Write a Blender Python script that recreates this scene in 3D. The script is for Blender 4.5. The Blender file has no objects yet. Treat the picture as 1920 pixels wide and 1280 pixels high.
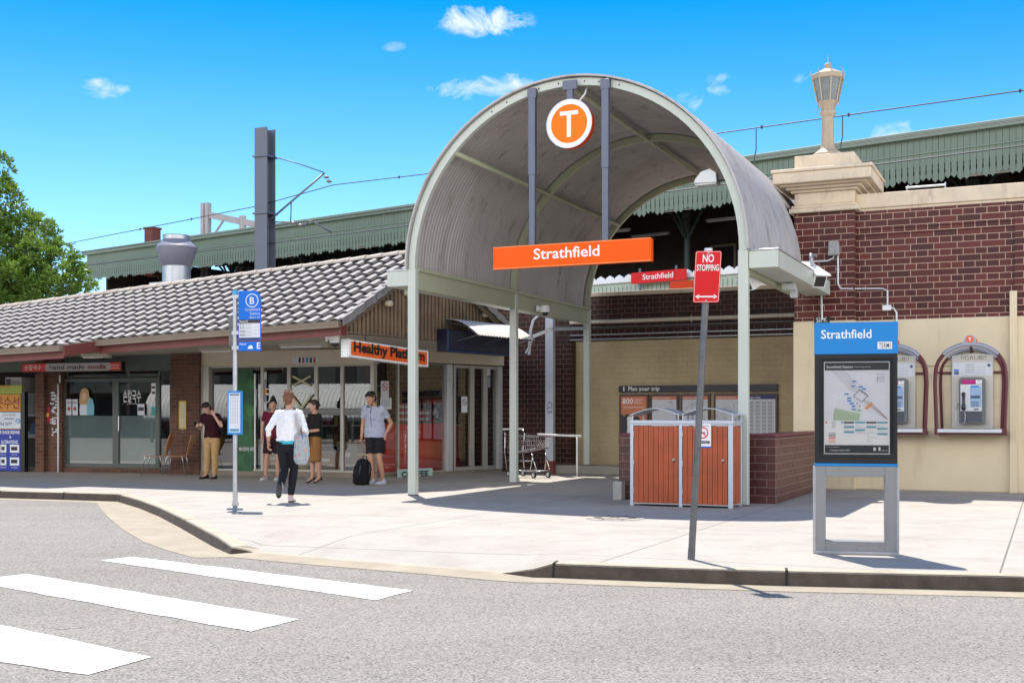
import bpy, bmesh, math, random
from math import sin, cos, pi, radians as R, sqrt, atan2
from mathutils import Vector, Matrix, noise
random.seed(7)
S = bpy.context.scene
COL = S.collection

# ---------------------------------------------------------------- camera
F, CX, HY, H = 2238.0, 960.0, 780.0, 1.35      # focal length and horizon of the photograph, eye height above the footpath
cam = bpy.data.cameras.new('camera'); co = bpy.data.objects.new('camera', cam); COL.objects.link(co)
co.location = (0, 0, H); co.rotation_euler = (R(90), 0, 0)
cam.sensor_width = 36; cam.lens = 36*F/1920; cam.shift_y = (HY-640)/1920
cam.clip_start = .1; cam.clip_end = 3000
S.camera = co

# ---------------------------------------------------------------- sky and sun
SUN = Vector((-.22, .975, 0)).normalized(); EL = R(63.3)
SUN = Vector((SUN.x*cos(EL), SUN.y*cos(EL), sin(EL)))
w = bpy.data.worlds.new('World'); S.world = w; w.use_nodes = True
nt = w.node_tree; nt.nodes.clear()
def N(nt, t, **k):
    n = nt.nodes.new(t)
    for a, b in k.items():
        if a.startswith('i_'):
            n.inputs[int(a[2:]) if a[2:].isdigit() else a[2:].replace('_', ' ')].default_value = b
        else: setattr(n, a, b)
    return n
def math_(nt, op, a, b=None, c=None, clamp=False):
    n = nt.nodes.new('ShaderNodeMath'); n.operation = op; n.use_clamp = clamp
    for i, v in enumerate((a, b, c)):
        if v is None: continue
        if isinstance(v, (int, float)): n.inputs[i].default_value = v
        else: nt.links.new(v, n.inputs[i])
    return n.outputs[0]
sky = N(nt, 'ShaderNodeTexSky', sky_type='NISHITA', sun_disc=False, sun_elevation=EL, sun_rotation=atan2(SUN.x, SUN.y),
        air_density=1.0, dust_density=.25, ozone_density=2.2, altitude=0)
SKY_STR, SUN_STR, EXPO = .12, 3.7, 1.0
hs = N(nt, 'ShaderNodeHueSaturation'); hs.inputs['Saturation'].default_value = 1.42; hs.inputs['Value'].default_value = .74
tint = N(nt, 'ShaderNodeMix', data_type='RGBA', blend_type='MULTIPLY'); tint.inputs[0].default_value = 1; tint.inputs[7].default_value = (.74, .885, 1.0, 1)
nt.links.new(sky.outputs[0], tint.inputs[6]); nt.links.new(tint.outputs[2], hs.inputs['Color'])
geo = N(nt, 'ShaderNodeNewGeometry'); tc = N(nt, 'ShaderNodeTexCoord')
sepd = N(nt, 'ShaderNodeSeparateXYZ'); nt.links.new(tc.outputs['Generated'], sepd.inputs[0])
ydir = math_(nt, 'MAXIMUM', sepd.outputs[1], .05)
az = math_(nt, 'DIVIDE', sepd.outputs[0], ydir); el = math_(nt, 'DIVIDE', sepd.outputs[2], ydir)
mp = N(nt, 'ShaderNodeMapping'); mp.inputs['Scale'].default_value = (30, 30, 44); nt.links.new(tc.outputs['Generated'], mp.inputs[0])
nz = N(nt, 'ShaderNodeTexNoise', i_Detail=12.0, i_Roughness=.60, i_Distortion=.5); nz.inputs['Scale'].default_value = 1.0; nt.links.new(mp.outputs[0], nz.inputs['Vector'])
nzb = math_(nt, 'MULTIPLY_ADD', nz.outputs[0], 6.0, -3.45)
acc = None
for (cx, cy, rx, ry, a) in ((905, 38, 84, 30, 1.0), (890, 166, 75, 22, .8), (965, 158, 50, 22, .6), (1352, 160, 30, 22, .55), (1285, 185, 32, 26, .6),
                            (1497, 147, 30, 12, .4), (1690, 252, 62, 22, .85), (205, 165, 52, 18, .6), (740, 88, 22, 9, .25)):
    dx = math_(nt, 'DIVIDE', math_(nt, 'SUBTRACT', az, (cx-CX)/F), rx/F*1.25)
    dy = math_(nt, 'DIVIDE', math_(nt, 'SUBTRACT', el, (HY-cy)/F), ry/F*1.25)
    d2 = math_(nt, 'ADD', math_(nt, 'MULTIPLY', dx, dx), math_(nt, 'MULTIPLY', dy, dy))
    mk = math_(nt, 'SUBTRACT', 1.0, d2)
    v = math_(nt, 'MULTIPLY', math_(nt, 'ADD', mk, nzb), a, clamp=True)
    v = math_(nt, 'MULTIPLY', v, math_(nt, 'MULTIPLY', mk, 2.0, clamp=True), clamp=True)
    acc = v if acc is None else math_(nt, 'MAXIMUM', acc, v)
acc = math_(nt, 'MULTIPLY', acc, .80)
hs2 = N(nt, 'ShaderNodeHueSaturation'); hs2.inputs['Saturation'].default_value = 1.12; hs2.inputs['Value'].default_value = 1.0; nt.links.new(tint.outputs[2], hs2.inputs['Color'])
hm = N(nt, 'ShaderNodeMix', data_type='RGBA'); nt.links.new(math_(nt, 'MULTIPLY_ADD', sepd.outputs[2], 3.6, -.20, clamp=True), hm.inputs[0]); nt.links.new(hs2.outputs[0], hm.inputs[6]); nt.links.new(hs.outputs[0], hm.inputs[7])
mx = N(nt, 'ShaderNodeMix', data_type='RGBA'); nt.links.new(acc, mx.inputs[0]); nt.links.new(hm.outputs[2], mx.inputs[6]); mx.inputs[7].default_value = (4.6, 4.8, 5.1, 1)
# unseen bright cloud added behind the camera to fill the shaded facades
mp2 = N(nt, 'ShaderNodeMapping'); mp2.inputs['Scale'].default_value = (2.2, 2.2, 4.5); nt.links.new(tc.outputs['Generated'], mp2.inputs[0])
nc = N(nt, 'ShaderNodeTexNoise', i_Detail=9.0, i_Roughness=.55); nc.inputs['Scale'].default_value = 1.0; nt.links.new(mp2.outputs[0], nc.inputs['Vector'])
back = math_(nt, 'MULTIPLY_ADD', sepd.outputs[1], -3.0, -.15, clamp=True)
back = math_(nt, 'MULTIPLY', back, math_(nt, 'MULTIPLY_ADD', sepd.outputs[2], -2.6, 1.95, clamp=True))   # added bank kept low, so its fill favours walls over ground
cm = math_(nt, 'MULTIPLY', math_(nt, 'MULTIPLY_ADD', nc.outputs[0], 5.0, -1.8, clamp=True), back)
mxc = N(nt, 'ShaderNodeMix', data_type='RGBA'); nt.links.new(cm, mxc.inputs[0]); nt.links.new(mx.outputs[2], mxc.inputs[6]); mxc.inputs[7].default_value = (17.0, 16.6, 16.4, 1)
bg = N(nt, 'ShaderNodeBackground'); bg.inputs[1].default_value = SKY_STR
nt.links.new(mxc.outputs[2], bg.inputs[0])
wo = N(nt, 'ShaderNodeOutputWorld'); nt.links.new(bg.outputs[0], wo.inputs[0])
sl = bpy.data.lights.new('sun', 'SUN'); sl.energy = SUN_STR; sl.angle = R(.5); sl.color = (1, .95, .87)
so = bpy.data.objects.new('sun', sl); COL.objects.link(so); so.rotation_euler = SUN.to_track_quat('Z', 'Y').to_euler()
vs = S.view_settings; vs.view_transform = 'Standard'; vs.look = 'None'; vs.exposure = EXPO; vs.gamma = 1
S.cycles.max_bounces = 8; S.cycles.transparent_max_bounces = 12; S.cycles.use_denoising = True
S.cycles.sample_clamp_indirect = 4

# ---------------------------------------------------------------- measuring helpers: rays of the photograph met with real planes
def G(x, y, z=0):
    d = F*(H-z)/(y-HY); return Vector(((x-CX)*d/F, d, z))
def D(x, y, d): return Vector(((x-CX)*d/F, d, H+(HY-y)*d/F))
class Fr:
    def __init__(s, o, ang):
        s.o = Vector((o[0], o[1])); s.a = ang; a = R(ang); s.x = Vector((cos(a), sin(a))); s.y = Vector((-sin(a), cos(a)))
    def loc(s, x, y, off=0):
        r = Vector(((x-CX)/F, 1)); t = (off+s.o.dot(s.y))/r.dot(s.y); p = r*t-s.o
        return p.dot(s.x), H+(HY-y)/F*t
    def X(s, x, off=0): return s.loc(x, 0, off)[0]
    def Z(s, x, y, off=0): return s.loc(x, y, off)[1]
    def rect(s, x0, y0, x1, y1, off=0):
        xm = (x0+x1)/2
        return s.X(x0, off), s.X(x1, off), s.Z(xm, y1, off), s.Z(xm, y0, off)
    def w(s, lx, ly, lz=0): p = s.o+s.x*lx+s.y*ly; return Vector((p.x, p.y, lz))
    def inv(s, p): q = Vector((p[0], p[1]))-s.o; return Vector((q.dot(s.x), q.dot(s.y), p[2]))
W = Fr((0, 0), 0)

# ---------------------------------------------------------------- object helpers
ORG = {}
def meta(o, label=None, cat=None, group=None, kind=None):
    if label: o['label'] = label
    if cat: o['category'] = cat
    if group: o['group'] = group
    if kind: o['kind'] = kind
    return o
def thing(name, label, cat, fr=W, at=(0, 0, 0), group=None, rz=0):
    o = bpy.data.objects.new(name, None); COL.objects.link(o)
    o.empty_display_size = .2
    o.location = fr.w(*at); o.rotation_euler = (0, 0, R(fr.a+rz)); ORG[o.name] = Vector(at)
    return meta(o, label, cat, group)
_txt = {}
def text_data(s, sp=1.0, bold=0):
    if (s, sp, bold) in _txt: return _txt[s, sp, bold]
    c = bpy.data.curves.new('lettering', 'FONT'); c.body = s; c.space_character = sp; c.resolution_u = 3; c.offset = bold*.32
    o = bpy.data.objects.new('lettering', c); COL.objects.link(o)
    bpy.context.view_layer.update()
    me = bpy.data.meshes.new_from_object(o.evaluated_get(bpy.context.evaluated_depsgraph_get()))
    v = [(p.co.x/.682, p.co.y/.682) for p in me.vertices]; f = [tuple(p.vertices) for p in me.polygons]
    bpy.data.objects.remove(o); bpy.data.curves.remove(c); bpy.data.meshes.remove(me)
    _txt[s, sp, bold] = (v, f); return v, f
class MB:
    def __init__(s): s.v = []; s.f = []; s.m = []
    def add(s, vs, fs, m=0):
        k = len(s.v); s.v += [tuple(p) for p in vs]
        for f in fs: s.f.append(tuple(i+k for i in f)); s.m.append(m)
        return s
    def box(s, x0, x1, y0, y1, z0, z1, m=0):
        x0, x1 = sorted((x0, x1)); y0, y1 = sorted((y0, y1)); z0, z1 = sorted((z0, z1))
        v = [(x, y, z) for z in (z0, z1) for y in (y0, y1) for x in (x0, x1)]
        return s.add(v, [(0, 2, 3, 1), (4, 5, 7, 6), (0, 1, 5, 4), (2, 6, 7, 3), (0, 4, 6, 2), (1, 3, 7, 5)], m)
    def obox(s, c, size, mat=None, m=0):
        mat = mat or Matrix(); c = Vector(c); h = [q/2 for q in size]
        v = [c+(mat.to_3x3() @ Vector((x*h[0], y*h[1], z*h[2]))) for z in (-1, 1) for y in (-1, 1) for x in (-1, 1)]
        return s.add(v, [(0, 2, 3, 1), (4, 5, 7, 6), (0, 1, 5, 4), (2, 6, 7, 3), (0, 4, 6, 2), (1, 3, 7, 5)], m)
    def quad(s, a, b, c, d, m=0): return s.add([a, b, c, d], [(0, 1, 2, 3)], m)
    def poly(s, pts, m=0): return s.add(pts, [tuple(range(len(pts)))], m)
    def slab(s, pts, th, m=0):
        """polygon pts extruded by the vector th"""
        n = len(pts); th = Vector(th); v = [Vector(p) for p in pts]; v += [p+th for p in v]
        return s.add(v, [tuple(range(n))[::-1], tuple(range(n, 2*n))]+[(i, (i+1) % n, n+(i+1) % n, n+i) for i in range(n)], m)
    def tube(s, pts, r, n=8, m=0, cap=True, closed=False):
        pts = [Vector(p) for p in pts]; k = len(pts); rs = r if isinstance(r, (list, tuple)) else [r]*k
        vs = []; up = None
        for i, p in enumerate(pts):
            a = pts[i-1] if (i or closed) else p; b = pts[(i+1) % k] if (i < k-1 or closed) else p
            t = (b-a).normalized() if (b-a).length > 1e-9 else Vector((0, 0, 1))
            if up is None: up = Vector((0, 0, 1)) if abs(t.z) < .9 else Vector((1, 0, 0))
            x = t.cross(up).normalized(); y = x.cross(t).normalized(); up = y
            for j in range(n):
                q = 2*pi*j/n+pi/n; vs.append(p+(x*cos(q)+y*sin(q))*rs[i])
        fs = [(i*n+j, i*n+(j+1) % n, ((i+1) % k)*n+(j+1) % n, ((i+1) % k)*n+j) for i in range(k if closed else k-1) for j in range(n)]
        if cap and not closed: fs += [tuple(range(n))[::-1], tuple(range((k-1)*n, k*n))]
        return s.add(vs, fs, m)
    def lathe(s, prof, c=(0, 0, 0), n=16, m=0, a0=0):
        vs = [(c[0]+r*cos(a0+2*pi*j/n), c[1]+r*sin(a0+2*pi*j/n), c[2]+z) for r, z in prof for j in range(n)]
        fs = [(i*n+j, i*n+(j+1) % n, (i+1)*n+(j+1) % n, (i+1)*n+j) for i in range(len(prof)-1) for j in range(n)]
        return s.add(vs, fs+[tuple(range(n))[::-1], tuple(range((len(prof)-1)*n, len(prof)*n))], m)
    def loft(s, secs, n=16, m=0, cap=True):
        """secs: (centre, rx, ry, right vector, front vector)"""
        vs = []
        for c, rx, ry, ax, ay in secs:
            for j in range(n):
                q = 2*pi*j/n; vs.append(Vector(c)+Vector(ax)*rx*cos(q)+Vector(ay)*ry*sin(q))
        k = len(secs); fs = [(i*n+j, i*n+(j+1) % n, (i+1)*n+(j+1) % n, (i+1)*n+j) for i in range(k-1) for j in range(n)]
        if cap: fs += [tuple(range(n))[::-1], tuple(range((k-1)*n, k*n))]
        return s.add(vs, fs, m)
    def disc(s, c, r, y, m=0, n=32, r2=0, rx=1):
        """disc or ring facing -y"""
        o = [(c[0]+r*rx*cos(2*pi*j/n), y, c[1]+r*sin(2*pi*j/n)) for j in range(n)]
        if not r2: return s.add(o, [tuple(range(n))], m)
        o += [(c[0]+r2*rx*cos(2*pi*j/n), y, c[1]+r2*sin(2*pi*j/n)) for j in range(n)]
        return s.add(o, [(j, (j+1) % n, n+(j+1) % n, n+j) for j in range(n)], m)
    def text(s, t, x, z, h, y, m=0, align='C', wid=None, ux=(1, 0, 0), uz=(0, 0, 1), o=None, bold=0, sp=1.0, maxw=None):
        """lettering h metres tall whose baseline is at z; by default on a plane facing -y"""
        v, f = text_data(t, sp, bold); x0 = min(p[0] for p in v); x1 = max(p[0] for p in v); wd = (x1-x0)*h
        sx = (wid/wd) if wid else 1
        if maxw and wd > maxw: sx = maxw/wd
        off = {'C': -(x1-x0)/2-x0, 'L': -x0, 'R': -x1}[align]
        base = Vector(o) if o is not None else Vector((x, y, z)); ux = Vector(ux); uz = Vector(uz); nn = ux.cross(uz)
        s.add([base+ux*((p[0]+off)*h*sx)+uz*(p[1]*h) for p in v], f, m)
        return s
    def build(s, name, mats, par=None, fr=None, at=None, smooth=False, bevel=0, label=None, cat=None, group=None, kind=None, solid=0, ang=None):
        me = bpy.data.meshes.new(name); org = ORG[par.name] if par is not None else Vector(at or (0, 0, 0))
        me.from_pydata([(p[0]-org[0], p[1]-org[1], p[2]-org[2]) for p in s.v], [], s.f)
        if not isinstance(mats, (list, tuple)): mats = [mats]
        for q in mats: me.materials.append(q)
        me.polygons.foreach_set('material_index', s.m)
        me.update()
        uv = me.uv_layers.new(name='metres'); Z = Vector((0, 0, 1)); dat = [0.0]*(2*len(me.loops))
        for p in me.polygons:
            n = p.normal
            if abs(n.z) > .95: tx, ty = Vector((1, 0, 0)), Vector((0, 1, 0))
            else: tx = Z.cross(n).normalized(); ty = n.cross(tx)
            for li in p.loop_indices:
                c = me.vertices[me.loops[li].vertex_index].co+org; dat[2*li] = c.dot(tx); dat[2*li+1] = c.dot(ty)
        uv.data.foreach_set('uv', dat)
        if smooth:
            me.polygons.foreach_set('use_smooth', [True]*len(me.polygons))
            if ang: me.set_sharp_from_angle(angle=R(ang))
        o = bpy.data.objects.new(name, me); COL.objects.link(o); ORG[o.name] = org
        if par is not None: o.parent = par
        else:
            f2 = fr or W; o.location = f2.w(*org); o.rotation_euler = (0, 0, R(f2.a))
        if bevel:
            b = o.modifiers.new('bevel', 'BEVEL'); b.width = bevel; b.segments = 1; b.limit_method = 'ANGLE'; b.angle_limit = R(40)
        if solid:
            b = o.modifiers.new('thickness', 'SOLIDIFY'); b.thickness = solid
        return meta(o, label, cat, group, kind)
def copy_tree(o, parent=None):
    c = o.copy(); COL.objects.link(c); c.parent = parent; ORG[c.name] = ORG[o.name]
    for ch in o.children: copy_tree(ch, c)
    return c

# ---------------------------------------------------------------- materials
_m = {}
def M(name, col, rough=.6, metal=0, var=.10, vs=2.5, bump=0, bs=60, spec=.5, dirt=0, dcol=(.05, .04, .03), ds=1.2, emit=0, coat=0):
    if name in _m: return _m[name]
    m = bpy.data.materials.new(name); m.use_nodes = True; t = m.node_tree; b = t.nodes['Principled BSDF']; _m[name] = m
    b.inputs['Roughness'].default_value = rough; b.inputs['Metallic'].default_value = metal
    b.inputs['Specular IOR Level'].default_value = spec
    if coat: b.inputs['Coat Weight'].default_value = coat; b.inputs['Coat Roughness'].default_value = .12
    tc = N(t, 'ShaderNodeTexCoord')
    n1 = N(t, 'ShaderNodeTexNoise', i_Detail=6.0, i_Roughness=.6); n1.inputs['Scale'].default_value = vs; t.links.new(tc.outputs['Object'], n1.inputs['Vector'])
    mx = N(t, 'ShaderNodeMix', data_type='RGBA'); t.links.new(math_(t, 'MULTIPLY_ADD', n1.outputs[0], 2.2, -.6, clamp=True), mx.inputs[0])
    mx.inputs[6].default_value = (*[c*(1-var) for c in col], 1); mx.inputs[7].default_value = (*[min(1, c*(1+var)) for c in col], 1)
    out = mx.outputs[2]
    if dirt:
        mp = N(t, 'ShaderNodeMapping'); mp.inputs['Scale'].default_value = (ds*3, ds*3, ds*.8); t.links.new(tc.outputs['Object'], mp.inputs[0])
        n2 = N(t, 'ShaderNodeTexNoise', i_Detail=8.0, i_Roughness=.7); n2.inputs['Scale'].default_value = 1.6; t.links.new(mp.outputs[0], n2.inputs['Vector'])
        m2 = N(t, 'ShaderNodeMix', data_type='RGBA')
        t.links.new(math_(t, 'MULTIPLY', math_(t, 'MULTIPLY_ADD', n2.outputs[0], 5, -2.7, clamp=True), dirt), m2.inputs[0])
        t.links.new(out, m2.inputs[6]); m2.inputs[7].default_value = (*dcol, 1); out = m2.outputs[2]
    t.links.new(out, b.inputs['Base Color'])
    if bump:
        n3 = N(t, 'ShaderNodeTexNoise', i_Detail=4.0); n3.inputs['Scale'].default_value = bs; t.links.new(tc.outputs['Object'], n3.inputs['Vector'])
        bp = N(t, 'ShaderNodeBump', i_Strength=bump, i_Distance=.01); t.links.new(n3.outputs[0], bp.inputs['Height']); t.links.new(bp.outputs[0], b.inputs['Normal'])
    if emit:
        b.inputs['Emission Color'].default_value = (*col, 1); b.inputs['Emission Strength'].default_value = emit
    return m
def BR(name, c1, c2, mortar, bw=.30, bh=.1, ms=.008, squash=1, bump=.5, rough=.5, stain=0, offs=.5, spec=.5, scol=(.03, .02, .02)):
    m = bpy.data.materials.new(name); m.use_nodes = True; t = m.node_tree; b = t.nodes['Principled BSDF']; _m[name] = m
    tc = N(t, 'ShaderNodeTexCoord'); br = N(t, 'ShaderNodeTexBrick', offset=offs, squash=squash, squash_frequency=2)
    t.links.new(tc.outputs['UV'], br.inputs['Vector'])
    br.inputs['Scale'].default_value = 1; br.inputs['Brick Width'].default_value = bw; br.inputs['Row Height'].default_value = bh
    br.inputs['Mortar Size'].default_value = ms; br.inputs['Mortar Smooth'].default_value = .15; br.inputs['Bias'].default_value = 0
    br.inputs['Color1'].default_value = (*c1, 1); br.inputs['Color2'].default_value = (*c2, 1); br.inputs['Mortar'].default_value = (*mortar, 1)
    n1 = N(t, 'ShaderNodeTexNoise', i_Detail=7.0, i_Roughness=.65); n1.inputs['Scale'].default_value = 1.3; t.links.new(tc.outputs['UV'], n1.inputs['Vector'])
    n2 = N(t, 'ShaderNodeTexNoise', i_Detail=5.0); n2.inputs['Scale'].default_value = 26; t.links.new(tc.outputs['UV'], n2.inputs['Vector'])
    k = math_(t, 'ADD', math_(t, 'MULTIPLY', n1.outputs[0], .7), math_(t, 'MULTIPLY', n2.outputs[0], .5))
    k = math_(t, 'ADD', k, .42)
    vm = N(t, 'ShaderNodeVectorMath', operation='SCALE'); t.links.new(br.outputs[0], vm.inputs[0]); t.links.new(k, vm.inputs['Scale'])
    out = vm.outputs[0]
    if stain:
        m2 = N(t, 'ShaderNodeMix', data_type='RGBA'); mp = N(t, 'ShaderNodeMapping'); mp.inputs['Scale'].default_value = (1.5, .45, 1); t.links.new(tc.outputs['UV'], mp.inputs[0])
        n4 = N(t, 'ShaderNodeTexNoise', i_Detail=8.0, i_Roughness=.7); n4.inputs['Scale'].default_value = 1.7; t.links.new(mp.outputs[0], n4.inputs['Vector'])
        t.links.new(math_(t, 'MULTIPLY', math_(t, 'MULTIPLY_ADD', n4.outputs[0], 5, -2.6, clamp=True), stain), m2.inputs[0]); t.links.new(out, m2.inputs[6]); m2.inputs[7].default_value = (*scol, 1); out = m2.outputs[2]
    t.links.new(out, b.inputs['Base Color']); b.inputs['Roughness'].default_value = rough; b.inputs['Specular IOR Level'].default_value = spec
    hgt = math_(t, 'ADD', math_(t, 'MULTIPLY', br.outputs['Fac'], -1), math_(t, 'MULTIPLY', n2.outputs[0], .35))
    bp = N(t, 'ShaderNodeBump', i_Strength=bump, i_Distance=.012); t.links.new(hgt, bp.inputs['Height']); t.links.new(bp.outputs[0], b.inputs['Normal'])
    return m
def GLASS(name, tint=(.75, .8, .78), refl=.1, rough=.0):
    m = bpy.data.materials.new(name); m.use_nodes = True; t = m.node_tree; t.nodes.clear(); _m[name] = m
    tr = N(t, 'ShaderNodeBsdfTransparent'); tr.inputs[0].default_value = (*tint, 1)
    gl = N(t, 'ShaderNodeBsdfGlossy'); gl.inputs['Roughness'].default_value = rough; gl.inputs[0].default_value = (1, 1, 1, 1)
    fr = N(t, 'ShaderNodeFresnel'); fr.inputs[0].default_value = 1.5
    mx = N(t, 'ShaderNodeMixShader'); t.links.new(math_(t, 'ADD', fr.outputs[0], refl, clamp=True), mx.inputs[0])
    t.links.new(tr.outputs[0], mx.inputs[1]); t.links.new(gl.outputs[0], mx.inputs[2])
    o = N(t, 'ShaderNodeOutputMaterial'); t.links.new(mx.outputs[0], o.inputs[0]); return m

def ground_mat(name, col, spk, speck_scale, rough=.9, patch=.1, bump=.4, joints=False, ang=0, cracks=False):
    m = bpy.data.materials.new(name); m.use_nodes = True; t = m.node_tree; b = t.nodes['Principled BSDF']; _m[name] = m
    tc = N(t, 'ShaderNodeTexCoord'); b.inputs['Roughness'].default_value = rough; b.inputs['Specular IOR Level'].default_value = .25
    a = N(t, 'ShaderNodeTexNoise', i_Detail=8.0, i_Roughness=.6); a.inputs['Scale'].default_value = .45; t.links.new(tc.outputs['Object'], a.inputs['Vector'])
    c = N(t, 'ShaderNodeTexVoronoi'); c.inputs['Scale'].default_value = speck_scale; t.links.new(tc.outputs['Object'], c.inputs['Vector'])
    c2 = N(t, 'ShaderNodeTexNoise', i_Detail=3.0, i_Roughness=.7); c2.inputs['Scale'].default_value = speck_scale*.5; t.links.new(tc.outputs['Object'], c2.inputs['Vector'])
    sp = N(t, 'ShaderNodeSeparateColor'); t.links.new(c.outputs['Color'], sp.inputs[0])
    k = math_(t, 'ADD', math_(t, 'MULTIPLY_ADD', sp.outputs[0], 2*spk, 1-spk), math_(t, 'MULTIPLY_ADD', a.outputs[0], 2*patch, -patch))
    k = math_(t, 'ADD', k, math_(t, 'MULTIPLY_ADD', c2.outputs[0], 3*spk, -1.5*spk))
    rgb = N(t, 'ShaderNodeRGB'); rgb.outputs[0].default_value = (*col, 1)
    vm = N(t, 'ShaderNodeVectorMath', operation='SCALE'); 
    if cracks: k = math_(t, 'SUBTRACT', k, math_(t, 'MULTIPLY', math_(t, 'LESS_THAN', sp.outputs[1], .22), .38))     # open pits between the stones
    t.links.new(rgb.outputs[0], vm.inputs[0]); t.links.new(k, vm.inputs['Scale']); out = vm.outputs[0]
    hgt = math_(t, 'ADD', c.outputs['Distance'], c2.outputs[0])
    if cracks:      # hairline cracks, old sealed patches and faint oil along the lane
        w1 = N(t, 'ShaderNodeTexNoise', i_Detail=5.0); w1.inputs['Scale'].default_value = 1.6; t.links.new(tc.outputs['Object'], w1.inputs['Vector'])
        va = N(t, 'ShaderNodeVectorMath', operation='MULTIPLY_ADD'); t.links.new(w1.outputs['Color'], va.inputs[0]); va.inputs[1].default_value = (.9, .9, .9); t.links.new(tc.outputs['Object'], va.inputs[2])
        ve = N(t, 'ShaderNodeTexVoronoi', feature='DISTANCE_TO_EDGE'); ve.inputs['Scale'].default_value = .42; t.links.new(va.outputs[0], ve.inputs['Vector'])
        mk_ = math_(t, 'MULTIPLY', math_(t, 'LESS_THAN', ve.outputs['Distance'], .0035), math_(t, 'MULTIPLY_ADD', a.outputs[0], 6, -3.0, clamp=True))
        mc_ = N(t, 'ShaderNodeMix', data_type='RGBA'); t.links.new(math_(t, 'MULTIPLY', mk_, .7), mc_.inputs[0]); t.links.new(out, mc_.inputs[6]); mc_.inputs[7].default_value = (.05, .045, .04, 1); out = mc_.outputs[2]
        mp = N(t, 'ShaderNodeMapping'); mp.inputs['Rotation'].default_value = (0, 0, R(6)); mp.inputs['Scale'].default_value = (.12, .9, 1); t.links.new(tc.outputs['Object'], mp.inputs[0])
        a3 = N(t, 'ShaderNodeTexNoise', i_Detail=6.0, i_Roughness=.6); a3.inputs['Scale'].default_value = 1.0; t.links.new(mp.outputs[0], a3.inputs['Vector'])
        m5 = N(t, 'ShaderNodeMix', data_type='RGBA'); t.links.new(math_(t, 'MULTIPLY_ADD', a3.outputs[0], 2.2, -1.0, clamp=True), m5.inputs[0]); t.links.new(out, m5.inputs[6])
        vd = N(t, 'ShaderNodeVectorMath', operation='SCALE'); t.links.new(out, vd.inputs[0]); vd.inputs['Scale'].default_value = .80; t.links.new(vd.outputs[0], m5.inputs[7]); out = m5.outputs[2]
    if joints:
        mp = N(t, 'ShaderNodeMapping'); mp.inputs['Rotation'].default_value = (0, 0, R(ang)); mp.inputs['Location'].default_value = joints; t.links.new(tc.outputs['Object'], mp.inputs[0])
        br = N(t, 'ShaderNodeTexBrick', offset=0.0); br.inputs['Scale'].default_value = 1; br.inputs['Brick Width'].default_value = 3.4; br.inputs['Row Height'].default_value = 3.1
        br.inputs['Mortar Size'].default_value = .0085; br.inputs['Mortar Smooth'].default_value = 0; t.links.new(mp.outputs[0], br.inputs['Vector'])
        m2 = N(t, 'ShaderNodeMix', data_type='RGBA'); t.links.new(math_(t, 'MULTIPLY', br.outputs['Fac'], .75), m2.inputs[0]); t.links.new(out, m2.inputs[6]); m2.inputs[7].default_value = (.07, .06, .05, 1); out = m2.outputs[2]
        # gum spots and small stains
        vo = N(t, 'ShaderNodeTexVoronoi'); vo.inputs['Scale'].default_value = 2.6; vo.inputs['Randomness'].default_value = 1; t.links.new(tc.outputs['Object'], vo.inputs['Vector'])
        sc = N(t, 'ShaderNodeSeparateColor'); t.links.new(vo.outputs['Color'], sc.inputs[0])
        msk = math_(t, 'MULTIPLY', math_(t, 'LESS_THAN', vo.outputs['Distance'], math_(t, 'MULTIPLY', sc.outputs[0], .05)), .45)
        m3 = N(t, 'ShaderNodeMix', data_type='RGBA'); t.links.new(msk, m3.inputs[0]); t.links.new(out, m3.inputs[6]); m3.inputs[7].default_value = (.12, .09, .08, 1); out = m3.outputs[2]
        a2 = N(t, 'ShaderNodeTexNoise', i_Detail=10.0, i_Roughness=.7); a2.inputs['Scale'].default_value = 1.4; t.links.new(tc.outputs['Object'], a2.inputs['Vector'])
        m4 = N(t, 'ShaderNodeMix', data_type='RGBA'); t.links.new(math_(t, 'MULTIPLY_ADD', a2.outputs[0], 2.4, -1.1, clamp=True), m4.inputs[0]); t.links.new(out, m4.inputs[6]); m4.inputs[7].default_value = (col[0]*.72, col[1]*.68, col[2]*.64, 1); out = m4.outputs[2]
    t.links.new(out, b.inputs['Base Color'])
    bp = N(t, 'ShaderNodeBump', i_Strength=bump, i_Distance=.006); t.links.new(hgt, bp.inputs['Height']); t.links.new(bp.outputs[0], b.inputs['Normal'])
    return m

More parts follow.
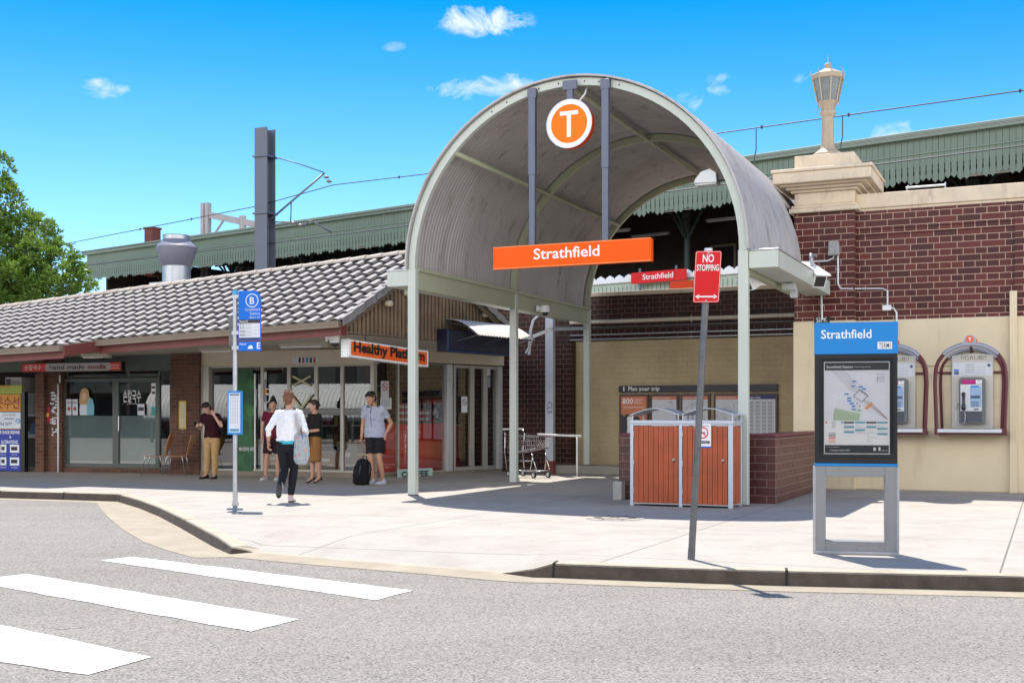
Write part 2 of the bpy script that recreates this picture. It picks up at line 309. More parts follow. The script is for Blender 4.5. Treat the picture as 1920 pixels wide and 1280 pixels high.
C = dict(
 asphalt=ground_mat('asphalt', (.288, .262, .232), .27, 88, patch=.14, bump=1.0, cracks=True),
 paving=ground_mat('footpath concrete', (.40, .366, .326), .07, 120, patch=.12, bump=.15, joints=(.4, 1.5, 0), ang=24.3),
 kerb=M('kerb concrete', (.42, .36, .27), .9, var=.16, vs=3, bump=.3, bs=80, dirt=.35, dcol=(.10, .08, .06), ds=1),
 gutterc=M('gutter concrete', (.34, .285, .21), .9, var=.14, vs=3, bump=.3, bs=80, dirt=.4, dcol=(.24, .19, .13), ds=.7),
 kerbface=M('weathered kerb face with painted shade', (.085, .065, .048), .9, var=.35, vs=6, bump=.4, bs=50, dirt=.6, dcol=(.05, .04, .03), ds=2),  # stained street face, its colour darkened further to paint in shade
 white=M('road paint', (.80, .80, .78), .6, var=.03, vs=6, bump=.2, bs=90),
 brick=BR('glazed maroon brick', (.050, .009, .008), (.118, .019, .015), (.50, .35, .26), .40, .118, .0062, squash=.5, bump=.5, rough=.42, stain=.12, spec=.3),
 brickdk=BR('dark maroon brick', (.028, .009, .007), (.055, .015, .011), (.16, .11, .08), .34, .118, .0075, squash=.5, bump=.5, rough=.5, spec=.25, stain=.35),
 brickb=BR('brown brick', (.085, .035, .022), (.15, .062, .035), (.15, .11, .08), .27, .09, .006, bump=.6, rough=.8, stain=.25),
 bricklow=BR('plum brick', (.075, .020, .018), (.11, .030, .026), (.24, .16, .12), .36, .125, .006, bump=.7, rough=.4, stain=.1),
 painted=BR('cream painted brick', (.46, .36, .20), (.47, .37, .21), (.43, .335, .185), .27, .125, .004, bump=.45, rough=.6, stain=.12, scol=(.22, .15, .08)),
 cream=M('cream render', (.70, .59, .40), .7, var=.07, vs=1.2, bump=.15, bs=30, dirt=.38, dcol=(.38, .26, .14), ds=.6),
 stone=M('coping stone', (.66, .55, .41), .8, var=.12, vs=2, bump=.3, bs=40, dirt=.55, dcol=(.22, .15, .10), ds=1.2),
 sage=M('sage green paint', (.50, .535, .475), .42, var=.05, vs=1, dirt=.12, dcol=(.3, .27, .18), ds=.8),
 sagey=M('weathered sage paint', (.42, .44, .31), .45, var=.08, vs=1, dirt=.2, dcol=(.28, .24, .14), ds=.8),
 sheet=M('weathered corrugated sheet', (.43, .405, .39), .55, metal=.15, var=.12, vs=1.0, dirt=.75, dcol=(.16, .11, .075), ds=.8),
 steel=M('blue grey steel', (.11, .125, .175), .45, metal=.3, var=.06),
 galv=M('galvanised steel', (.45, .46, .48), .42, metal=.75, var=.12, vs=9),
 galvd=M('dull galvanised steel', (.14, .14, .145), .5, metal=.6, var=.25, vs=14, dirt=.3, dcol=(.10, .09, .09), ds=5),
 alu=M('aluminium frame', (.50, .48, .42), .45, metal=.35, var=.05),
 aluw=M('pale aluminium', (.62, .64, .66), .4, metal=.3, var=.05),
 bluegrey=M('silver powder coat', (.50, .54, .60), .4, metal=.3, var=.04),
 orange=M('signal orange', (.95, .105, .004), .5, var=.02, spec=.15), orangedk=M('dark orange edge', (.62, .05, .008), .5, var=.03, spec=.2),
 red=M('sign red', (.66, .016, .018), .45, var=.03, spec=.2), blue=M('sign blue', (.008, .15, .62), .45, var=.02, spec=.2), blue2=M('transport blue', (.02, .235, .60), .4, var=.02, spec=.25),
 wht=M('sign white', (.82, .82, .82), .45, var=.02), blk=M('sign black', (.012, .012, .014), .35, var=.05),
 dark=M('dark interior', (.02, .018, .017), .85, var=.2), ink=M('print grey', (.30, .32, .36), .6, var=.05), pgrey=M('poster grey', (.62, .64, .68), .5, var=.04),
 valance=M('green valance boards', (.15, .20, .155), .6, var=.10, vs=.8, dirt=.15, dcol=(.15, .17, .11), ds=.4),
 valedge=M('green fascia', (.19, .25, .20), .6, var=.06, vs=.8),
 awnroof=M('dark timber soffit', (.045, .032, .026), .85, var=.3, vs=3),
 tile=M('concrete roof tile', (.25, .235, .23), .6, spec=.3, var=.28, vs=5, bump=.3, bs=60, dirt=.35, dcol=(.12, .10, .09), ds=2.2),
 ridge=M('ridge tile', (.50, .42, .35), .8, var=.2, vs=4, bump=.3, bs=50, dirt=.4, dcol=(.25, .2, .15), ds=2),
 redtimber=M('red painted timber', (.13, .025, .018), .5, var=.1), gut=M('brown gutter', (.20, .15, .105), .5, var=.1, dirt=.3, dcol=(.12, .09, .07), ds=2),
 soffit=M('soffit board', (.46, .415, .34), .7, var=.06), beige=M('beige fascia panel', (.62, .545, .42), .55, var=.05),
 clad=M('ribbed cladding', (.24, .165, .10), .6, var=.25, vs=3, dirt=.5, dcol=(.12, .08, .05), ds=2),
 glass=GLASS('shop glass', (.88, .91, .89), .16), glassdk=GLASS('tinted glass', (.42, .47, .46), .05), frost=M('frosted film', (.20, .27, .255), .35, var=.12, vs=1.4, spec=.6),
 wood=M('bin timber', (.38, .068, .016), .45, var=.22, vs=3, bump=.1, bs=30), chairw=M('bent beech', (.55, .26, .10), .35, var=.12), chrome=M('chrome', (.72, .72, .74), .18, metal=1, var=.02),
 rubber=M('black rubber', (.02, .02, .02), .7, var=.1), maroon=M('maroon tube', (.10, .012, .022), .35, var=.05),
)
# ================================================================ GROUND
m = MB(); m.quad((-300, -300, -.13), (300, -300, -.13), (300, 400, -.13), (-300, 400, -.13))
m.build('road', C['asphalt'], kind='structure')
O = [(0, 920, 0), (120, 923, 0), (222, 926, 0), (262, 937, 0), (300, 951, 0), (340, 970, 0), (380, 991, 0), (410, 1007, -.005), (436, 1025, -.05), (475, 1034, -.108), (600, 1046, -.112),
     (700, 1054, -.112), (850, 1066, -.112), (945, 1073, -.105), (1000, 1066, -.05), (1036, 1056, 0), (1180, 1061, 0), (1330, 1066, 0), (1475, 1070, 0), (1700, 1075, 0), (1920, 1080, 0)]
O = [G(*p) for p in O]
O = [O[0]+(O[0]-O[2])*12, O[0]+(O[0]-O[2])*3]+O+[O[-1]+(O[-1]-O[-3])*2, O[-1]+(O[-1]-O[-3])*12]
m = MB(); n = len(O)
Q = [Vector((p.x+.05, p.y+1.25, 0)) for p in O]; T = [Vector((p.x+.05, max(70, p.y+5), 0)) for p in O]
vs_ = [(p.x, p.y, p.z) for p in O]+[tuple(q) for q in Q]+[tuple(q) for q in T]
m.add(vs_, [(i, i+1, n+i+1, n+i) for i in range(n-1)]+[(n+i, n+i+1, 2*n+i+1, 2*n+i) for i in range(n-1)])
m.build('footpath', C['paving'], kind='structure')
# kerb swept along the edge of the footpath
nr = []
for i, p in enumerate(O):
    a = O[max(0, i-1)]; b = O[min(n-1, i+1)]; t = (b-a); t.z = 0; t.normalize(); nr.append(Vector((t.y, -t.x, 0)))
gw = {4: .40, 5: .6, 6: .72, 7: .75, 8: .68, 9: .55, 10: .45}
m = MB(); prof = []
for i, p in enumerate(O):
    o = nr[i]; g = gw.get(i, .36); zb = -.125; ramp = p.z < -.06
    z = p.z
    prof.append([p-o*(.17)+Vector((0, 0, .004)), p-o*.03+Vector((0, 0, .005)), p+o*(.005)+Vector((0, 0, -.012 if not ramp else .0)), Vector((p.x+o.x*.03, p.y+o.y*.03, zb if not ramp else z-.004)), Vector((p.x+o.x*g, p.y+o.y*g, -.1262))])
for i in range(n-1):
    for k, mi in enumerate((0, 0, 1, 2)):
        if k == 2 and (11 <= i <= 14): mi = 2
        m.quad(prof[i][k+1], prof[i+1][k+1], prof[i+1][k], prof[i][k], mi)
def kjoint(i, f=0, w_=.012):
    p = O[i].lerp(O[min(n-1, i+1)], f); o = nr[i]; t = Vector((-o.y, o.x, 0))
    a = p-o*.17+Vector((0, 0, .009)); b = p+o*.002+Vector((0, 0, .009)); c = Vector((p.x+o.x*.034, p.y+o.y*.034, -.122))
    m.quad(a-t*w_, b-t*w_, b+t*w_, a+t*w_, 3); m.quad(b-t*w_, c-t*w_, c+t*w_, b+t*w_, 3)
for i, f in ((3, .0), (4, .1), (7, .2), (17, .02), (20, .0), (2, .0), (1, .5)): kjoint(i, f)
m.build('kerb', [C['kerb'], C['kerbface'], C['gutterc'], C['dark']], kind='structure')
# zebra crossing painted on the asphalt, chipped at its edges
zm = bpy.data.materials.new('worn road paint'); zm.use_nodes = True; t = zm.node_tree; b = t.nodes['Principled BSDF']; tc = N(t, 'ShaderNodeTexCoord')
n1 = N(t, 'ShaderNodeTexNoise', i_Detail=10.0, i_Roughness=.8); n1.inputs['Scale'].default_value = 3.0; t.links.new(tc.outputs['Object'], n1.inputs['Vector'])
n2 = N(t, 'ShaderNodeTexNoise', i_Detail=2.0); n2.inputs['Scale'].default_value = 70; t.links.new(tc.outputs['Object'], n2.inputs['Vector'])
mx = N(t, 'ShaderNodeMix', data_type='RGBA'); t.links.new(math_(t, 'MULTIPLY_ADD', math_(t, 'ADD', n1.outputs[0], math_(t, 'MULTIPLY', n2.outputs[0], .8)), 10, -9.45, clamp=True), mx.inputs[0])
mx.inputs[6].default_value = (.78, .78, .76, 1); mx.inputs[7].default_value = (.25, .235, .21, 1); t.links.new(mx.outputs[2], b.inputs['Base Color']); b.inputs['Roughness'].default_value = .7
bp = N(t, 'ShaderNodeBump', i_Strength=.5, i_Distance=.004); t.links.new(n2.outputs[0], bp.inputs['Height']); t.links.new(bp.outputs[0], b.inputs['Normal'])
m = MB(); random.seed(3)
for q in ([(190, 1050), (247, 1043), (772, 1106), (705, 1124)], [(-60, 1088), (50, 1075), (560, 1160), (470, 1183)], [(-400, 1180), (-140, 1140), (284, 1231), (165, 1264)], [(-900, 1400), (-560, 1290), (-60, 1420), (-260, 1560)]):
    P4 = [G(x, y, -.125) for x, y in q]; ring = []
    for i in range(4):
        a, b = P4[i], P4[(i+1) % 4]; L = (b-a).length; k = int(L/.05); t_ = (b-a).normalized(); nn = Vector((t_.y, -t_.x, 0))
        for j in range(k): ring.append(a.lerp(b, j/k)+nn*(random.uniform(-.004, .004)+.012*noise.noise(a.lerp(b, j/k)*4)))
    m.poly(ring)
m.build('zebra_crossing', zm, kind='structure')

# manhole
mc = G(1153, 971); m = MB(); r = .40
for k in range(4): m.lathe([(r*(1-.26*k), .006+.001*k), (r*(1-.26*k)-.012, .008+.001*k)], n=40, m=k % 2)
for k in range(8):
    a = k*pi/4+.2; m.obox((cos(a)*.2, sin(a)*.2, .0075), (.34, .014, .008), Matrix.Rotation(a, 4, 'Z'), 1)
m.v = [(x+mc.x, y+mc.y, z) for x, y, z in m.v]
m.build('manhole_cover', [M('manhole concrete', (.40, .36, .33), .85, var=.2, vs=8), M('manhole iron', (.09, .075, .065), .7, var=.3, vs=20)], at=(mc.x, mc.y, 0), label='round manhole cover set flush in the sunlit footpath before the bins', cat='manhole cover')

# ================================================================ ARCHED CANOPY
CF = Fr((-1.69, 20.4), -24.3); WID, ZC, RAD, BAY = 5.7, 3.86, 2.85, 4.2; XC = WID/2
cn = thing('arched_canopy', 'tall grey-green barrel arch canopy over the station entrance path', 'canopy', CF)
for x, y in ((0, 0), (0, BAY), (0, 2*BAY), (WID, 0)):
    z0 = .2 if y == 2*BAY else 0
    m = MB(); m.box(x-.075, x+.075, y-.06, y+.06, z0, ZC)
    m.box(x-.078, x+.078, y-.063, y+.063, z0, z0+.02, 1)
    m.build('post', [C['sage'], C['rubber']], cn, bevel=.008)
def arch_pt(a, r, y): return Vector((XC-r*cos(a), y, ZC+r*sin(a)))       # a = 0 at the left springing
for y in (0, BAY, 2*BAY):
    m = MB(); k = 48
    for (r0, r1, y0, y1, mi) in ((RAD-.06, RAD+.06, y-.05, y+.05, 0),):
        A = [[arch_pt(pi*i/k, r, yy) for i in range(k+1)] for r, yy in ((r0, y0), (r1, y0), (r1, y1), (r0, y1))]
        vv = [p for row in A for p in row]; q = k+1
        fs = [(c*q+i, c*q+i+1, ((c+1) % 4)*q+i+1, ((c+1) % 4)*q+i) for c in range(4) for i in range(k)]
        m.add(vv, fs, mi)
    if y == 0:      # thin edge flashing and bolt heads on the front rib
        A = [[arch_pt(pi*i/k, r, yy) for i in range(k+1)] for r, yy in ((RAD+.075, -.12), (RAD+.105, -.12), (RAD+.105, .0), (RAD+.075, .0))]
        vv = [p for row in A for p in row]; m.add(vv, [(c*q+i, c*q+i+1, ((c+1) % 4)*q+i+1, ((c+1) % 4)*q+i) for c in range(4) for i in range(k)], 2)
        for a in (62, 68, 80, 87, 96, 101, 108): 
            p = arch_pt(R(a), RAD, -.052); m.disc((p.x, p.z), .014, -.0525, 1, 10)
    m.build('rib', [C['sage'] if y == 0 else C['sagey'], C['dark'], C['sheet']], cn, smooth=True, ang=35)
# corrugated sheet: corrugations run round the arch
m = MB(); per = .105; y0, y1 = -.10, 2*BAY+.12; ns = int((y1-y0)/per*4); k = 44
for lay in (0, 1):
    base = len(m.v); idx = {}
    for j in range(ns+1):
        y = y0+(y1-y0)*j/ns; dr = .024*sin(2*pi*j/4)
        for i in range(k+1):
            a = pi*i/k; p = arch_pt(a, RAD+.085+dr+(.004 if lay else 0)+.008*(int((y+.1)/.76) % 2), y); m.v.append(tuple(p))
    for j in range(ns):
        y = y0+(y1-y0)*j/ns
        for i in range(k):
            a = pi*(i+.5)/k
            if y > 4.68-.6 and (XC-(RAD+.09)*cos(a)) > 5.42 and y > 4.05: continue
            q = (base+j*(k+1)+i, base+j*(k+1)+i+1, base+(j+1)*(k+1)+i+1, base+(j+1)*(k+1)+i)
            m.f.append(q if lay else q[::-1]); m.m.append(0)
m.build('roof_sheet', C['sheet'], cn, smooth=True)
for a in (43, 90, 137):
    p = arch_pt(R(a), RAD-.03, 0); m = MB(); m.tube([(p.x, .0, p.z), (p.x, 2*BAY, p.z)], .045, 8)
    m.build('purlin', C['sagey'], cn, smooth=True)
m = MB(); m.box(-.05, .05, .06, 2*BAY, ZC-.34, ZC, 0); m.box(.05, .09, .06, 2*BAY, ZC-.03, ZC+.03, 0); m.build('side_beam', C['sagey'], cn)
m = MB(); m.box(WID-.05, WID+.05, .06, 4.1, ZC-.34, ZC, 0); m.build('side_beam', C['sagey'], cn)
for x0, x1, ye, xr in ((-.50, -.08, 2*BAY-.2, -.5), (WID+.08, WID+.52, 4.6, 6.22)):
    m = MB(); m.box(x0, x1, -.02, ye, ZC-.28, ZC-.02, 0); m.box(x0-.012, x1+.012, -.032, ye, ZC-.018, ZC+.004, 1)
    m.build('box_gutter', [C['sage'], C['galv']], cn, bevel=.006)

# hanging signs
def board(fr, name, label, cat, px, off, th, mats, group=None, pad=0):
    """thin box whose front face covers the pixel rectangle px on the plane y = off of the frame; returns (root builder info)"""
    x0, x1, z0, z1 = fr.rect(*px, off); return x0, x1, z0, z1
so_ = -.17
x0, x1, z0, z1 = CF.rect(925, 464, 1220, 496, so_)
z0 = CF.Z(925, 505, so_); z1 = CF.Z(925, 464.5, so_)
t = thing('station_sign', 'long orange hanging sign reading Strathfield on two blue-grey posts', 'sign', CF, ((x0+x1)/2, so_, z0))
m = MB(); m.box(x0, x1, so_, so_+.13, z0, z1, 0)
m.box(x0-.004, x1+.004, so_-.006, so_+.02, z1-.012, z1+.004, 1); m.box(x0-.004, x1+.004, so_-.006, so_+.02, z0-.004, z0+.012, 1)
m.text('Strathfield', (x0+x1)/2-.06, z0+.125, .165, so_-.003, 2, wid=1.13, bold=.045)
m.build('sign_box', [C['orange'], M('orange rim', (.95, .22, .04), .4), C['wht']], t, bevel=0)
for px in (1000, 1137):
    xx = CF.X(px, so_+.1); zt = CF.Z(px, 168 if px == 1000 else 150, so_+.1)
    m = MB(); m.box(xx-.05, xx+.05, so_+.03, so_+.11, z1+.0, z1+1.15, 0); m.box(xx-.058, xx+.058, so_+.022, so_+.118, z1+1.15, zt, 0)
    m.box(xx-.075, xx+.075, so_+.018, so_+.112, zt-.16, zt+.0, 0)
    m.build('hanger_post', C['steel'], t, bevel=.004)
cx, cz = CF.loc(1067, 232, so_)
t = thing('transit_roundel', 'round orange sign with a white T hanging from the arch crown', 'sign', CF, (cx, so_, cz))
m = MB(); r = .385
ring = [(cx+r*cos(2*pi*j/48), so_, cz+r*sin(2*pi*j/48)) for j in range(48)]
m.slab(ring, (0, .14, 0), 3); m.disc((cx, cz), r, so_-.003, 1, 48, r-.075); m.disc((cx, cz), r-.075, so_-.002, 0, 48); m.disc((cx, cz), r+.006, so_-.006, 2, 48, r-.012)
hw = .155; m.box(cx-hw, cx+hw, so_-.012, so_-.001, cz+.135, cz+.20, 1); m.box(cx-.034, cx+.034, so_-.0115, so_-.001, cz-.215, cz+.136, 1)
m.build('roundel_face', [M('amber orange', (.95, .19, .008), .5, var=.02, spec=.15), C['wht'], C['galv'], C['orangedk']], t)
m = MB(); zt = CF.Z(1067, 150, so_); m.box(cx-.05, cx+.05, so_+.02, so_+.09, cz+r-.02, zt-.1, 0); m.box(cx-.12, cx+.12, so_+.015, so_+.06, zt-.15, zt, 0)
m.tube([(cx+.2, .12, zt-.05), (cx+.2, .02, zt-.2), (cx+.12, .0, zt-.3), (cx+.06, -.05, zt-.32)], .018, 6, 1)
m.build('hanger_bracket', [C['steel'], C['wht']], t, bevel=.004)

# floodlight inside the arch
yy = 1.2; lx, lz = CF.loc(1329, 335, yy)
t = thing('floodlight', 'grey wedge-shaped floodlight fixed inside the right side of the arch', 'light', CF, (lx, yy, lz))
m = MB(); prof = [(lx-.22, lz-.09), (lx-.2, lz-.02), (lx-.1, lz+.10), (lx+.05, lz+.14), (lx+.16, lz+.06), (lx+.17, lz-.1)]
m.slab([(x, yy-.14, z) for x, z in prof], (0, .28, 0), 0); m.build('housing', C['aluw'], t, bevel=.01)
m = MB(); m.box(lx-.2, lx+.15, yy-.12, yy+.12, lz-.115, lz-.095); m.build('lens', M('frosted lens', (.85, .87, .85), .3), t)
m = MB(); m.box(lx+.17, lx+.32, yy-.08, yy+.08, lz-.05, lz+.2); m.tube([(lx+.3, yy, lz+.18), (lx+.42, yy+.1, lz+.05)], .03, 6); m.build('bracket', C['blk'], t)

# security cameras and sensor boxes on the canopy
def bullet_cam(name, lab, p, yaw, tilt, s=1.0, group='security cameras'):
    t = thing(name, lab, 'camera', CF, p, group=group)
    rm = Matrix.Rotation(R(yaw), 4, 'Z') @ Matrix.Rotation(R(tilt), 4, 'X'); q = Vector(p)
    def T(v): return q+rm @ Vector(v)*s
    m = MB(); m.obox(T((0, 0, 0)), (.16*s, .36*s, .15*s), rm, 0); m.obox(T((0, -.02, .085)), (.18*s, .42*s, .02*s), rm, 0); m.obox(T((0, .1, .0)), (.165*s, .02*s, .155*s), rm, 1)
    m.build('camera_body', [C['wht'], C['galvd']], t, bevel=.01)
    m = MB(); m.obox(T((0, -.183, 0)), (.12*s, .012*s, .11*s), rm, 0); m.build('lens_window', C['blk'], t)
    m = MB(); m.tube([T((0, .05, .09)), T((0, .12, .2)), q+Vector((0, .25, .24))*s], .02*s, 6); m.build('bracket', C['galv'], t, smooth=True)
    return t
def dome_cam(lab, fr, p, group='dome cameras'):
    t = thing('dome_camera', lab, 'camera', fr, p, group=group); x, y, z = p
    m = MB(); m.lathe([(.04, .12), (.09, .11), (.1, .03), (.1, -.02), (.085, -.03)], p, 16); m.box(x-.15, x-.05, y-.03, y+.03, z+.03, z+.09); m.box(x-.17, x-.14, y-.06, y+.06, z-.0, z+.12)
    m.build('housing', C['wht'], t, smooth=True, ang=40)
    m = MB(); m.lathe([(.075, -.028), (.065, -.07), (.035, -.095), (.005, -.1)], p, 16); m.build('dome', C['blk'], t, smooth=True)
p1 = CF.loc(1022, 583, 5.1); dome_cam('white dome camera under the left beam of the arch', CF, (p1[0], 5.1, p1[1]))
p1 = CF.loc(1522, 517, 3.2); bullet_cam('security_camera', 'large white box camera angled down beside the brick pier', (p1[0], 3.2, p1[1]), 42, 26, 1.6)
p1 = CF.loc(1420, 520, 1.6); bullet_cam('security_camera', 'white camera tucked under the gutter behind the right front post', (p1[0], 1.6, p1[1]), -35, 30, 1.5)
p1 = CF.loc(1480, 538, 2.2)
m = MB(); x, z = p1; m.box(x-.10, x+.10, 2.1, 2.32, z-.05, z+.05, 0); m.box(x-.02, x+.08, 2.35, 2.5, z-.16, z-.02, 0)
m.tube([(x-.06, 2.2, z+.05), (x-.06, 2.2, z+.13)], .035, 10, 1); m.tube([(x+.05, 2.2, z+.05), (x+.05, 2.2, z+.13)], .035, 10, 1)
m.build('sensor_box', [C['aluw'], C['wht']], fr=CF, at=(x, 2.2, z), label='small white sensor box under the right gutter of the arch', cat='sensor box')

# ================================================================ RIGHT WALL AND PIER
YW = 4.95; YP = 4.70; PX0 = CF.X(1489.5, YP); PX1 = CF.X(1602, YP)
ZB = 3.12
t = thing('brick_wall', 'tall maroon brick wall with cream base and pale coping behind the phones', 'wall', CF, (PX1, YW, 0))
m = MB(); m.box(PX1, 26, YW, YW+.5, ZB, 5.13); m.build('brickwork', C['brick'], t)
rx = CF.X(1903, YW-.06)
m = MB(); m.box(rx, 26, YW-.08, YW, ZB+.02, 4.93); m.box(PX1, 26, YW-.03, YW, 4.70, 4.80); m.box(PX1, 26, YW-.055, YW, 4.80, 5.13)
m.build('corbel_course', C['brick'], t)
m = MB(); m.box(PX1, 26, YW-.03, YW+.5, 0, ZB); m.build('rendered_base', C['cream'], t, bevel=.012)
m = MB(); m.box(PX1, 26, YW-.10, YW+.56, 5.18, 5.45); m.box(PX1, 26, YW-.07, YW+.52, 5.13, 5.18); m.build('coping', C['stone'], t, bevel=.012)
t = thing('gate_pier', 'square maroon brick pier with cream stepped capital carrying the lamp', 'pier', CF, ((PX0+PX1)/2, YP, 0))
YB = YP+1.1
m = MB(); m.box(PX0, PX1, YP, YB, ZB, 5.14); m.build('shaft', C['brick'], t)
m = MB(); m.box(PX0-.02, PX1+.015, YP-.02, YB, 0, ZB); m.build('rendered_base', C['cream'], t, bevel=.012)
m = MB()
for a, z0, z1 in ((.09, 5.14, 5.22), (.05, 5.22, 5.28), (.0, 5.28, 5.52), (.06, 5.52, 5.57), (.14, 5.57, 5.62), (.24, 5.62, 5.66), (.34, 5.66, 5.86), (.37, 5.86, 5.92), (.0, 5.92, 6.22)):
    m.box(PX0-a, PX1+a, YP-a, YB+a, z0, z1)
m.build('capital', C['stone'], t, bevel=.012)
# lamp on the pier
lc = CF.inv(D(1553, 290, 22.1)); lx, ly = lc.x, YP+.35; lx = CF.X(1552, ly); zb = 6.22; zt = CF.Z(1552, 118, ly); s = (zt-zb)/1.66
LC = M('lamp cream paint', (.42, .335, .23), .6, var=.06)
t = thing('lamp_post', 'cream octagonal lantern lamp standing on top of the brick pier', 'lamp', CF, (lx, ly, zb))
m = MB(); m.lathe([(.26*s, 0), (.26*s, .05*s), (.14*s, .14*s), (.115*s, .2*s), (.105*s, .62*s), (.10*s, .70*s), (.125*s, .73*s), (.14*s, .76*s), (.14*s, .80*s), (.11*s, .83*s), (.13*s, .88*s), (.175*s, .95*s), (.18*s, .97*s)], (lx, ly, zb), 8, a0=pi/8)
m.build('column', LC, t)
def oct_(r, z, j): a = pi/8+j*pi/4; return Vector((lx+r*s*cos(a), ly+r*s*sin(a), zb+z*s))
m = MB()
for j in range(8):
    m.tube([oct_(.18, .96, j), oct_(.265, 1.36, j)], .016*s, 4)
    m.tube([oct_(.27, 1.40, j), oct_(.30, 1.46, j), oct_(.295, 1.52, j)], [.014*s, .01*s, .003*s], 4)
    if j % 2: m.tube([oct_(.18, .95, j), oct_(.215, .88, j), oct_(.24, .85, j)], [.012*s, .009*s, .003*s], 4)
m.lathe([(.265*s, 1.35*s), (.285*s, 1.36*s), (.29*s, 1.44*s), (.27*s, 1.455*s)], (lx, ly, zb), 8, a0=pi/8)
m.build('lantern_frame', LC, t)
m = MB(); m.lathe([(.172*s, .97*s), (.255*s, 1.35*s)], (lx, ly, zb), 8, a0=pi/8); m.build('lantern_glass', M('obscured lamp glass', (.20, .22, .22), .25, var=.25, vs=6), t)
m = MB(); m.lathe([(.26*s, 1.456*s), (.13*s, 1.52*s), (.055*s, 1.56*s), (.05*s, 1.60*s), (.065*s, 1.62*s), (.05*s, 1.645*s), (.015*s, 1.66*s), (.004*s, 1.80*s)], (lx, ly, zb), 8, a0=pi/8); m.build('lantern_cap', LC, t)

# wall services
def pipe(lab, pts, r=.018, mt='aluw', group='conduits on the brickwork', name='conduit_pipe', cat='pipe', clips=True):
    m = MB(); m.tube(pts, r, 8)
    for a, b in zip(pts, pts[1:]):
        a, b = Vector(a), Vector(b)
        if (b-a).length > .5 and clips: 
            c = a.lerp(b, .5); d_ = (b-a).normalized(); m.tube([c-d_*.015, c+d_*.015], r*1.6, 6)
    return m.build(name, C[mt], fr=CF, at=pts[0], smooth=True, ang=40, label=lab, cat=cat, group=group)
def cl(x, y, off): a, b = CF.loc(x, y, off); return (a, off, b)
yo = YP-.03
pipe('white conduit running level then up to the grey box on the pier', [cl(1500, 492, yo), cl(1552, 489, yo), cl(1562, 484, yo), cl(1564, 478, yo)])
pipe('white conduit stepping down from the grey box across the brick wall', [cl(1571, 478, yo), cl(1571, 532, yo), cl(1576, 541, yo), (PX1-.05, yo, CF.Z(1600, 541, yo)), cl(1612, 541, YW-.05), cl(1655, 541, YW-.05), cl(1664, 545, YW-.05), cl(1664, 572, YW-.05)])
pipe('short white conduit dropping from the small junction box on the brick wall', [cl(1668, 577, YW-.05), cl(1676, 578, YW-.05), cl(1681, 586, YW-.05), cl(1681, 612, YW-.05)])
pipe('white conduit curving down the pier from under the gutter', [cl(1489, 538, yo), cl(1532, 538, yo), cl(1540, 545, yo), cl(1541, 600, yo)], .02)
x, z = CF.loc(1564, 465, YP-.06); m = MB(); m.slab([(x-.10, YP-.16, z-.14), (x+.10, YP-.16, z-.14), (x+.085, YP-.16, z+.12), (x-.085, YP-.16, z+.12)], (0, .155, 0)); m.build('junction_box', M('weathered box', (.34, .34, .33), .7, var=.3, vs=20), fr=CF, at=(x, YP-.16, z), bevel=.008, label='grey weathered metal box high on the brick pier', cat='box')
x, z = CF.loc(1663, 577, YW-.05); m = MB(); m.box(x-.075, x+.075, YW-.09, YW-.005, z-.05, z+.05); m.build('junction_box', C['wht'], fr=CF, at=(x, YW-.09, z), bevel=.006, label='small white junction box low on the brick wall', cat='box')
x, z = CF.loc(1541, 601, YP-.03); m = MB(); m.box(x-.14, x+.14, YP-.035, YP-.002, z-.09, z+.07, 0); m.text('SIPK', x, z-.03, .09, YP-.037, 1, wid=.2)
m.build('graffiti_plate', [C['blk'], C['wht']], fr=CF, at=(x, YP-.03, z), label='small black plate with white graffiti above the map stand', cat='plate')
xa = CF.X(1893, YW-.1); xb = CF.X(1907, YW-.1); m = MB(); m.box(xa, xb, YW-.13, YW-.0305, .0, CF.Z(1900, 545, YW-.1)); m.build('service_duct', C['cream'], fr=CF, at=((xa+xb)/2, YW-.1, 0), bevel=.006, label='cream vertical duct against the wall right of the phones', cat='duct')
x0, z = CF.loc(1700, 362, YW); x1 = CF.X(1772, YW); m = MB(); m.tube([(x0, YW+.05, 5.45), (x0, YW+.05, 5.55), (x0+.03, YW+.05, 5.56)], .012, 6); m.tube([(x0-.02, YW+.05, 5.53), (x1, YW+.05, 5.53)], .02, 8); m.tube([(x1, YW+.05, 5.45), (x1, YW+.05, 5.58)], .012, 6); m.build('coping_rail', C['galv'], fr=CF, at=(x0, YW+.05, 5.45), label='short metal rail lying along the wall coping', cat='rail')

# back wall of the station under the arch
YK = 8.9
xb = CF.X(1080, YK)
t = thing('retaining_wall', 'dark brick retaining wall painted cream below at the back of the arch', 'wall', CF, (xb, YK, 0))
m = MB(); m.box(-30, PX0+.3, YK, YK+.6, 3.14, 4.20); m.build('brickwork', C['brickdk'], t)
m = MB(); m.box(xb, PX0+.3, YK-.03, YK+.6, 0, 3.14); m.build('painted_base', C['painted'], t, bevel=.01)
m = MB(); m.box(-30, PX0+.3, YK-.05, YK+.65, 4.20, 4.30); m.build('coping', C['stone'], t, bevel=.01)
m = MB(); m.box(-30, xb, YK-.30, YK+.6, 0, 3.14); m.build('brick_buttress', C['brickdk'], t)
m = MB(); m.box(CF.X(1020, YK-.8), 3.3, YK-.75, YK-.3, 0, .2); m.box(xb+.002, PX0+.3, YK-.3, YK-.032, 0, .2); m.build('step', M('dull step', (.30, .29, .24), .8), t, bevel=.01)
m = MB(); m.box(PX0+.30, PX0+.6, YB-.4, YK+.6, 0, 4.2); m.build('return_wall', C['brickdk'], t)
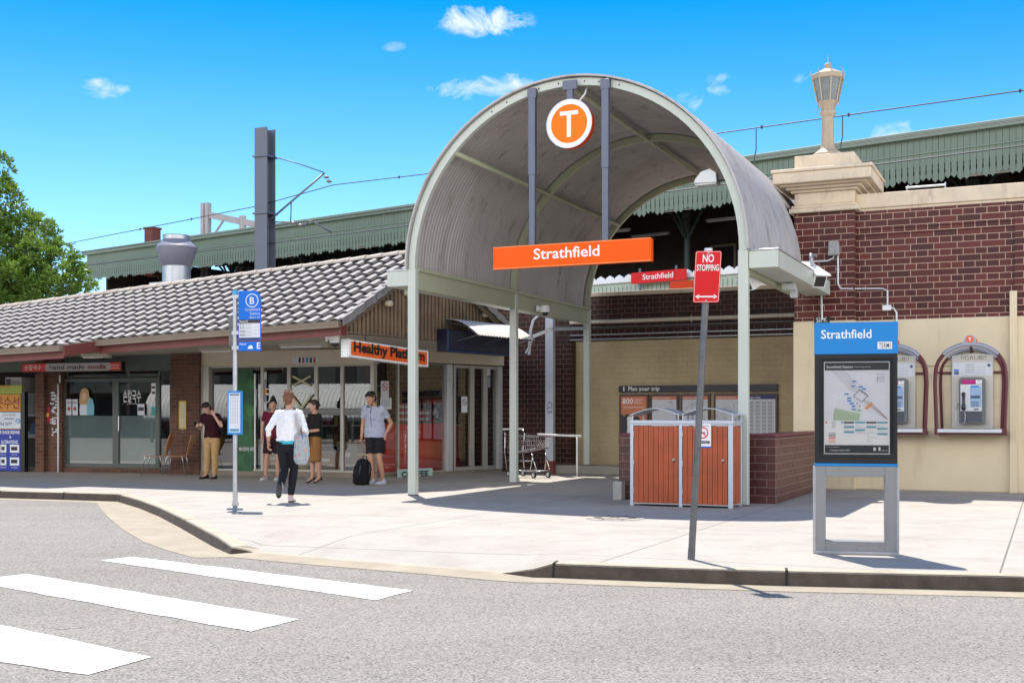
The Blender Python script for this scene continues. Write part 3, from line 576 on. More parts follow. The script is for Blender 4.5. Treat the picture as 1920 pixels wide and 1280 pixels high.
for (yp, r, lab, mt) in ((597, .045, 'thick cream pipe along the dark brick wall', 'beige'), (608, .02, 'thin grey pipe just under the cream pipe', 'galvd'), (622, .018, 'upper of two thin grey pipes low on the dark brick', 'galv'), (631, .018, 'lowest thin grey pipe above the painted wall', 'galv')):
    z = CF.Z(1300, yp, YK-.08); pipe(lab, [(-.6, YK-.08, z), (PX0-.15, YK-.08, z)], r, mt, group='pipes along the retaining wall', name='wall_pipe')
# Plan your trip board
yo = YK-.10; t = thing('information_board', 'wide dark Plan your trip board of five posters on the cream wall', 'board', CF, (CF.X(1309, yo), yo, CF.Z(1309, 840, yo)))
x0, x1, z0, z1 = CF.rect(1160, 721.5, 1458, 734, yo)
m = MB(); m.box(x0, x1, yo, YK-.03, z0, z1, 0); m.text('Plan your trip', x0+.24, z0+.035, .095, yo-.002, 1, align='L', bold=.04); m.text('i', x0+.13, z0+.035, .1, yo-.002, 1, bold=.15)
m.build('header_panel', [M('navy black panel', (.022, .018, .035), .4), C['wht']], t)
PF = M('poster frame', (.06, .025, .03), .35)
posters = [((1161, 738, 1216, 838), 0), ((1219, 738, 1272, 812), 1), ((1276, 738, 1331, 812), 1), ((1338, 738, 1398, 812), 1), ((1398, 738, 1458, 812), 2)]
pm = [PF, C['pgrey'], C['orange'], C['wht'], C['ink'], C['blk'], M('poster navy', (.02, .03, .14), .5), M('skin tone print', (.45, .25, .16), .6)]
random.seed(5)
for pr, kd in posters:
    x0, x1, z0, z1 = CF.rect(*pr, yo); z1 = CF.Z(1309, 738, yo); z0 = CF.Z(1309, 838 if kd == 0 else 836, yo)
    m = MB(); m.box(x0, x1, yo, YK-.03, z0, z1, 0); a, b, c, d_ = x0+.05, x1-.05, z0+.05, z1-.05
    if kd == 0:
        m.quad((a, yo-.002, c), (b, yo-.002, c), (b, yo-.002, d_), (a, yo-.002, d_), 5)
        mo = M('poster orange', (.62, .19, .08), .5); pm[2] = mo
        m.quad((a, yo-.003, d_-.42), (b, yo-.003, d_-.42), (b, yo-.003, d_), (a, yo-.003, d_), 2); m.quad(((a+b)/2, yo-.003, d_-.75), (b, yo-.003, d_-.75), (b, yo-.003, d_-.42), ((a+b)/2, yo-.003, d_-.42), 2)
        m.text('800', a+.16, d_-.17, .12, yo-.004, 3, bold=.06); m.text('Transport', a+.42, d_-.1, .05, yo-.004, 3, maxw=.24); m.text('Officers', a+.42, d_-.17, .05, yo-.004, 3, maxw=.2); m.text('and there are more', (a+b)/2, d_-.27, .05, yo-.004, 3, maxw=.5)
        for j, xx in enumerate((a+.07, a+.22, a+.38)):
            m.disc((xx, d_-.42), .045, yo-.004, 7, 14, rx=.8); m.poly([(xx-.09, yo-.0045, c), (xx+.09, yo-.0045, c), (xx+.08, yo-.0045, d_-.5), (xx+.03, yo-.0045, d_-.465), (xx-.03, yo-.0045, d_-.465), (xx-.08, yo-.0045, d_-.5)], (5, 3, 5)[j])
    else:
        m.quad((a, yo-.002, c), (b, yo-.002, c), (b, yo-.002, d_), (a, yo-.002, d_), 1); hc = 2 if kd == 1 else 6
        m.quad((a, yo-.003, d_-.08), (b, yo-.003, d_-.08), (b, yo-.003, d_), (a, yo-.003, d_), hc)
        m.text({1: 'Sydney Trains Network', 2: 'Night Ride'}[kd], a+.02, d_-.062, .042, yo-.004, 3, align='L', maxw=(b-a)*.7)
        if kd == 1:
            for q in range(7):
                xx, zz = random.uniform(a+.05, b-.05), random.uniform(c+.1, d_-.15); P = [(xx, zz)]
                for e in range(4): xx += random.uniform(-.13, .13); zz += random.uniform(-.13, .13); xx = min(b-.03, max(a+.03, xx)); zz = min(d_-.12, max(c+.03, zz)); P.append((xx, zz))
                for (ax, az), (bx, bz) in zip(P, P[1:]):
                    L = sqrt((bx-ax)**2+(bz-az)**2)+1e-6; nx, nz = -(bz-az)/L*.004, (bx-ax)/L*.004
                    m.quad((ax-nx, yo-.0035-.0001*q, az-nz), (bx-nx, yo-.0035-.0001*q, bz-nz), (bx+nx, yo-.0035-.0001*q, bz+nz), (ax+nx, yo-.0035-.0001*q, az+nz), 4)
        else:
            for r_ in range(9):
                for c_ in range(4):
                    xx = a+.04+c_*(b-a-.06)/4; zz = d_-.14-r_*.085
                    for q in range(4): m.box(xx, xx+.09, yo-.004, yo-.002, zz-.016*q-.008, zz-.016*q, 4 if q else 5)
    m.build('poster', pm, t)

# low plum brick wall behind the bins
x0 = CF.X(1160, .5); x1 = CF.X(1455, .5)
t = thing('low_brick_wall', 'low L-shaped plum brick wall with painted top behind the bins', 'wall', CF, ((x0+x1)/2, .6, 0))
ch = MB()
m = MB(); m.box(x0, x1, .5, .85, 0, 1.03); m.box(x1-.35, x1, .85, YP-.022, 0, 1.03); m.build('brickwork', C['bricklow'], t, bevel=.012)
m = MB(); m.box(x0-.004, x1+.004, .496, .854, 1.03, 1.075); m.box(x1-.354, x1+.004, .854, YP-.023, 1.03, 1.075); m.build('painted_top', M('plum paint', (.15, .035, .05), .5, var=.12), t, bevel=.012)
m = MB(); m.box(x0-.03, x0+.12, .30, .49, 0, .30); m.build('concrete_block', M('pale concrete', (.42, .40, .36), .85, var=.15, vs=6), t, bevel=.01)
# ================================================================ STATION AWNING AND PLATFORM BEHIND
SV = Fr((12.2, 29.0), -37.15)
XL, XR, ZT, ZV = SV.X(163), 9.0, 8.40, 7.36
t = thing('station_awning', 'long green timber platform awning with scalloped valance behind the walls', 'awning', SV, ((XL+XR)/2, 0, 4.3))
m = MB(); bw = .155; k = int((XR-XL)/bw)
for i in range(k):
    x = XL+i*bw; dz = (0, .07, .07, 0)[i % 4]; a, b = x+.004, x+bw-.004; c = x+bw/2; zl = ZV-dz
    o = [(a, ZT), (a, ZV+.36), (a+.009, ZV+.34), (a+.009, ZV+.27), (a+.001, ZV+.25), (a+.012, ZV+.22), (a+.012, ZV+.12), (a+.002, ZV+.10), (a+.002, zl+.03), (c, zl-.045), (b-.002, zl+.03), (b-.002, ZV+.10), (b-.012, ZV+.12), (b-.012, ZV+.22), (b-.001, ZV+.25), (b-.009, ZV+.27), (b-.009, ZV+.34), (b, ZV+.36), (b, ZT)]
    m.slab([(px, 0, pz) for px, pz in o], (0, .022, 0), 0)
m.build('valance', C['valance'], t)
m = MB(); m.box(XL-.15, XR, -.16, .04, ZT-.005, ZT+.11, 0); m.box(XL-.15, XR, -.20, -.13, ZT+.09, ZT+.17, 0); m.box(XL-.1, XR, -.03, -.001, ZT-.40, ZT-.36, 0)
m.build('fascia', C['valedge'], t, bevel=.01)
m = MB(); m.add([(XL, -.05, ZT+.05), (XR, -.05, ZT+.05), (XR, 9, ZT+.45), (XL, 9, ZT+.45), (XL, -.05, ZT+.12), (XR, -.05, ZT+.12), (XR, 9, ZT+.52), (XL, 9, ZT+.52)], [(0, 3, 2, 1), (4, 5, 6, 7), (0, 1, 5, 4), (2, 3, 7, 6), (1, 2, 6, 5), (0, 4, 7, 3)])
for i in range(12):
    y = .5+i*.72; m.box(XL, XR, y, y+.06, ZT-.12+.4*y/9, ZT+.05+.4*y/9)
for i in range(14):
    x = XL+1+i*3.6; m.box(x-.09, x+.09, .05, 9, ZT-.30, ZT-.1)
m.build('roof', C['awnroof'], t)
for i in range(11):
    x = XR-2.0-i*4.35; m = MB(); m.lathe([(.17, 4.3), (.17, 4.6), (.11, 4.7), (.11, 7.5), (.16, 7.55), (.16, 7.7), (.11, 7.75), (.11, 8.2)], (x, 2.6, 0), 10)
    for s_ in (-1, 1): m.tube([(x, 2.6+s_*.1, 6.9), (x, 2.6+s_*.5, 7.5), (x, 2.6+s_*1.1, 7.95), (x, 2.6+s_*1.9, 8.15)], .05, 6); m.tube([(x+s_*.1, 2.6, 7.0), (x+s_*.5, 2.6, 7.7), (x+s_*1.1, 2.6, 8.1)], .05, 6)
    m.build('column', M('dark green iron', (.02, .035, .03), .5), t, smooth=True, ang=40)
for i in range(11):
    x = XR-1.1-i*4.35
    for q, (y, z) in enumerate(((.75, 7.48), (3.6, 7.55), (6.2, 7.75))):
        if q and not 1 <= i <= 8: continue
        m = MB(); m.box(x-.75, x+.75, y-.06, y+.06, z, z+.06, 0); m.tube([(x-.72, y, z-.02), (x+.72, y, z-.02)], .022, 8, 1); m.box(x-.6, x-.58, y-.01, y+.01, z+.05, 8.3, 2); m.box(x+.58, x+.6, y-.01, y+.01, z+.05, 8.3, 2)
        m.build('fluorescent_light', [C['aluw'], C['wht'], C['dark']], t)
m = MB()       # curved bracket at the far end
m.tube([SV_ for SV_ in [(XL+.05, .1, ZT-.1), (XL-.12, .1, ZT-.3), (XL-.12, .1, ZT-.6), (XL+.1, .1, ZT-.8), (XL+.1, .1, ZV-.1)]], .05, 8); m.build('end_bracket', C['valedge'], t, smooth=True)
t = thing('station_building', 'dark brick platform building in deep shade under the green awning', 'building', SV, (-16, 9, 4.3))
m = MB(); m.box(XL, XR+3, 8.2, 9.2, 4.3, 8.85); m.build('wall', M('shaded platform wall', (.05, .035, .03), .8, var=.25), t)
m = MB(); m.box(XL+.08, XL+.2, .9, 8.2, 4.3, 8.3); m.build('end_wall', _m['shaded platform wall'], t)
for i in range(8):
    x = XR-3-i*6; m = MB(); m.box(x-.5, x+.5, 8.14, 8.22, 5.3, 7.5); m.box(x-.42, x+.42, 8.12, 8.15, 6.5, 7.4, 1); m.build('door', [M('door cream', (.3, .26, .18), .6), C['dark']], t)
m = MB(); m.box(XL-6, XR+12, .2, 12, .2, 5.15, 0); m.build('platform', M('platform edge', (.14, .12, .10), .8, var=.2), fr=SV, at=(-16, 6, .2), label='raised station platform slab under the green awning', cat='platform')
# fence on the near side of the tracks with a white scalloped edge
yf = -.9
t = thing('platform_fence', 'green boarded fence with white scalloped top seen through the arch', 'fence', SV, (-16, yf, 4.3))
xa, xb_ = SV.X(1085, yf), SV.X(1500, yf); zf1 = 5.22
m = MB(); m.box(xa, xb_, yf, yf+.05, 4.3, zf1); 
for i in range(int((xb_-xa)/.14)): m.box(xa+i*.14, xa+i*.14+.012, yf-.012, yf, 4.3, zf1-.1, 1)
m.box(xa, xb_, yf-.05, yf, 4.78, 4.81, 2)
m.build('boards', [M('pale green boards', (.42, .50, .42), .6), C['valance'], C['wht']], t)
m = MB(); m.box(xa, xb_, yf-.1, yf+.16, zf1, zf1+.12)
for i in range(int((xb_-xa)/.32)):
    x = xa+i*.32; m.slab([(x, yf-.02, zf1+.12), (x+.30, yf-.02, zf1+.12), (x+.28, yf-.02, zf1+.17), (x+.15, yf-.02, zf1+.24), (x+.02, yf-.02, zf1+.17)], (0, .03, 0))
m.build('scalloped_trim', C['wht'], t)
# red platform name sign
yo = -1.2; x0, x1, _, _ = SV.rect(1183, 500, 1285, 520, yo); zc = SV.Z(1234, 510, yo)-.12
m = MB(); m.box(x0, x1, yo, yo+.08, zc-.155, zc+.155, 0); m.text('Strathfield', (x0+x1)/2, zc-.06, .15, yo-.003, 1, wid=(x1-x0)*.56, bold=.04)
t = m.build('platform_sign', [C['red'], C['wht']], fr=SV, at=((x0+x1)/2, yo, zc-.155), label='small red station name sign on the platform seen under the arch', cat='sign')
x0, x1, _, _ = SV.rect(1256, 528, 1298, 541, yo); zc = SV.Z(1277, 534, yo); m = MB(); m.box(x0, x1, yo, yo+.06, zc-.11, zc+.11, 0); m.box(x0+.05, x0+.09, yo+.01, yo+.05, 4.3, zc-.1, 1); m.box(x1-.09, x1-.05, yo+.01, yo+.05, 4.3, zc-.1, 1)
m.build('red_sign', [C['orangedk'], C['steel']], fr=SV, at=((x0+x1)/2, yo, 4.3), label='small blank red panel low behind the no stopping sign', cat='sign')
for px in (1200, 1268): m = MB(); x = SV.X(px, -1.15); m.box(x-.03, x+.03, -1.17, -1.121, 4.3, SV.Z(1234, 500, -1.2)); m.build('sign_leg', C['steel'], par=bpy.data.objects['platform_sign'])

# overhead line masts and wires
MG = M('mast grey paint', (.11, .125, .16), .5, var=.06)
mf = Fr(D(497, 600, 40).xy, 10)
t = thing('catenary_mast', 'tall blue-grey steel mast with a bracket arm rising behind the tiled roof', 'mast', mf, (0, 0, 0))
zt = H+(780-242)*40/2238
m = MB(); rz = [(-.25, .25, -.24, -.20), (-.25, .25, .20, .24), (-.02, .02, -.20, .20)]
rm = Matrix.Rotation(R(-35), 4, 'Z')
m2 = MB(); [m2.box(a, b, c, d_, 3.5, zt) for a, b, c, d_ in rz]; m2.v = [tuple(rm @ Vector(p)) for p in m2.v]
for z in (zt-.95, zt-2.85): m2.obox((0, 0, z), (.60, .6, .05), rm, 1)
m2.build('column', [MG, C['steel']], t)
def DL(x, y, off): a, b = mf.loc(x, y, off); return (a, off, b)
tip = DL(609, 324, -.2)
m = MB(); m.tube([DL(508, 411, -.1), tip], .035, 8); m.tube([DL(546, 380, -.15), DL(545, 416, -.15)], .02, 6, 1)
m.tube([DL(513, 294, -.1), DL(560, 307, -.15), tip], .018, 6, 1); m.tube([DL(508, 416, -.1), DL(548, 416, -.15), DL(563, 423, -.2)], .02, 6, 1)
m.tube([DL(568, 425, -.2), DL(580, 414, -.2), DL(586, 415, -.2), DL(622, 436, -.2)], .03, 6); m.build('bracket_arm', [MG, C['galvd']], t, smooth=True)
for px, py in ((612, 332), (617, 340), (549, 418), (563, 422)):
    m = MB(); p = DL(px, py, -.2); m.lathe([(.03, -.05), (.10, -.02), (.10, .0), (.03, .05)], p, 10)
    m.build('insulator', M('brown insulator', (.25, .2, .18), .3), t, smooth=True)
WM = M('wire', (.05, .05, .055), .5)
wl = [(10.1-.797*s_, 26.2+.604*s_, z) for s_, z in ((-14, 8.25), (-1.08, 8.32), (6.2, 8.44), (15.6, 8.60), (19.84, 8.74), (23.5, 8.45), (34.7, 8.17), (48, 8.0))]
# smooth sagging resample
def resamp(P, k=10):
    o = []
    for a in range(len(P)-1):
        p0 = Vector(P[max(a-1, 0)]); p1 = Vector(P[a]); p2 = Vector(P[a+1]); p3 = Vector(P[min(a+2, len(P)-1)])
        for i in range(k):
            u = i/k; o.append(.5*((2*p1)+(p2-p0)*u+(2*p0-5*p1+4*p2-p3)*u*u+(3*p1-p0-3*p2+p3)*u**3))
    return o+[Vector(P[-1])]
m = MB(); m.tube([p for p in wl], .015, 6)
for s_ in (2.8, 5.0, -1, -6, 12, 17, 27, 30): 
    p = Vector((10.1-.797*s_, 26.2+.604*s_, 0)); z = None
    for a, b in zip(wl, wl[1:]):
        sa = (10.1-a[0])/.797; sb = (10.1-b[0])/.797
        if sa <= s_ <= sb: z = a[2]+(b[2]-a[2])*(s_-sa)/(sb-sa)
    m.lathe([(.02, -.04), (.036, 0), (.02, .04)], (p.x, p.y, z), 8)
m.build('messenger_wire', WM, at=wl[0], label='upper overhead wire crossing the sky behind the canopy', cat='wire')
m = MB(); cw = [(10.1-.797*s_, 26.2+.604*s_, 7.12+(.02 if s_ < 19 else .1*(s_-19)/19)) for s_ in (-14, 0, 10, 19.8, 30, 40)]; m.tube(cw, .016, 6); m.tube([(a, b, c+.55) for a, b, c in cw], .012, 5)
m.build('contact_wire', WM, at=cw[0], label='lower pair of overhead wires running in front of the green valance', cat='wire')
for s_, lab in ((5.15, 'left dropper wire hanging between overhead wires by the lamp'), (2.95, 'right dropper wire with a kinked loop between overhead wires')):
    p = Vector((10.1-.797*s_, 26.2+.604*s_, 0)); m = MB()
    m.tube([(p.x, p.y, 8.40), (p.x, p.y, 7.9), (p.x-.04, p.y, 7.7), (p.x-.05, p.y, 7.5), (p.x+.06, p.y, 7.42), (p.x-.02, p.y, 7.34), (p.x-.12, p.y, 7.2), (p.x-.2, p.y, 7.15)], .014, 6)
    m.build('dropper_wire', WM, at=(p.x, p.y, 8.4), label=lab, cat='wire', group='dropper wires')
mg = Fr(D(386, 600, 56).xy, -20)
t = thing('signal_gantry', 'far grey steel gantry with cross beam behind the green awning', 'gantry', mg, (0, 0, 4))
z1 = mg.Z(386, 381, 0); m = MB(); m.box(-.2, -.03, -.15, .15, 4, z1); m.box(.03, .2, -.15, .15, 4, z1)
for i in range(9): m.box(-.03, .03, -.1, .1, z1-1-i*.9, z1-.7-i*.9)
m.build('post', M('gantry grey', (.36, .34, .34), .6), t)
za = mg.Z(395, 405, 0); xe = mg.X(482, 0); m = MB(); m.slab([(.2, -.08, za-.1), (xe, -.08, za-.7), (xe, -.08, za-.4), (.2, -.08, za+.2)], (0, .16, 0)); xq = mg.X(455, 0)
m.tube([(.2, 0, za-1.2), (mg.X(420, 0), 0, za-.2)], .06, 6); m.tube([(xq, 0, za-1.8), (xq, 0, za-.1)], .16, 8); m.build('cross_beam', M('gantry grey', (.36, .34, .34), .6), t)
cf = Fr(D(286, 600, 52).xy, -30); m = MB(); z0, z1 = cf.Z(286, 475, 0), cf.Z(286, 427, 0); m.box(-.24, .24, -.24, .24, z0-1, z1); m.box(-.28, .28, -.28, .28, z1-.08, z1); m.box(-.3, .3, -.3, .3, z0-.05, z0+.1)
m.build('chimney', M('rusty red flue', (.16, .045, .03), .8, var=.2), fr=cf, at=(0, 0, z0-1), label='short square rust-red chimney above the far end of the awning', cat='chimney')

# ================================================================ TILED SHOP BUILDING
A0 = Vector((-11.0, 29.0)); B0 = Vector((-3.05, 26.3)); C0 = Vector((-.2, 29.3))
SF = Fr(A0, -18.76); SS = Fr(B0, math.degrees(atan2(3.0, 2.85))); LF = (B0-A0).length; LS = (C0-B0).length
E_ = D(640, 604, 21.8); L_ = D(185, 640, 24.4); P_ = D(813, 472, 24.0); R_ = D(0, 580, 29.4); G_ = D(960, 618, 26.3)
sh = thing('shop_building', 'low brick shop row with grey tiled roof and glazed fronts', 'building', W, (-7, 28, 0))
ed = (L_-E_)/(L_-E_).length; rd = (R_-P_)/(R_-P_).length; SMAX = 17.6
k_ = (R_-P_).length/((Vector((R_.x, R_.y, 0))-Vector((P_.x, P_.y, 0))).length)
def RP(s, t_):
    lo = E_+ed*s; hi = P_+rd*s; p = lo.lerp(hi, t_)
    if t_ < 0: p = lo+(lo-hi)*(-t_)+Vector((0, 0, .30*(-t_)/.3))
    return p
NR = (ed.cross(P_-E_)).normalized(); NR = NR if NR.z > 0 else -NR
sL = (L_-E_).length
r42 = (42-CX)/F; s42 = (E_.x-r42*E_.y)/(r42*ed.y-ed.x)
m = MB(); tw = .30; ncol = int(SMAX/tw); ncr = 10; npf = 7
prof = [(0, -.012), (.10, -.014), (.22, .0), (.34, .012), (.48, .030), (.62, .040), (.76, .036), (.88, .018)]
random.seed(11)
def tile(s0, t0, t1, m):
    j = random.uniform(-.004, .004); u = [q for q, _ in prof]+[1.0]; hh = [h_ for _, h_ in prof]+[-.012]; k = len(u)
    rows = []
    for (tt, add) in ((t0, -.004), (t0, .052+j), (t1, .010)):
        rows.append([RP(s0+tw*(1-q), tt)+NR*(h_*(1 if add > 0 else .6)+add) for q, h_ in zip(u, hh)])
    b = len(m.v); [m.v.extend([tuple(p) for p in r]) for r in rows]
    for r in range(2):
        for i in range(k-1): m.f.append((b+r*k+i, b+r*k+i+1, b+(r+1)*k+i+1, b+(r+1)*k+i)); m.m.append(1 if (i in (0, 1, 7) or r == 0) else 0)  # grimy channels, plus front lips darkened to paint in their shade
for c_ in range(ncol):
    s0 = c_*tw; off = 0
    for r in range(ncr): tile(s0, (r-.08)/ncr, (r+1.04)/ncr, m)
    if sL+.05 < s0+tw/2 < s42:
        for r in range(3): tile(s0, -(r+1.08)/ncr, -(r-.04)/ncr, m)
roof = m.build('roof', [C['tile'], M('tile grime and painted shade', (.055, .048, .045), .8, var=.4, vs=9)], sh)
m = MB(); b1 = P_+Vector((2.2, 2.4, -1.7)); m.quad(P_, G_+(G_-G_), G_+rd*SMAX, P_+rd*SMAX); 
for i in range(24):
    for j in range(3): a, b, u, v = SMAX*i/24, SMAX*(i+1)/24, max(-.02, j/3), (j+1)/3; m.slab([RP(a, u)-NR*.03, RP(b, u)-NR*.03, RP(b, v)-NR*.03, RP(a, v)-NR*.03], -NR*.05)
m.slab([RP(sL+.05, -.3)-NR*.012, RP(s42, -.3)-NR*.012, RP(s42, 0)-NR*.012, RP(sL+.05, 0)-NR*.012], (0, 0, -.05))
m.build('roof_underlay', C['dark'], roof)
m = MB(); nr_ = int(SMAX/.40)
for i in range(nr_):
    a = P_+rd*(i*.40-.03)+Vector((0, 0, .035)); b = P_+rd*((i+1)*.40+.03)+Vector((0, 0, .035)); sd = Vector((rd.y, -rd.x, 0)).normalized()
    ring = []
    for (p, r) in ((a, .13), (b, .108)):
        ring.append([p+sd*(r*cos(q))+Vector((0, 0, r*.8*sin(q)-.02)) for q in [pi*j/8 for j in range(9)]])
    vv = ring[0]+ring[1]; m.add(vv, [(j, j+1, 9+j+1, 9+j) for j in range(8)]+[tuple(range(9))[::-1]], 0)
m.build('ridge_cap', C['ridge'], roof, smooth=True, ang=50)
# verge tiles up the gable
gd = Vector((G_.x-E_.x, G_.y-E_.y, 0)).normalized(); on = Vector((gd.y, -gd.x, 0))
m = MB()
for a, b in ((E_, P_), (G_, P_)):
    n_ = 9
    for i in range(n_):
        p = a.lerp(b, i/n_); q = a.lerp(b, (i+1.08)/n_); o = on*.05
        m.slab([p+o+Vector((0, 0, .085)), q+o+Vector((0, 0, .055)), q-on*.16+Vector((0, 0, .055)), p-on*.16+Vector((0, 0, .085))], (0, 0, -.035)); m.slab([p+o+Vector((0, 0, .06)), q+o+Vector((0, 0, .03)), q+o+Vector((0, 0, -.10)), p+o+Vector((0, 0, -.07))], -on*.02)
m.build('verge_tile', C['tile'], roof)
m = MB()
for a, b in ((E_, P_), (G_, P_)): m.slab([a+Vector((0, 0, -.02))-on*.03, b+Vector((0, 0, -.02))-on*.03, b+Vector((0, 0, -.2))-on*.03, a+Vector((0, 0, -.2))-on*.03], -on*.03)
m.build('barge_board', M('weathered barge board', (.16, .12, .08), .8, var=.3), sh)
# gable cladding, ribbed
gp = lambda u, z: E_+Vector((G_.x-E_.x, G_.y-E_.y, 0))*u-on*.18+Vector((0, 0, z-E_.z))
m = MB(); nb = 44; zb = 2.88
def ztop(u): return (E_.z+(P_.z-E_.z)*u/.5 if u < .5 else P_.z+(G_.z-P_.z)*(u-.5)/.5)-.06
for i in range(nb):
    u0 = .03+.94*i/nb; u1 = .03+.94*(i+1)/nb; um = (u0+u1)/2; o1 = on*.028
    for (ua, ub, oa) in ((u0, u0*.45+u1*.55, o1), (u0*.35+u1*.65, u1-.002, on*.0)):
        p = [gp(ua, zb)+oa, gp(ub, zb)+oa, gp(ub, ztop(ub))+oa, gp(ua, ztop(ua))+oa]; m.slab(p, -on*.05)
m.build('gable_cladding', C['clad'], sh)
def strip(a, b, h0, h1, o, th, m, mi=0):
    a, b = Vector(a), Vector(b); d_ = (b-a); d_.z = 0; d_.normalize(); nn = Vector((d_.y, -d_.x, 0))
    if nn.y > 0: nn = -nn
    m.slab([a+nn*o+Vector((0, 0, h0)), b+nn*o+Vector((0, 0, h0)), b+nn*o+Vector((0, 0, h1)), a+nn*o+Vector((0, 0, h1))], -nn*th, mi)
m = MB(); X1 = RP(sL, 0); X0 = RP(0, 0); X2 = RP(s42, 0); X3 = RP(SMAX, 0); Y1 = RP(sL+.02, -.3); Y2 = RP(s42, -.3)
for a, b in ((X1, X0), (X3, X2), (Y2, Y1)):
    strip(a, b, -.10, .015, .10, .11, m); strip(a, b, .005, .02, .115, .015, m); strip(a, b, -.045, -.035, .108, .01, m)
m.build('gutter', C['gut'], sh, bevel=.008)
m = MB()
for a, b in ((X1, X0), (X3, X2), (Y2, Y1)): strip(a, b, -.24, -.05, -.02, .03, m)
for a, b in ((X1, Y1), (X2, Y2)): m.slab([a+Vector((0, 0, .02)), b+Vector((0, 0, .02)), b+Vector((0, 0, -.2)), a+Vector((0, 0, -.2))], (.03, 0, 0))
m.slab([X0+Vector((0, 0, -.02)), X0+gd*.14+Vector((0, 0, .02)), X0+gd*.14+Vector((0, 0, -.24)), X0+Vector((0, 0, -.24))], -on*.04)
m.build('fascia_board', C['redtimber'], sh)
ws = lambda x, y, z: SF.w(x, y, z)
m = MB(); m.quad(X0+Vector((0, 0, -.16)), X3+Vector((0, 0, -.16)), ws(-12, 0, 2.62), ws(LF, 0, 2.87)); m.quad(X0+Vector((0, 0, -.16)), ws(LF, 0, 2.87), SS.w(LS, 0, 2.88), gp(1.0, 2.89)); m.poly([Y1+Vector((0, 0, -.16)), Y2+Vector((0, 0, -.16)), X2+Vector((0, 0, -.2)), X1+Vector((0, 0, -.2))])
m.build('soffit', C['soffit'], sh)
# ---- front wall in its own frame
def FB(m, fr, px0, px1, z0, z1, y0, y1, mi=0): m.box(fr.X(px0, y0), fr.X(px1, y0), y0, y1, z0, z1, mi)
def child_frame(m, fr): m.v = [tuple(fr.w(*p)) for p in m.v]; return m
def fbuild(m, fr, name, mats, par, **k): return child_frame(m, fr).build(name, mats, par, **k)
ZG = 2.50
m = MB(); FB(m, SF, 66, 82, 0, 2.8, -.22, .3); FB(m, SF, 82, 116, 0, 2.8, -.1, .3); FB(m, SF, 320, 373, 0, 2.95, -.16, .3); FB(m, SF, 110, 320, 0, .12, -.05, .28)
m.box(SS.X(946, -.02), LS+.3, -.02, .3, 0, 2.5) if 0 else None
fbuild(m, SF, 'brick_pillar', C['brickb'], sh)
m = MB(); m.box(SS.X(946), LS+.6, -.06, .3, 0, 3.4); fbuild(m, SS, 'brick_pillar', C['brickb'], sh)
m = MB(); FB(m, SF, 373, 706, 0, .10, -.12, .3); FB(m, SF, -500, 66, -.01, .06, .0, .3); fbuild(m, SF, 'plinth', M('dirty plinth', (.26, .22, .17), .9, var=.2, dirt=.4), sh)
m = MB(); m.box(.1, LS, -.05, .2, 0, .07); fbuild(m, SS, 'plinth', _m['dirty plinth'], sh)
m = MB(); m.box(SF.X(373), LF+.02, -.06, .25, ZG+.0, 2.84); fbuild(m, SF, 'fascia_panel', C['beige'], sh, bevel=.008)
m = MB(); m.box(-.02, LS, -.10, .2, 2.58, 2.86); fbuild(m, SS, 'fascia_panel', C['beige'], sh, bevel=.008)
m = MB(); m.box(SF.X(-500), SF.X(373), -.04, .25, 2.44, 2.84); fbuild(m, SF, 'lintel', M('dark green lintel', (.10, .12, .105), .6), sh)
# noodle shop window
DG = M('dark grey-green frame', (.085, .10, .09), .45)
def window(fr, name, px0, px1, z0, z1, y=0, fw=.05, mt=None, gl='glass', bars=(), par=sh, split=None):
    x0, x1 = fr.X(px0, y), fr.X(px1, y); m = MB(); d = .09
    m.box(x0, x0+fw, y, y+d, z0, z1); m.box(x1-fw, x1, y, y+d, z0, z1); m.box(x0+fw, x1-fw, y, y+d, z0, z0+fw*1.2); m.box(x0+fw, x1-fw, y, y+d, z1-fw, z1)
    for b in bars: m.box(x0+fw, x1-fw, y+.01, y+d-.01, b-.02, b+.02)
    f = fbuild(m, fr, name, mt or C['alu'], par, bevel=.004)
    m = MB(); m.quad((x0+fw, y+.04, z0+fw), (x1-fw, y+.04, z0+fw), (x1-fw, y+.04, z1-fw), (x0+fw, y+.04, z1-fw)); fbuild(m, fr, 'pane', C[gl], f)
    return f, x0, x1
f, x0, x1 = window(SF, 'window', 117, 216, .12, 2.26, mt=DG, fw=.08); FZ = 1.36
m = MB(); m.box(x0+.08, x1-.08, .046, .05, .2, FZ); fbuild(m, SF, 'frosted_film', C['frost'], f)
f, x0, x1 = window(SF, 'door', 216, 297, .12, 2.26, mt=DG, fw=.09); m = MB(); m.box(x0+.09, x1-.09, .046, .05, .2, FZ); fbuild(m, SF, 'frosted_film', C['frost'], f)
m = MB(); m.tube([(x0+.13, -.05, 1.0), (x0+.13, -.05, 1.35)], .012, 6); fbuild(m, SF, 'handle', C['chrome'], f)
window(SF, 'window', 125, 300, 2.28, 2.44, mt=DG, fw=.02); window(SF, 'window', 297, 320, .12, 2.44, mt=DG, fw=.03)
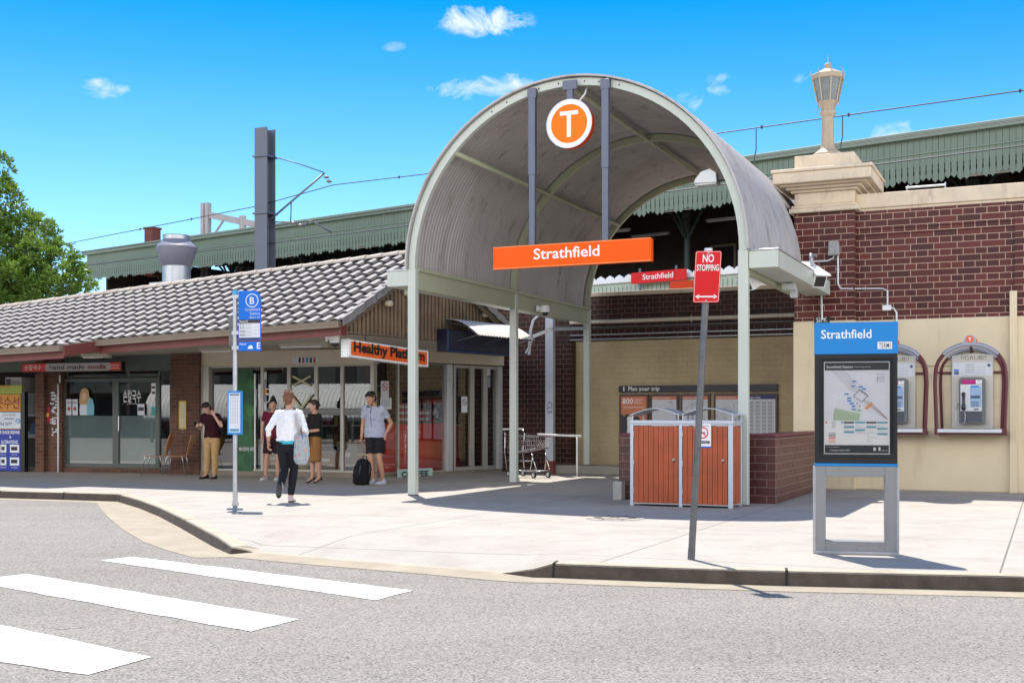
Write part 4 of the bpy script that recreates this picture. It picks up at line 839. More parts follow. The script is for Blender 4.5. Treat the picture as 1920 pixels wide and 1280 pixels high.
# health shop windows and sliding doors
m = MB(); FB(m, SF, 373, 391, .1, ZG, -.08, .1); fbuild(m, SF, 'window_post', C['alu'], sh, bevel=.005)
for a, b, nm in ((391, 491, 'window'), (491, 541, 'door'), (541, 592, 'door'), (592, 641, 'door'), (641, 697, 'window')):
    window(SF, nm, a, b, .10, ZG, fw=.042 if nm == 'door' else .035)
m = MB(); m.box(LF-.06, LF+.03, -.05, .12, .1, ZG); fbuild(m, SF, 'window_post', C['alu'], sh, bevel=.005)
for a, b, nm in ((705, 748, 'window'), (748, 838, 'window'), (851, 886, 'door'), (886, 911, 'door'), (911, 935, 'door')):
    window(SS, nm, a, b, .07, 2.56, fw=.02 if nm == 'window' else .07)
m = MB(); FB(m, SS, 839, 849, .07, 2.56, -.06, .1); FB(m, SS, 935, 946, .07, 2.56, -.06, .1); fbuild(m, SS, 'window_post', C['aluw'], sh, bevel=.005)
# interior shell
IW = M('shop interior wall', (.16, .13, .11), .8, var=.2)
m = MB(); xs0 = SF.X(320)
for (x0, x1, y) in ((SF.X(118), xs0, 2.6), (xs0, LF-1.4, 3.6)): m.box(x0, x1, y, y+.1, .05, 2.8, 0); m.box(x0, x1, .12, y, .0, .05, 1); m.box(x0, x1, .26, y, 2.78, 2.82, 0)
m.box(xs0-.05, xs0+.05, .3, 3.6, .05, 2.8, 0); m.box(SF.X(105), SF.X(112), .3, 2.6, .05, 2.8, 0); m.box(SF.X(-500), SF.X(66), 2.2, 2.3, 0, 2.8, 2)
m.box(SF.X(-500), SF.X(66), .25, 2.3, 2.6, 2.8, 2)
fbuild(m, SF, 'interior_wall', [IW, M('shop floor', (.12, .10, .09), .5), C['dark']], sh)
m = MB(); m.box(1.6, LS+1.5, 3.2, 3.3, .05, 2.8, 0); m.box(.2, LS+.3, .25, 3.2, .0, .05, 1); m.box(0, LS+.2, .2, 3.2, 2.88, 2.9, 0); m.box(LS+.2, LS+.3, .3, 3.3, .05, 2.8, 0)
fbuild(m, SS, 'interior_wall', [IW, _m['shop floor']], sh)
# fluorescent battens under the soffit
for a, b, y, off, lab in ((377, 446, 657, -1.2, 'white batten light under the eave beside the bus stop pole'), (525, 616, 648, -1.8, 'long white batten light under the eave above the sliding doors'), (155, 205, 668, -1.4, 'short white batten light above the noodle sign')):
    x0, x1 = SF.X(a, off), SF.X(b, off); z = SF.Z((a+b)/2, y, off); m = MB(); m.box(x0, x1, off-.06, off+.06, z-.0, z+.06, 0); m.tube([(x0+.03, off-.02, z-.02), (x1-.03, off-.02, z-.02)], .02, 8, 1); m.box(x1-.15, x1+.02, off-.04, off+.06, z-.04, z+.05, 0); m.box(x0+.1, x0+.16, off-.03, off+.03, z+.05, z+.22, 0); m.box(x1-.26, x1-.2, off-.03, off+.03, z+.05, z+.22, 0)
    m.build('batten_light', [C['soffit'], C['wht']], fr=SF, at=((x0+x1)/2, off, z), label=lab, cat='light', group='batten lights under the eave')
# signs on the shops
yo = -.75; x0, x1 = SF.X(40, yo), SF.X(228, yo); z0, z1 = SF.Z(135, 697, yo), SF.Z(135, 679, yo)
t = thing('noodle_sign', 'long red and grey lightbox lettered hand made noodle under the eave', 'sign', SF, ((x0+x1)/2, yo, z0)); L = x1-x0
m = MB(); m.box(x0, x1, yo, yo+.14, z0, z1, 0); y = yo-.002; hh = z1-z0
m.quad((x0+.02, y, z0+.02), (x1-.02, y, z0+.02), (x1-.02, y, z1-.02), (x0+.02, y, z1-.02), 1)
n_ = 10; a, b = x0+L*.26, x0+L*.88
cap = [(a+.05*sin(pi*j/n_)*-1, z0+.02+(hh-.04)*(1-j/n_)) for j in range(n_+1)]; cap2 = [(b+.05*sin(pi*j/n_), z0+.02+(hh-.04)*j/n_) for j in range(n_+1)]
m.poly([(x_, y-.002, z_) for x_, z_ in cap+cap2], 2)
m.text('손칼국수', x0+L*.12, z0+hh*.3, hh*.42, y-.004, 4, wid=L*.17); m.text('hand made', x0+L*.29, z0+hh*.28, hh*.48, y-.006, 3, align='L', wid=L*.35, bold=.03); m.text('noodle', x0+L*.67, z0+hh*.28, hh*.48, y-.006, 5, align='L', wid=L*.18, bold=.08)
for q in (.32, .58): m.box(x0+L*.89, x0+L*.975, y-.004, y, z0+hh*q, z0+hh*(q+.05), 4)
m.build('sign_box', [C['blk'], M('noodle red', (.62, .05, .025), .4), M('noodle grey', (.42, .40, .40), .4), C['blk'], C['wht'], M('wine lettering', (.22, .01, .02), .4)], t, bevel=.004)
m = MB(); 
for q in (.45, .8): m.tube([(x0+L*q, yo+.07, z1), (x0+L*q, yo+.07, z1+.4)], .012, 6)
m.build('hanger', C['blk'], t)
# healthy platform lightbox, perpendicular to the street
HF = Fr(D(655, 660, 22.2).xy, 50); z1 = HF.Z(655, 636, 0); z0 = HF.Z(655, 668, 0); x1 = HF.X(803, 0); dr = -.13
t = thing('lightbox_sign', 'orange lightbox sign lettered Healthy Platform in a white frame', 'sign', HF, (x1/2, 0, z0+dr))
def sk(m): m.v = [(x, y, z+dr*x/x1) for x, y, z in m.v]; return m
m = MB(); m.box(0, x1, 0, .20, z0, z1, 0); m.box(-.02, .0, -.01, .21, z0-.01, z1+.01, 0); y = -.004
m.quad((.04, y, z0+.03), (x1-.04, y, z0+.03), (x1-.04, y, z1-.03), (.04, y, z1-.03), 1)
m.text('Healthy Platform', x1/2, z0+.11, .175, y-.003, 2, wid=x1*.90, bold=.14)
for q in range(5):
    for w_ in (.02, .18): m.obox((-.022, w_, z0+.03+q*(z1-z0-.06)/4), (.006, .012, .012), None, 3)
sk(m).build('sign_box', [C['wht'], M('lightbox orange', (.80, .12, .015), .35), C['blk'], C['steel']], t, bevel=.006)
m = MB()
for q in (.5, 1.6): m.tube([(q, .1, z1-.1), (q, .1, z1+.2)], .015, 6)
m.build('hanger', C['galvd'], t)
# white vent / dome by lightbox
dome_cam('white dome camera at the corner of the eave left of the lightbox', Fr(D(628, 640, 22.4).xy, 0), (0, 0, H+140*22.4/F))
# bulkhead lights on the gable
for px, py, lab in ((727, 569, 'oval cream bulkhead light high on the left of the gable'), (909, 589, 'oval cream bulkhead light on the gable beside the middle post'), (935, 612, 'oval cream bulkhead light lowest on the right of the gable'), (762, 549, 'oval cream bulkhead light on the gable half behind the front post')):
    lf = Fr((E_-on*.18).xy, math.degrees(atan2(gd.y, gd.x))); x, z = lf.loc(px, py, -.06)
    m = MB(); m.lathe([(.02, -.12), (.09, -.10), (.10, -.02), (.07, .0)], (0, 0, 0), 12, 0); m.v = [(x+a, -.03+c_*1.0, z+b*.65) for a, b, c_ in m.v]; m.tube([(x-.14, -.02, z), (x-.09, -.05, z)], .025, 8, 1)
    m.build('bulkhead_light', [M('lamp cream glass', (.70, .62, .42), .3), C['galvd']], fr=lf, at=(x, 0, z), smooth=True, label=lab, cat='light', group='bulkhead lights on the gable')
GF = Fr(E_.xy, math.degrees(atan2(gd.y, gd.x)))
# blue signboard and curved awning over the side door
t = thing('blue_signboard', 'dark blue blank signboard under the curved awning on the gable', 'sign', GF, (GF.X(895, -.12), -.12, 2.8))
xa, xb2 = GF.X(838, -.12), GF.X(957, -.12); za = GF.Z(860, 618, -.12); zb_ = GF.Z(860, 660, -.12)
m = MB(); m.box(xa, xb2, -.12, .14, zb_, za, 0); m.box(xa+.05, xb2-.05, -.124, -.12, zb_+.05, za-.04, 1); m.box(xa, xa+.03, -.14, -.12, zb_, za, 2); m.box(xa, xb2, -.14, -.12, zb_, zb_+.025, 2)
m.build('panel', [M('navy board', (.010, .013, .03), .3), M('dark glossy board', (.03, .035, .06), .15), M('blue edge', (.015, .045, .17), .4)], t, bevel=.004)
t = thing('door_awning', 'small curved white corrugated awning over the side doors', 'awning', GF, (GF.X(920, -.3), -.3, 3.0))
m = MB(); xa, xb2 = GF.X(836, +.15)-.02, GF.X(1003, -.7); n_ = 80; k = 8; z0 = GF.Z(836, 600, +.15)
for lay in (0, 1):
    base = len(m.v)
    for i in range(n_+1):
        x = xa+(xb2-xa)*i/n_
        for j in range(k+1):
            q = j/k; yy = .15-.85*q; z = z0+.02-.36*q*q+.010*sin(i*pi/2)+(.004 if lay else 0); m.v.append((x, yy, z))
    for i in range(n_):
        for j in range(k): q = (base+i*(k+1)+j, base+(i+1)*(k+1)+j, base+(i+1)*(k+1)+j+1, base+i*(k+1)+j+1); m.f.append(q if lay else q[::-1]); m.m.append(0)
m.build('sheet', M('white awning sheet', (.66, .64, .60), .5), t, smooth=True)
m = MB()
for x in (xa+.05, (xa+xb2)/2, xb2-.05): m.tube([(x, +.15, z0-.05), (x, -.3, z0-.12), (x, -.69, z0-.36)], .014, 6); m.tube([(x, +.15, z0-.5), (x, -.65, z0-.33)], .014, 6)
m.build('frame', C['galvd'], t)
# white service pipes between shop and station
for i in range(4):
    o = .07*i; pts = [cl(985+i*4, 662-i*4, 5.6+o), cl(992+i*3, 650-i*4, 5.6+o), cl(1000, 632-i*3, 5.8+o), cl(1035, 618-i*3, 5.8+o), (CF.X(1098, 8.0), 8.0, CF.Z(1098, 617-i*3, 8.0))] if i < 2 else [cl(987+i*2, 665, 7.9), cl(990+i*2, 620, 7.9), cl(995+i*2, 600, 7.9), cl(1004+i*2, 592, 7.9)]
    pipe(['lowest white service pipe bending from the shop to the station wall', 'second white service pipe just above the lowest one', 'left white riser pipe behind the gable corner', 'right white riser pipe behind the gable corner'][i], pts, .022, 'aluw', group='service pipes behind the gable', clips=False)
# downpipe
x = CF.X(1034, 8.2); m = MB(); m.box(x-.1, x+.1, 8.05, 8.2, .28, CF.Z(1034, 588, 8.2), 0); m.box(x-.12, x+.12, 8.03, 8.22, 0, .3, 1); m.text('CLS', x, .95+.6, .12, 8.048, 2, ux=(0, 0, -1), uz=(1, 0, 0), o=(x-.04, 8.046, 1.55))
m.build('downpipe', [C['bluegrey'], M('rusty shoe', (.2, .05, .03), .7), C['blk']], fr=CF, at=(x, 8.1, 0), bevel=.006, label='square pale blue-grey downpipe with a rusty foot beside the trolley', cat='pipe')
# handrail
t = thing('handrail', 'thin white handrail on one post between trolley and cream wall', 'handrail', CF, (CF.X(1083, 7.2), 7.2, 0)); y = 7.2
z = CF.Z(1050, 816, y); m = MB(); m.tube([(CF.X(1008, y), y, z+.02), (CF.X(1090, y), y, z-.01)], .025, 8); m.build('rail', C['wht'], t, smooth=True)
m = MB(); m.tube([(CF.X(1082, y), y, 0), (CF.X(1082, y), y, z)], .02, 8); m.build('post', C['wht'], t, smooth=True)
# roof vent
vc = D(331, 480, 30.6); k = 30.6/2238; zz = lambda y: H+(780-y)*k
m = MB(); m.lathe([(26*k, zz(540)), (26*k, zz(500))], (vc.x, vc.y, 0), 24, 1); m.lathe([(25*k, zz(501)), (27*k, zz(499)), (38*k, zz(466)), (38*k, zz(464)), (25*k, zz(451)), (25*k, zz(450))], (vc.x, vc.y, 0), 28, 0); m.lathe([(24.5*k, zz(451)), (24.5*k, zz(443)), (25.5*k, zz(442)), (22*k, zz(441.5))], (vc.x, vc.y, 0), 24, 1)
m.obox((vc.x, vc.y, zz(536)), (.95, .95, .12), Matrix.Rotation(R(-27), 4, 'Z'), 1)
m.build('roof_vent', [M('vent grey paint', (.20, .20, .25), .5, metal=.1), C['galv']], at=(vc.x, vc.y, zz(536)), smooth=True, ang=30, label='fat grey round exhaust vent on the roof ridge', cat='vent')
# ================================================================ STREET FURNITURE
# twin timber bins
bx0, bx1, by0, by1, bh = 4.13, 5.70, -.70, -.10, 1.24
t = thing('recycling_bins', 'twin red-brown timber slat bins in silver frames with curved hoods', 'bin', CF, ((bx0+bx1)/2, by0, 0)); xm = (bx0+bx1)/2
m = MB(); s = .05
for x in (bx0, xm-s/2, bx1-s*1.3):
    for y in (by0, by1-s): m.box(x, x+s*(1.3 if x > xm else 1), y, y+s, 0, bh)
m.box(bx0-.008, bx1+.012, by0-.008, by1+.008, bh, bh+.05)
m.box(bx0, bx1, by0+.01, by1-.01, bh-.03, bh); m.box(bx0+.02, bx1-.02, by0+.02, by1-.02, .03, .06)
m.build('frame', C['bluegrey'], t, bevel=.004)
for q, (a, b) in enumerate(((bx0+s+.008, xm-s/2-.008), (xm+s/2+.008, bx1-s*1.3-.008))):
    m = MB(); n_ = 9; w_ = (b-a)/n_
    for i in range(n_): m.box(a+i*w_+.002, a+(i+1)*w_-.003, by0+.006, by0+.024, .05, bh-.04, 0)
    m.box(a, b, by0+.024, by0+.03, .05, bh-.04, 1)
    d_ = m.build('door', [C['wood'], C['blk']], t, bevel=.0015)
    m = MB(); m.disc((b-.07, .70), .02, by0+.0, 0, 14); m.lathe([(.02, 0), (.02, .01)], (0, 0, 0), 12); m.v = [(x+b-.07, by0-.004+z, y+.70) if i >= 14 else (x, y, z) for i, (x, y, z) in enumerate(m.v)]; m.box(b-.075, b-.055, by0-.012, by0-.003, .67, .695, 1)
    m.build('lock', [C['chrome'], C['blk']], d_)
    m = MB()
    for z in (.2, .62, 1.05): m.box(a-.012, a+.004, by0-.006, by0+.006, z, z+.07)
    m.build('hinge', C['galv'], d_)
for y in (0,):
    m = MB(); n_ = 7; a, b = by0+s, by1-s; w_ = (b-a)/n_
    for i in range(n_): m.box(bx1-.03, bx1-.012, a+i*w_+.002, a+(i+1)*w_-.003, .05, bh-.04, 0)
    for i in range(n_): m.box(bx0+.012, bx0+.03, a+i*w_+.002, a+(i+1)*w_-.003, .05, bh-.04, 0)
    m.build('side_slats', C['wood'], t, bevel=.0015)
for q, (a, b) in enumerate(((bx0+.0, xm), (xm, bx1+.03))):
    m = MB(); n_ = 14; g = .012; o = []
    for i in range(n_+1): u = i/n_; o.append((a+.01+(b-a-.02)*u, bh+.13+.10*sin(pi*u)))
    P5 = [(x, z) for x, z in o]+[(x, z-.008) for x, z in o[::-1]]
    for i in range(n_): m.slab([(o[i][0], by0-.02, o[i][1]), (o[i+1][0], by0-.02, o[i+1][1]), (o[i+1][0], by0-.02, o[i+1][1]-.008), (o[i][0], by0-.02, o[i][1]-.008)], (0, by1-by0+.04, 0))
    m.build('hood', M('silver hood', (.55, .60, .66), .35, metal=.5, var=.03), t)
    for x in (a+.03, b-.04):
        for y in (by0+.03, by1-.04): m = MB(); m.tube([(x, y, bh+.04), (x, y, bh+.15)], .012, 6); m.build('hood_post', C['bluegrey'], t)
x0, x1, z0, z1 = CF.rect(1312, 794, 1333, 839, by0-.01); x0 = CF.X(1303, by0)
m = MB(); yy = by0-.004; m.box(x0, x1, yy-.003, yy, z0, z1, 0); xc = (x0+x1)/2; zc = z0+(z1-z0)*.62
m.disc((xc, zc), .085, yy-.005, 1, 28, .068); m.obox((xc, yy-.0055, zc), (.015, .001, .15), Matrix.Rotation(R(-45), 4, 'Y'), 1); m.box(xc-.05, xc+.04, yy-.0045, yy-.004, zc-.008, zc+.008, 2)
m.box(x0+.02, x1-.02, yy-.0045, yy-.003, z0+.06, z0+.10, 2); m.text('SMOKE FREE AREA', xc, z1-.045, .022, yy-.005, 2, maxw=.2); m.text('No smoking', xc, z0+.07, .02, yy-.006, 0); m.box(x0, x1, yy-.0045, yy-.003, z0, z0+.02, 3)
m.build('smoke_free_notice', [C['wht'], C['red'], C['blk'], C['blue']], t)

# information stand with map
MS = Fr(G(1604, 1037.5).xy, -13.5)
X = lambda p: MS.X(p, 0)
ZZ = lambda y: H+(780-y)*MS.o.y/F
w2 = (X(1681)-X(1525))/2; hw = .075
t = thing('map_stand', 'blue-topped station map stand on an open silver frame near the kerb', 'sign', MS)
zt, zb1, zb2, zf = ZZ(605), ZZ(664), ZZ(868), ZZ(874)
m = MB(); m.box(-w2, w2, -hw, hw, zb1, zt, 0); m.text('Strathfield', -w2+.065, zt-.155, .082, -hw-.002, 1, align='L', wid=.475, bold=.04)
m.box(w2-.19, w2-.055, -hw-.002, -hw-.001, zb1+.045, zb1+.115, 1); m.text('TERM1', w2-.1225, zb1+.055, .048, -hw-.003, 2, wid=.112, bold=.01)
m.build('header', [C['blue2'], C['wht'], C['blk']], t, bevel=.004)
m = MB(); m.box(-w2+.004, w2-.004, -hw+.004, hw-.004, zb2, zb1-.002, 0); m.box(-w2, w2, -hw-.001, hw+.001, zb2-.025, zb2, 1)
pb = m.build('display_case', [M('black case', (.018, .019, .022), .3), C['blue2']], t, bevel=.003)
# poster inside the case
mp_ = [C['wht'], M('map pale', (.76, .77, .82), .5, var=.03), M('header dark', (.04, .045, .05), .4), M('map road white', (.82, .84, .88), .5), M('map park', (.45, .55, .40), .5), M('map orange', (.80, .38, .16), .5), C['ink'], C['blue2'], M('map teal', (.10, .36, .50), .5), M('rail line', (.35, .25, .25), .5), C['red']]
a, b = -w2+.10, w2-.085; pz1, pz0 = ZZ(680), ZZ(849); y = -hw-.0005
m = MB(); m.box(a-.008, b+.008, y, -hw+.01, pz0-.008, pz1+.008, 0)
ph = pz1-pz0; pw = b-a
def rq(u0, v0, u1, v1, mi, l=1): m.quad((a+pw*u0, y-.0006*l, pz1-ph*v1), (a+pw*u1, y-.0006*l, pz1-ph*v1), (a+pw*u1, y-.0006*l, pz1-ph*v0), (a+pw*u0, y-.0006*l, pz1-ph*v0), mi)
def ln(u0, v0, u1, v1, w_, mi, l=2):
    x0, z0, x1, z1 = a+pw*u0, pz1-ph*v0, a+pw*u1, pz1-ph*v1; L = sqrt((x1-x0)**2+(z1-z0)**2)+1e-9; nx, nz = -(z1-z0)/L*w_, (x1-x0)/L*w_
    m.quad((x0-nx, y-.0006*l, z0-nz), (x1-nx, y-.0006*l, z1-nz), (x1+nx, y-.0006*l, z1+nz), (x0+nx, y-.0006*l, z0+nz), mi)
rq(0, 0, 1, .085, 2); rq(0, .09, 1, .64, 1); rq(0, .645, 1, .905, 0); rq(0, .91, 1, 1, 2)
m.text('Strathfield Station', a+.015, pz1-ph*.06, .024, y-.002, 0, align='L', wid=.25, bold=.05); m.text('Public Transport Map', a+.28, pz1-ph*.055, .012, y-.002, 0, align='L')
m.text('transportnsw.info', a+.05, pz1-ph*.975, .018, y-.002, 0, align='L'); m.text('For more information', a+.02, pz1-ph*.935, .009, y-.002, 0, align='L')
rq(.76, .935, .80, .97, 0, 2); rq(.84, .93, .87, .97, 0, 2); m.text('Transport', a+pw*.87, pz1-ph*.972, .012, y-.002, 0, align='L')
m.poly([(a+pw*.14, y-.0010, pz1-ph*.5), (a+pw*.58, y-.0010, pz1-ph*.565), (a+pw*.55, y-.0010, pz1-ph*.638), (a+pw*.12, y-.0010, pz1-ph*.638)], 4)
for c_ in ((0, .2, 1, .36), (.55, .09, .42, .3), (0, .33, .3, .40), (.1, .12, .02, .4), (.30, .1, .98, .17), (.65, .4, .78, .1), (.7, .36, 1, .39), (.85, .2, .8, .5), (.16, .36, .12, .64), (.2, .28, .36, .17), (.6, .55, .98, .63), (.55, .63, .6, .38), (0, .5, .14, .53)): ln(*c_, .004, 3, 3)
for q in range(5): ln(.12+.05*q, .09, .42+.04*q, .31+.01*q, .0012, 9, 4); ln(.60+.025*q, .42-.0*q, .97, .63-.004*q, .0012, 9, 4)
m.poly([(a+pw*u, y-.003, pz1-ph*v) for u, v in ((.44, .37), (.55, .29), (.68, .36), (.62, .42), (.58, .44))], 6); m.poly([(a+pw*u, y-.0036, pz1-ph*v) for u, v in ((.46, .37), (.55, .31), (.66, .365), (.58, .43))], 1)
m.poly([(a+pw*u, y-.004, pz1-ph*v) for u, v in ((.62, .50), (.72, .44), (.76, .46), (.66, .52))], 5); m.poly([(a+pw*u, y-.004, pz1-ph*v) for u, v in ((.49, .53), (.55, .505), (.58, .53), (.55, .55))], 4)
for u, v in ((.43, .20), (.41, .255), (.53, .26), (.58, .285), (.31, .34), (.35, .385), (.35, .415), (.39, .445), (.42, .475), (.42, .51)): rq(u, v, u+.065, v+.014, 7, 6)
for u, v in ((.58, .33), (.63, .35), (.67, .375), (.51, .45), (.55, .48)): m.disc((a+pw*u, pz1-ph*v), .006, y-.004, 2, 10)
for v in (.13, .16, .175, .19, .21): rq(.82, v, .835, v+.008, 2, 6); rq(.85, v, .93, v+.003, 6, 6)
for k_, (c_, vv) in enumerate(((.30, (.652, .70, .755)), (.475, (.652, .735)), (.65, (.652, .70)), (.82, (.652, .72, .78)))):
    for v in vv: rq(c_, v, c_+.16, v+.018, 2 if v == .652 and k_ % 2 == 0 else 8, 3)
    for q in range(11 if k_ == 2 else 6): rq(c_+.01, .685+q*.018, c_+.05+.06*((q*7) % 3), .688+q*.018, 6, 2)
for q in range(5): rq(.06, .775+q*.024, .17, .786+q*.024, (6, 2, 10, 5, 5)[q], 3)
m.disc((a+pw*.025, pz1-ph*.66), .008, y-.004, 10, 12); m.disc((a+pw*.27, pz1-ph*.66), .008, y-.004, 7, 12)
for q in range(6): rq(.11, .655+q*.012, .17, .659+q*.012, 6, 3)
m.build('map_poster', mp_, pb)
m = MB(); m.box(-w2+.055, -w2+.06, -hw-.012, -hw, zb2+.07, zb1-.04, 1); m.box(w2-.045, w2-.04, -hw-.012, -hw, zb2+.07, zb1-.04, 1); m.box(-w2+.055, w2-.04, -hw-.012, -hw, zb2+.066, zb2+.07, 1); m.box(-w2+.055, w2-.04, -hw-.012, -hw, zb1-.044, zb1-.04, 1)
m.quad((-w2+.06, -hw-.010, zb2+.07), (w2-.045, -hw-.010, zb2+.07), (w2-.045, -hw-.010, zb1-.044), (-w2+.06, -hw-.010, zb1-.044), 0)
m.build('cover_glass', [GLASS('poster glass', (.97, .97, .97), .0), C['blk']], pb)
iw0, iw1, iz0, iz1 = X(1548), X(1658), ZZ(1013), ZZ(893)
m = MB(); m.box(-w2, iw0, -hw, hw, .02, zb2-.026); m.box(iw1, w2, -hw, hw, .02, zb2-.026); m.box(iw0, iw1, -hw, hw, .02, iz0); m.box(iw0, iw1, -hw, hw, iz1, zb2-.026)
m.box(-w2-.012, -w2+.012, -hw-.006, hw+.006, 0, zb2-.03, 1); m.box(w2-.012, w2+.012, -hw-.006, hw+.006, 0, zb2-.03, 1); m.box(-w2, w2, -hw-.01, hw+.01, 0, .035, 1)
m.build('base_frame', [M('stand silver', (.27, .28, .285), .45, metal=.4, var=.05, dirt=.2), C['galv']], t, bevel=.004)

# NO STOPPING sign on leaning pole
b0 = G(1296, 1048); tilt = atan2(32/F*b0.y, (1048-468)/F*b0.y)
NP = Fr(b0.xy, -4)
t = thing('no_stopping_sign', 'red no stopping sign on a leaning grey pole at the kerb', 'sign', NP)
sh_ = math.tan(tilt); k = b0.y/F; zs = lambda y: (1048-y)*k
def lean(m, ty=0): m.v = [(x+z*sh_, y+z*ty, z) for x, y, z in m.v]; return m
m = MB(); r = .033
for i in range(8): z0 = -.02+i*(zs(470)+.02)/8; z1 = -.02+(i+1)*(zs(470)+.02)/8; m.tube([(0, 0, z0), (0, 0, z1)], r, 16, 0, cap=False)
m.tube([(0, 0, zs(475)), (0, 0, zs(466))], r+.006, 14, 1); m.tube([(0, 0, 0), (0, 0, .10)], r+.002, 14, 0)
lean(m).build('pole', [C['galvd'], C['aluw']], t, smooth=True, ang=40)
z0, z1 = zs(568), zs(472); hwid = .122; y = -.045; m = MB(); rr = .018; o = []
for cxx, czz, a0 in ((hwid-rr, z1-rr, 0), (-hwid+rr, z1-rr, 90), (-hwid+rr, z0+rr, 180), (hwid-rr, z0+rr, 270)):
    for q in range(5): a_ = R(a0+q*22.5); o.append((cxx+rr*cos(a_), y, czz+rr*sin(a_)))
m.slab(o[::-1], (0, .003, 0), 0); o2 = [(x*.955, y-.001, (z0+z1)/2+(z-(z0+z1)/2)*.975) for x, y_, z in o]; o3 = [(x*.93, y-.0012, (z0+z1)/2+(z-(z0+z1)/2)*.963) for x, y_, z in o]
n_ = len(o2); m.add(o2+o3, [(i, (i+1) % n_, n_+(i+1) % n_, n_+i) for i in range(n_)], 1)
m.text('NO', 0, z1-.105, .072, y-.002, 1, wid=.105, bold=.07); m.text('STOPPING', 0, z1-.185, .056, y-.002, 1, wid=.208, bold=.06)
zc = z0+.055; m.box(-.085, .085, y-.002, y-.001, zc-.007, zc+.007, 1); m.poly([(-.105, y-.002, zc), (-.07, y-.002, zc-.022), (-.07, y-.002, zc+.022)], 1); m.poly([(.105, y-.002, zc), (.07, y-.002, zc+.022), (.07, y-.002, zc-.022)], 1)
for z in (z1-.018, z0+.018): m.disc((0, z), .008, y-.003, 2, 10)
lean(m).build('sign_plate', [C['red'], C['wht'], C['galv']], t)

# bus stop
BS = Fr(G(441, 947).xy, -12); k = BS.o.y/F; zs = lambda y: (947-y)*k; xs = lambda x: BS.X(x, -.05)
t = thing('bus_stop', 'blue bus stop flag and timetable case on a slim silver pole', 'bus stop', BS)
m = MB(); m.tube([(0, 0, -.01), (0, 0, zs(548))], .035, 14, 0); m.tube([(0, 0, zs(553)), (0, 0, zs(544))], .04, 14, 1); m.tube([(0, 0, 0), (0, 0, .05)], .05, 12, 0); m.tube([(0, 0, .3), (0, 0, .34)], .037, 12, 0)
m.build('pole', [C['galv'], M('light blue cap', (.05, .35, .6), .4)], t, smooth=True, ang=40)
x0, x1 = xs(447), xs(489); z1, zm_, zm2, z0 = zs(546), zs(600), zs(604), zs(638); y = -.05
m = MB(); o = [(x0, y, z0), (x1, y, z0)]+[(x1-.13*(1-cos(R(q))), y, z1-.13*(1-sin(R(q)))) for q in range(0, 91, 15)]+[(x0, y, z1)]
m.slab(o, (0, .012, 0), 0); e = .012
m.box(x0+e, x1-e, y-.002, y-.0005, zm_-.055, zm_, 2); m.box(x0+e, x1-e, y-.002, y-.0005, z0+.035, zm_-.055, 1); m.box(x0+e, x1-e, y-.002, y-.0005, z0+.01, z0+.03, 2)
cx_, cz_ = (x0+x1)/2+.04, z1-.15; m.disc((cx_, cz_), .105, y-.002, 1, 28, .09); m.text('B', cx_, cz_-.052, .10, y-.002, 1, bold=.08)
m.text('Strathfield', x1-.015, z1-.305, .040, y-.002, 1, align='R'); m.text('Station', x1-.015, z1-.365, .040, y-.002, 1, align='R'); m.text('Albert Rd', x1-.015, z1-.418, .030, y-.002, 1, align='R')
m.text('Stand E', x0+.02, zm_-.042, .03, y-.003, 1, align='L', bold=.05)
hh = (zm_-.055-z0-.035)/4
for q, s_ in enumerate(('913', '914', 'M90', 'M90')): zq = zm_-.055-hh*(q+1); m.text(s_, x0+.025, zq+.018, .035, y-.003, 2, align='L'); m.box(x0+.12, x0+.21, y-.003, y-.0025, zq+.028, zq+.036, 3); m.box(x0+.02, x1-.02, y-.003, y-.0025, zq, zq+.003, 3)
m.build('flag_panel', [C['blue'], C['pgrey'], C['blk'], C['ink']], t)
m = MB(); za, zb_ = zs(658), zs(641); m.box(x0, x1, y, y+.012, za, zb_, 0); m.text('Stand', x0+.02, zb_-.05, .032, y-.002, 1, align='L'); m.text('E', x1-.035, za+.03, .09, y-.002, 1, bold=.05); m.poly([(x0+.15, y-.002, za+.03), (x0+.24, y-.002, za+.03), (x0+.225, y-.002, za+.07), (x0+.20, y-.002, za+.085), (x0+.17, y-.002, za+.07)], 1)
m.build('stand_panel', [C['blue'], C['wht']], t)
for z in (zs(556), zs(624), zs(652)): m = MB(); m.box(-.045, x0+.02, -.03, .03, z-.03, z+.03); m.build('clamp', C['galv'], t, bevel=.004)
m = MB(); xa = xs(425); m.slab([(xa, .03, zs(648)), (xa+.09, .03, zs(650)), (xa+.07, .03, zs(592)), (xa-.01, .03, zs(592))], (0, .06, 0)); m.build('rear_panel', C['galvd'], t)
x0, x1, z0, z1 = xs(427), xs(454.5), zs(814), zs(733); m = MB(); y = -.065; m.box(x0, x1, y, -.03, z0, z1, 0); m.box(x0+.025, x1-.03, y-.002, y, z0+.03, z1-.03, 1)
m.box(x0+.04, x1-.045, y-.003, y-.002, z1-.065, z1-.045, 2); m.box(x0+.04, x1-.045, y-.003, y-.002, z0+.045, z0+.085, 3)
for c_ in range(4):
    for q in range(20): xx = x0+.045+c_*.037; m.box(xx, xx+.022, y-.003, y-.002, z1-.09-q*.021, z1-.082-q*.021, 4)
m.build('timetable_case', [C['blue2'], C['pgrey'], M('navy header', (.02, .05, .12), .4), M('teal footer', (.06, .25, .40), .4), C['ink']], t, bevel=.003)

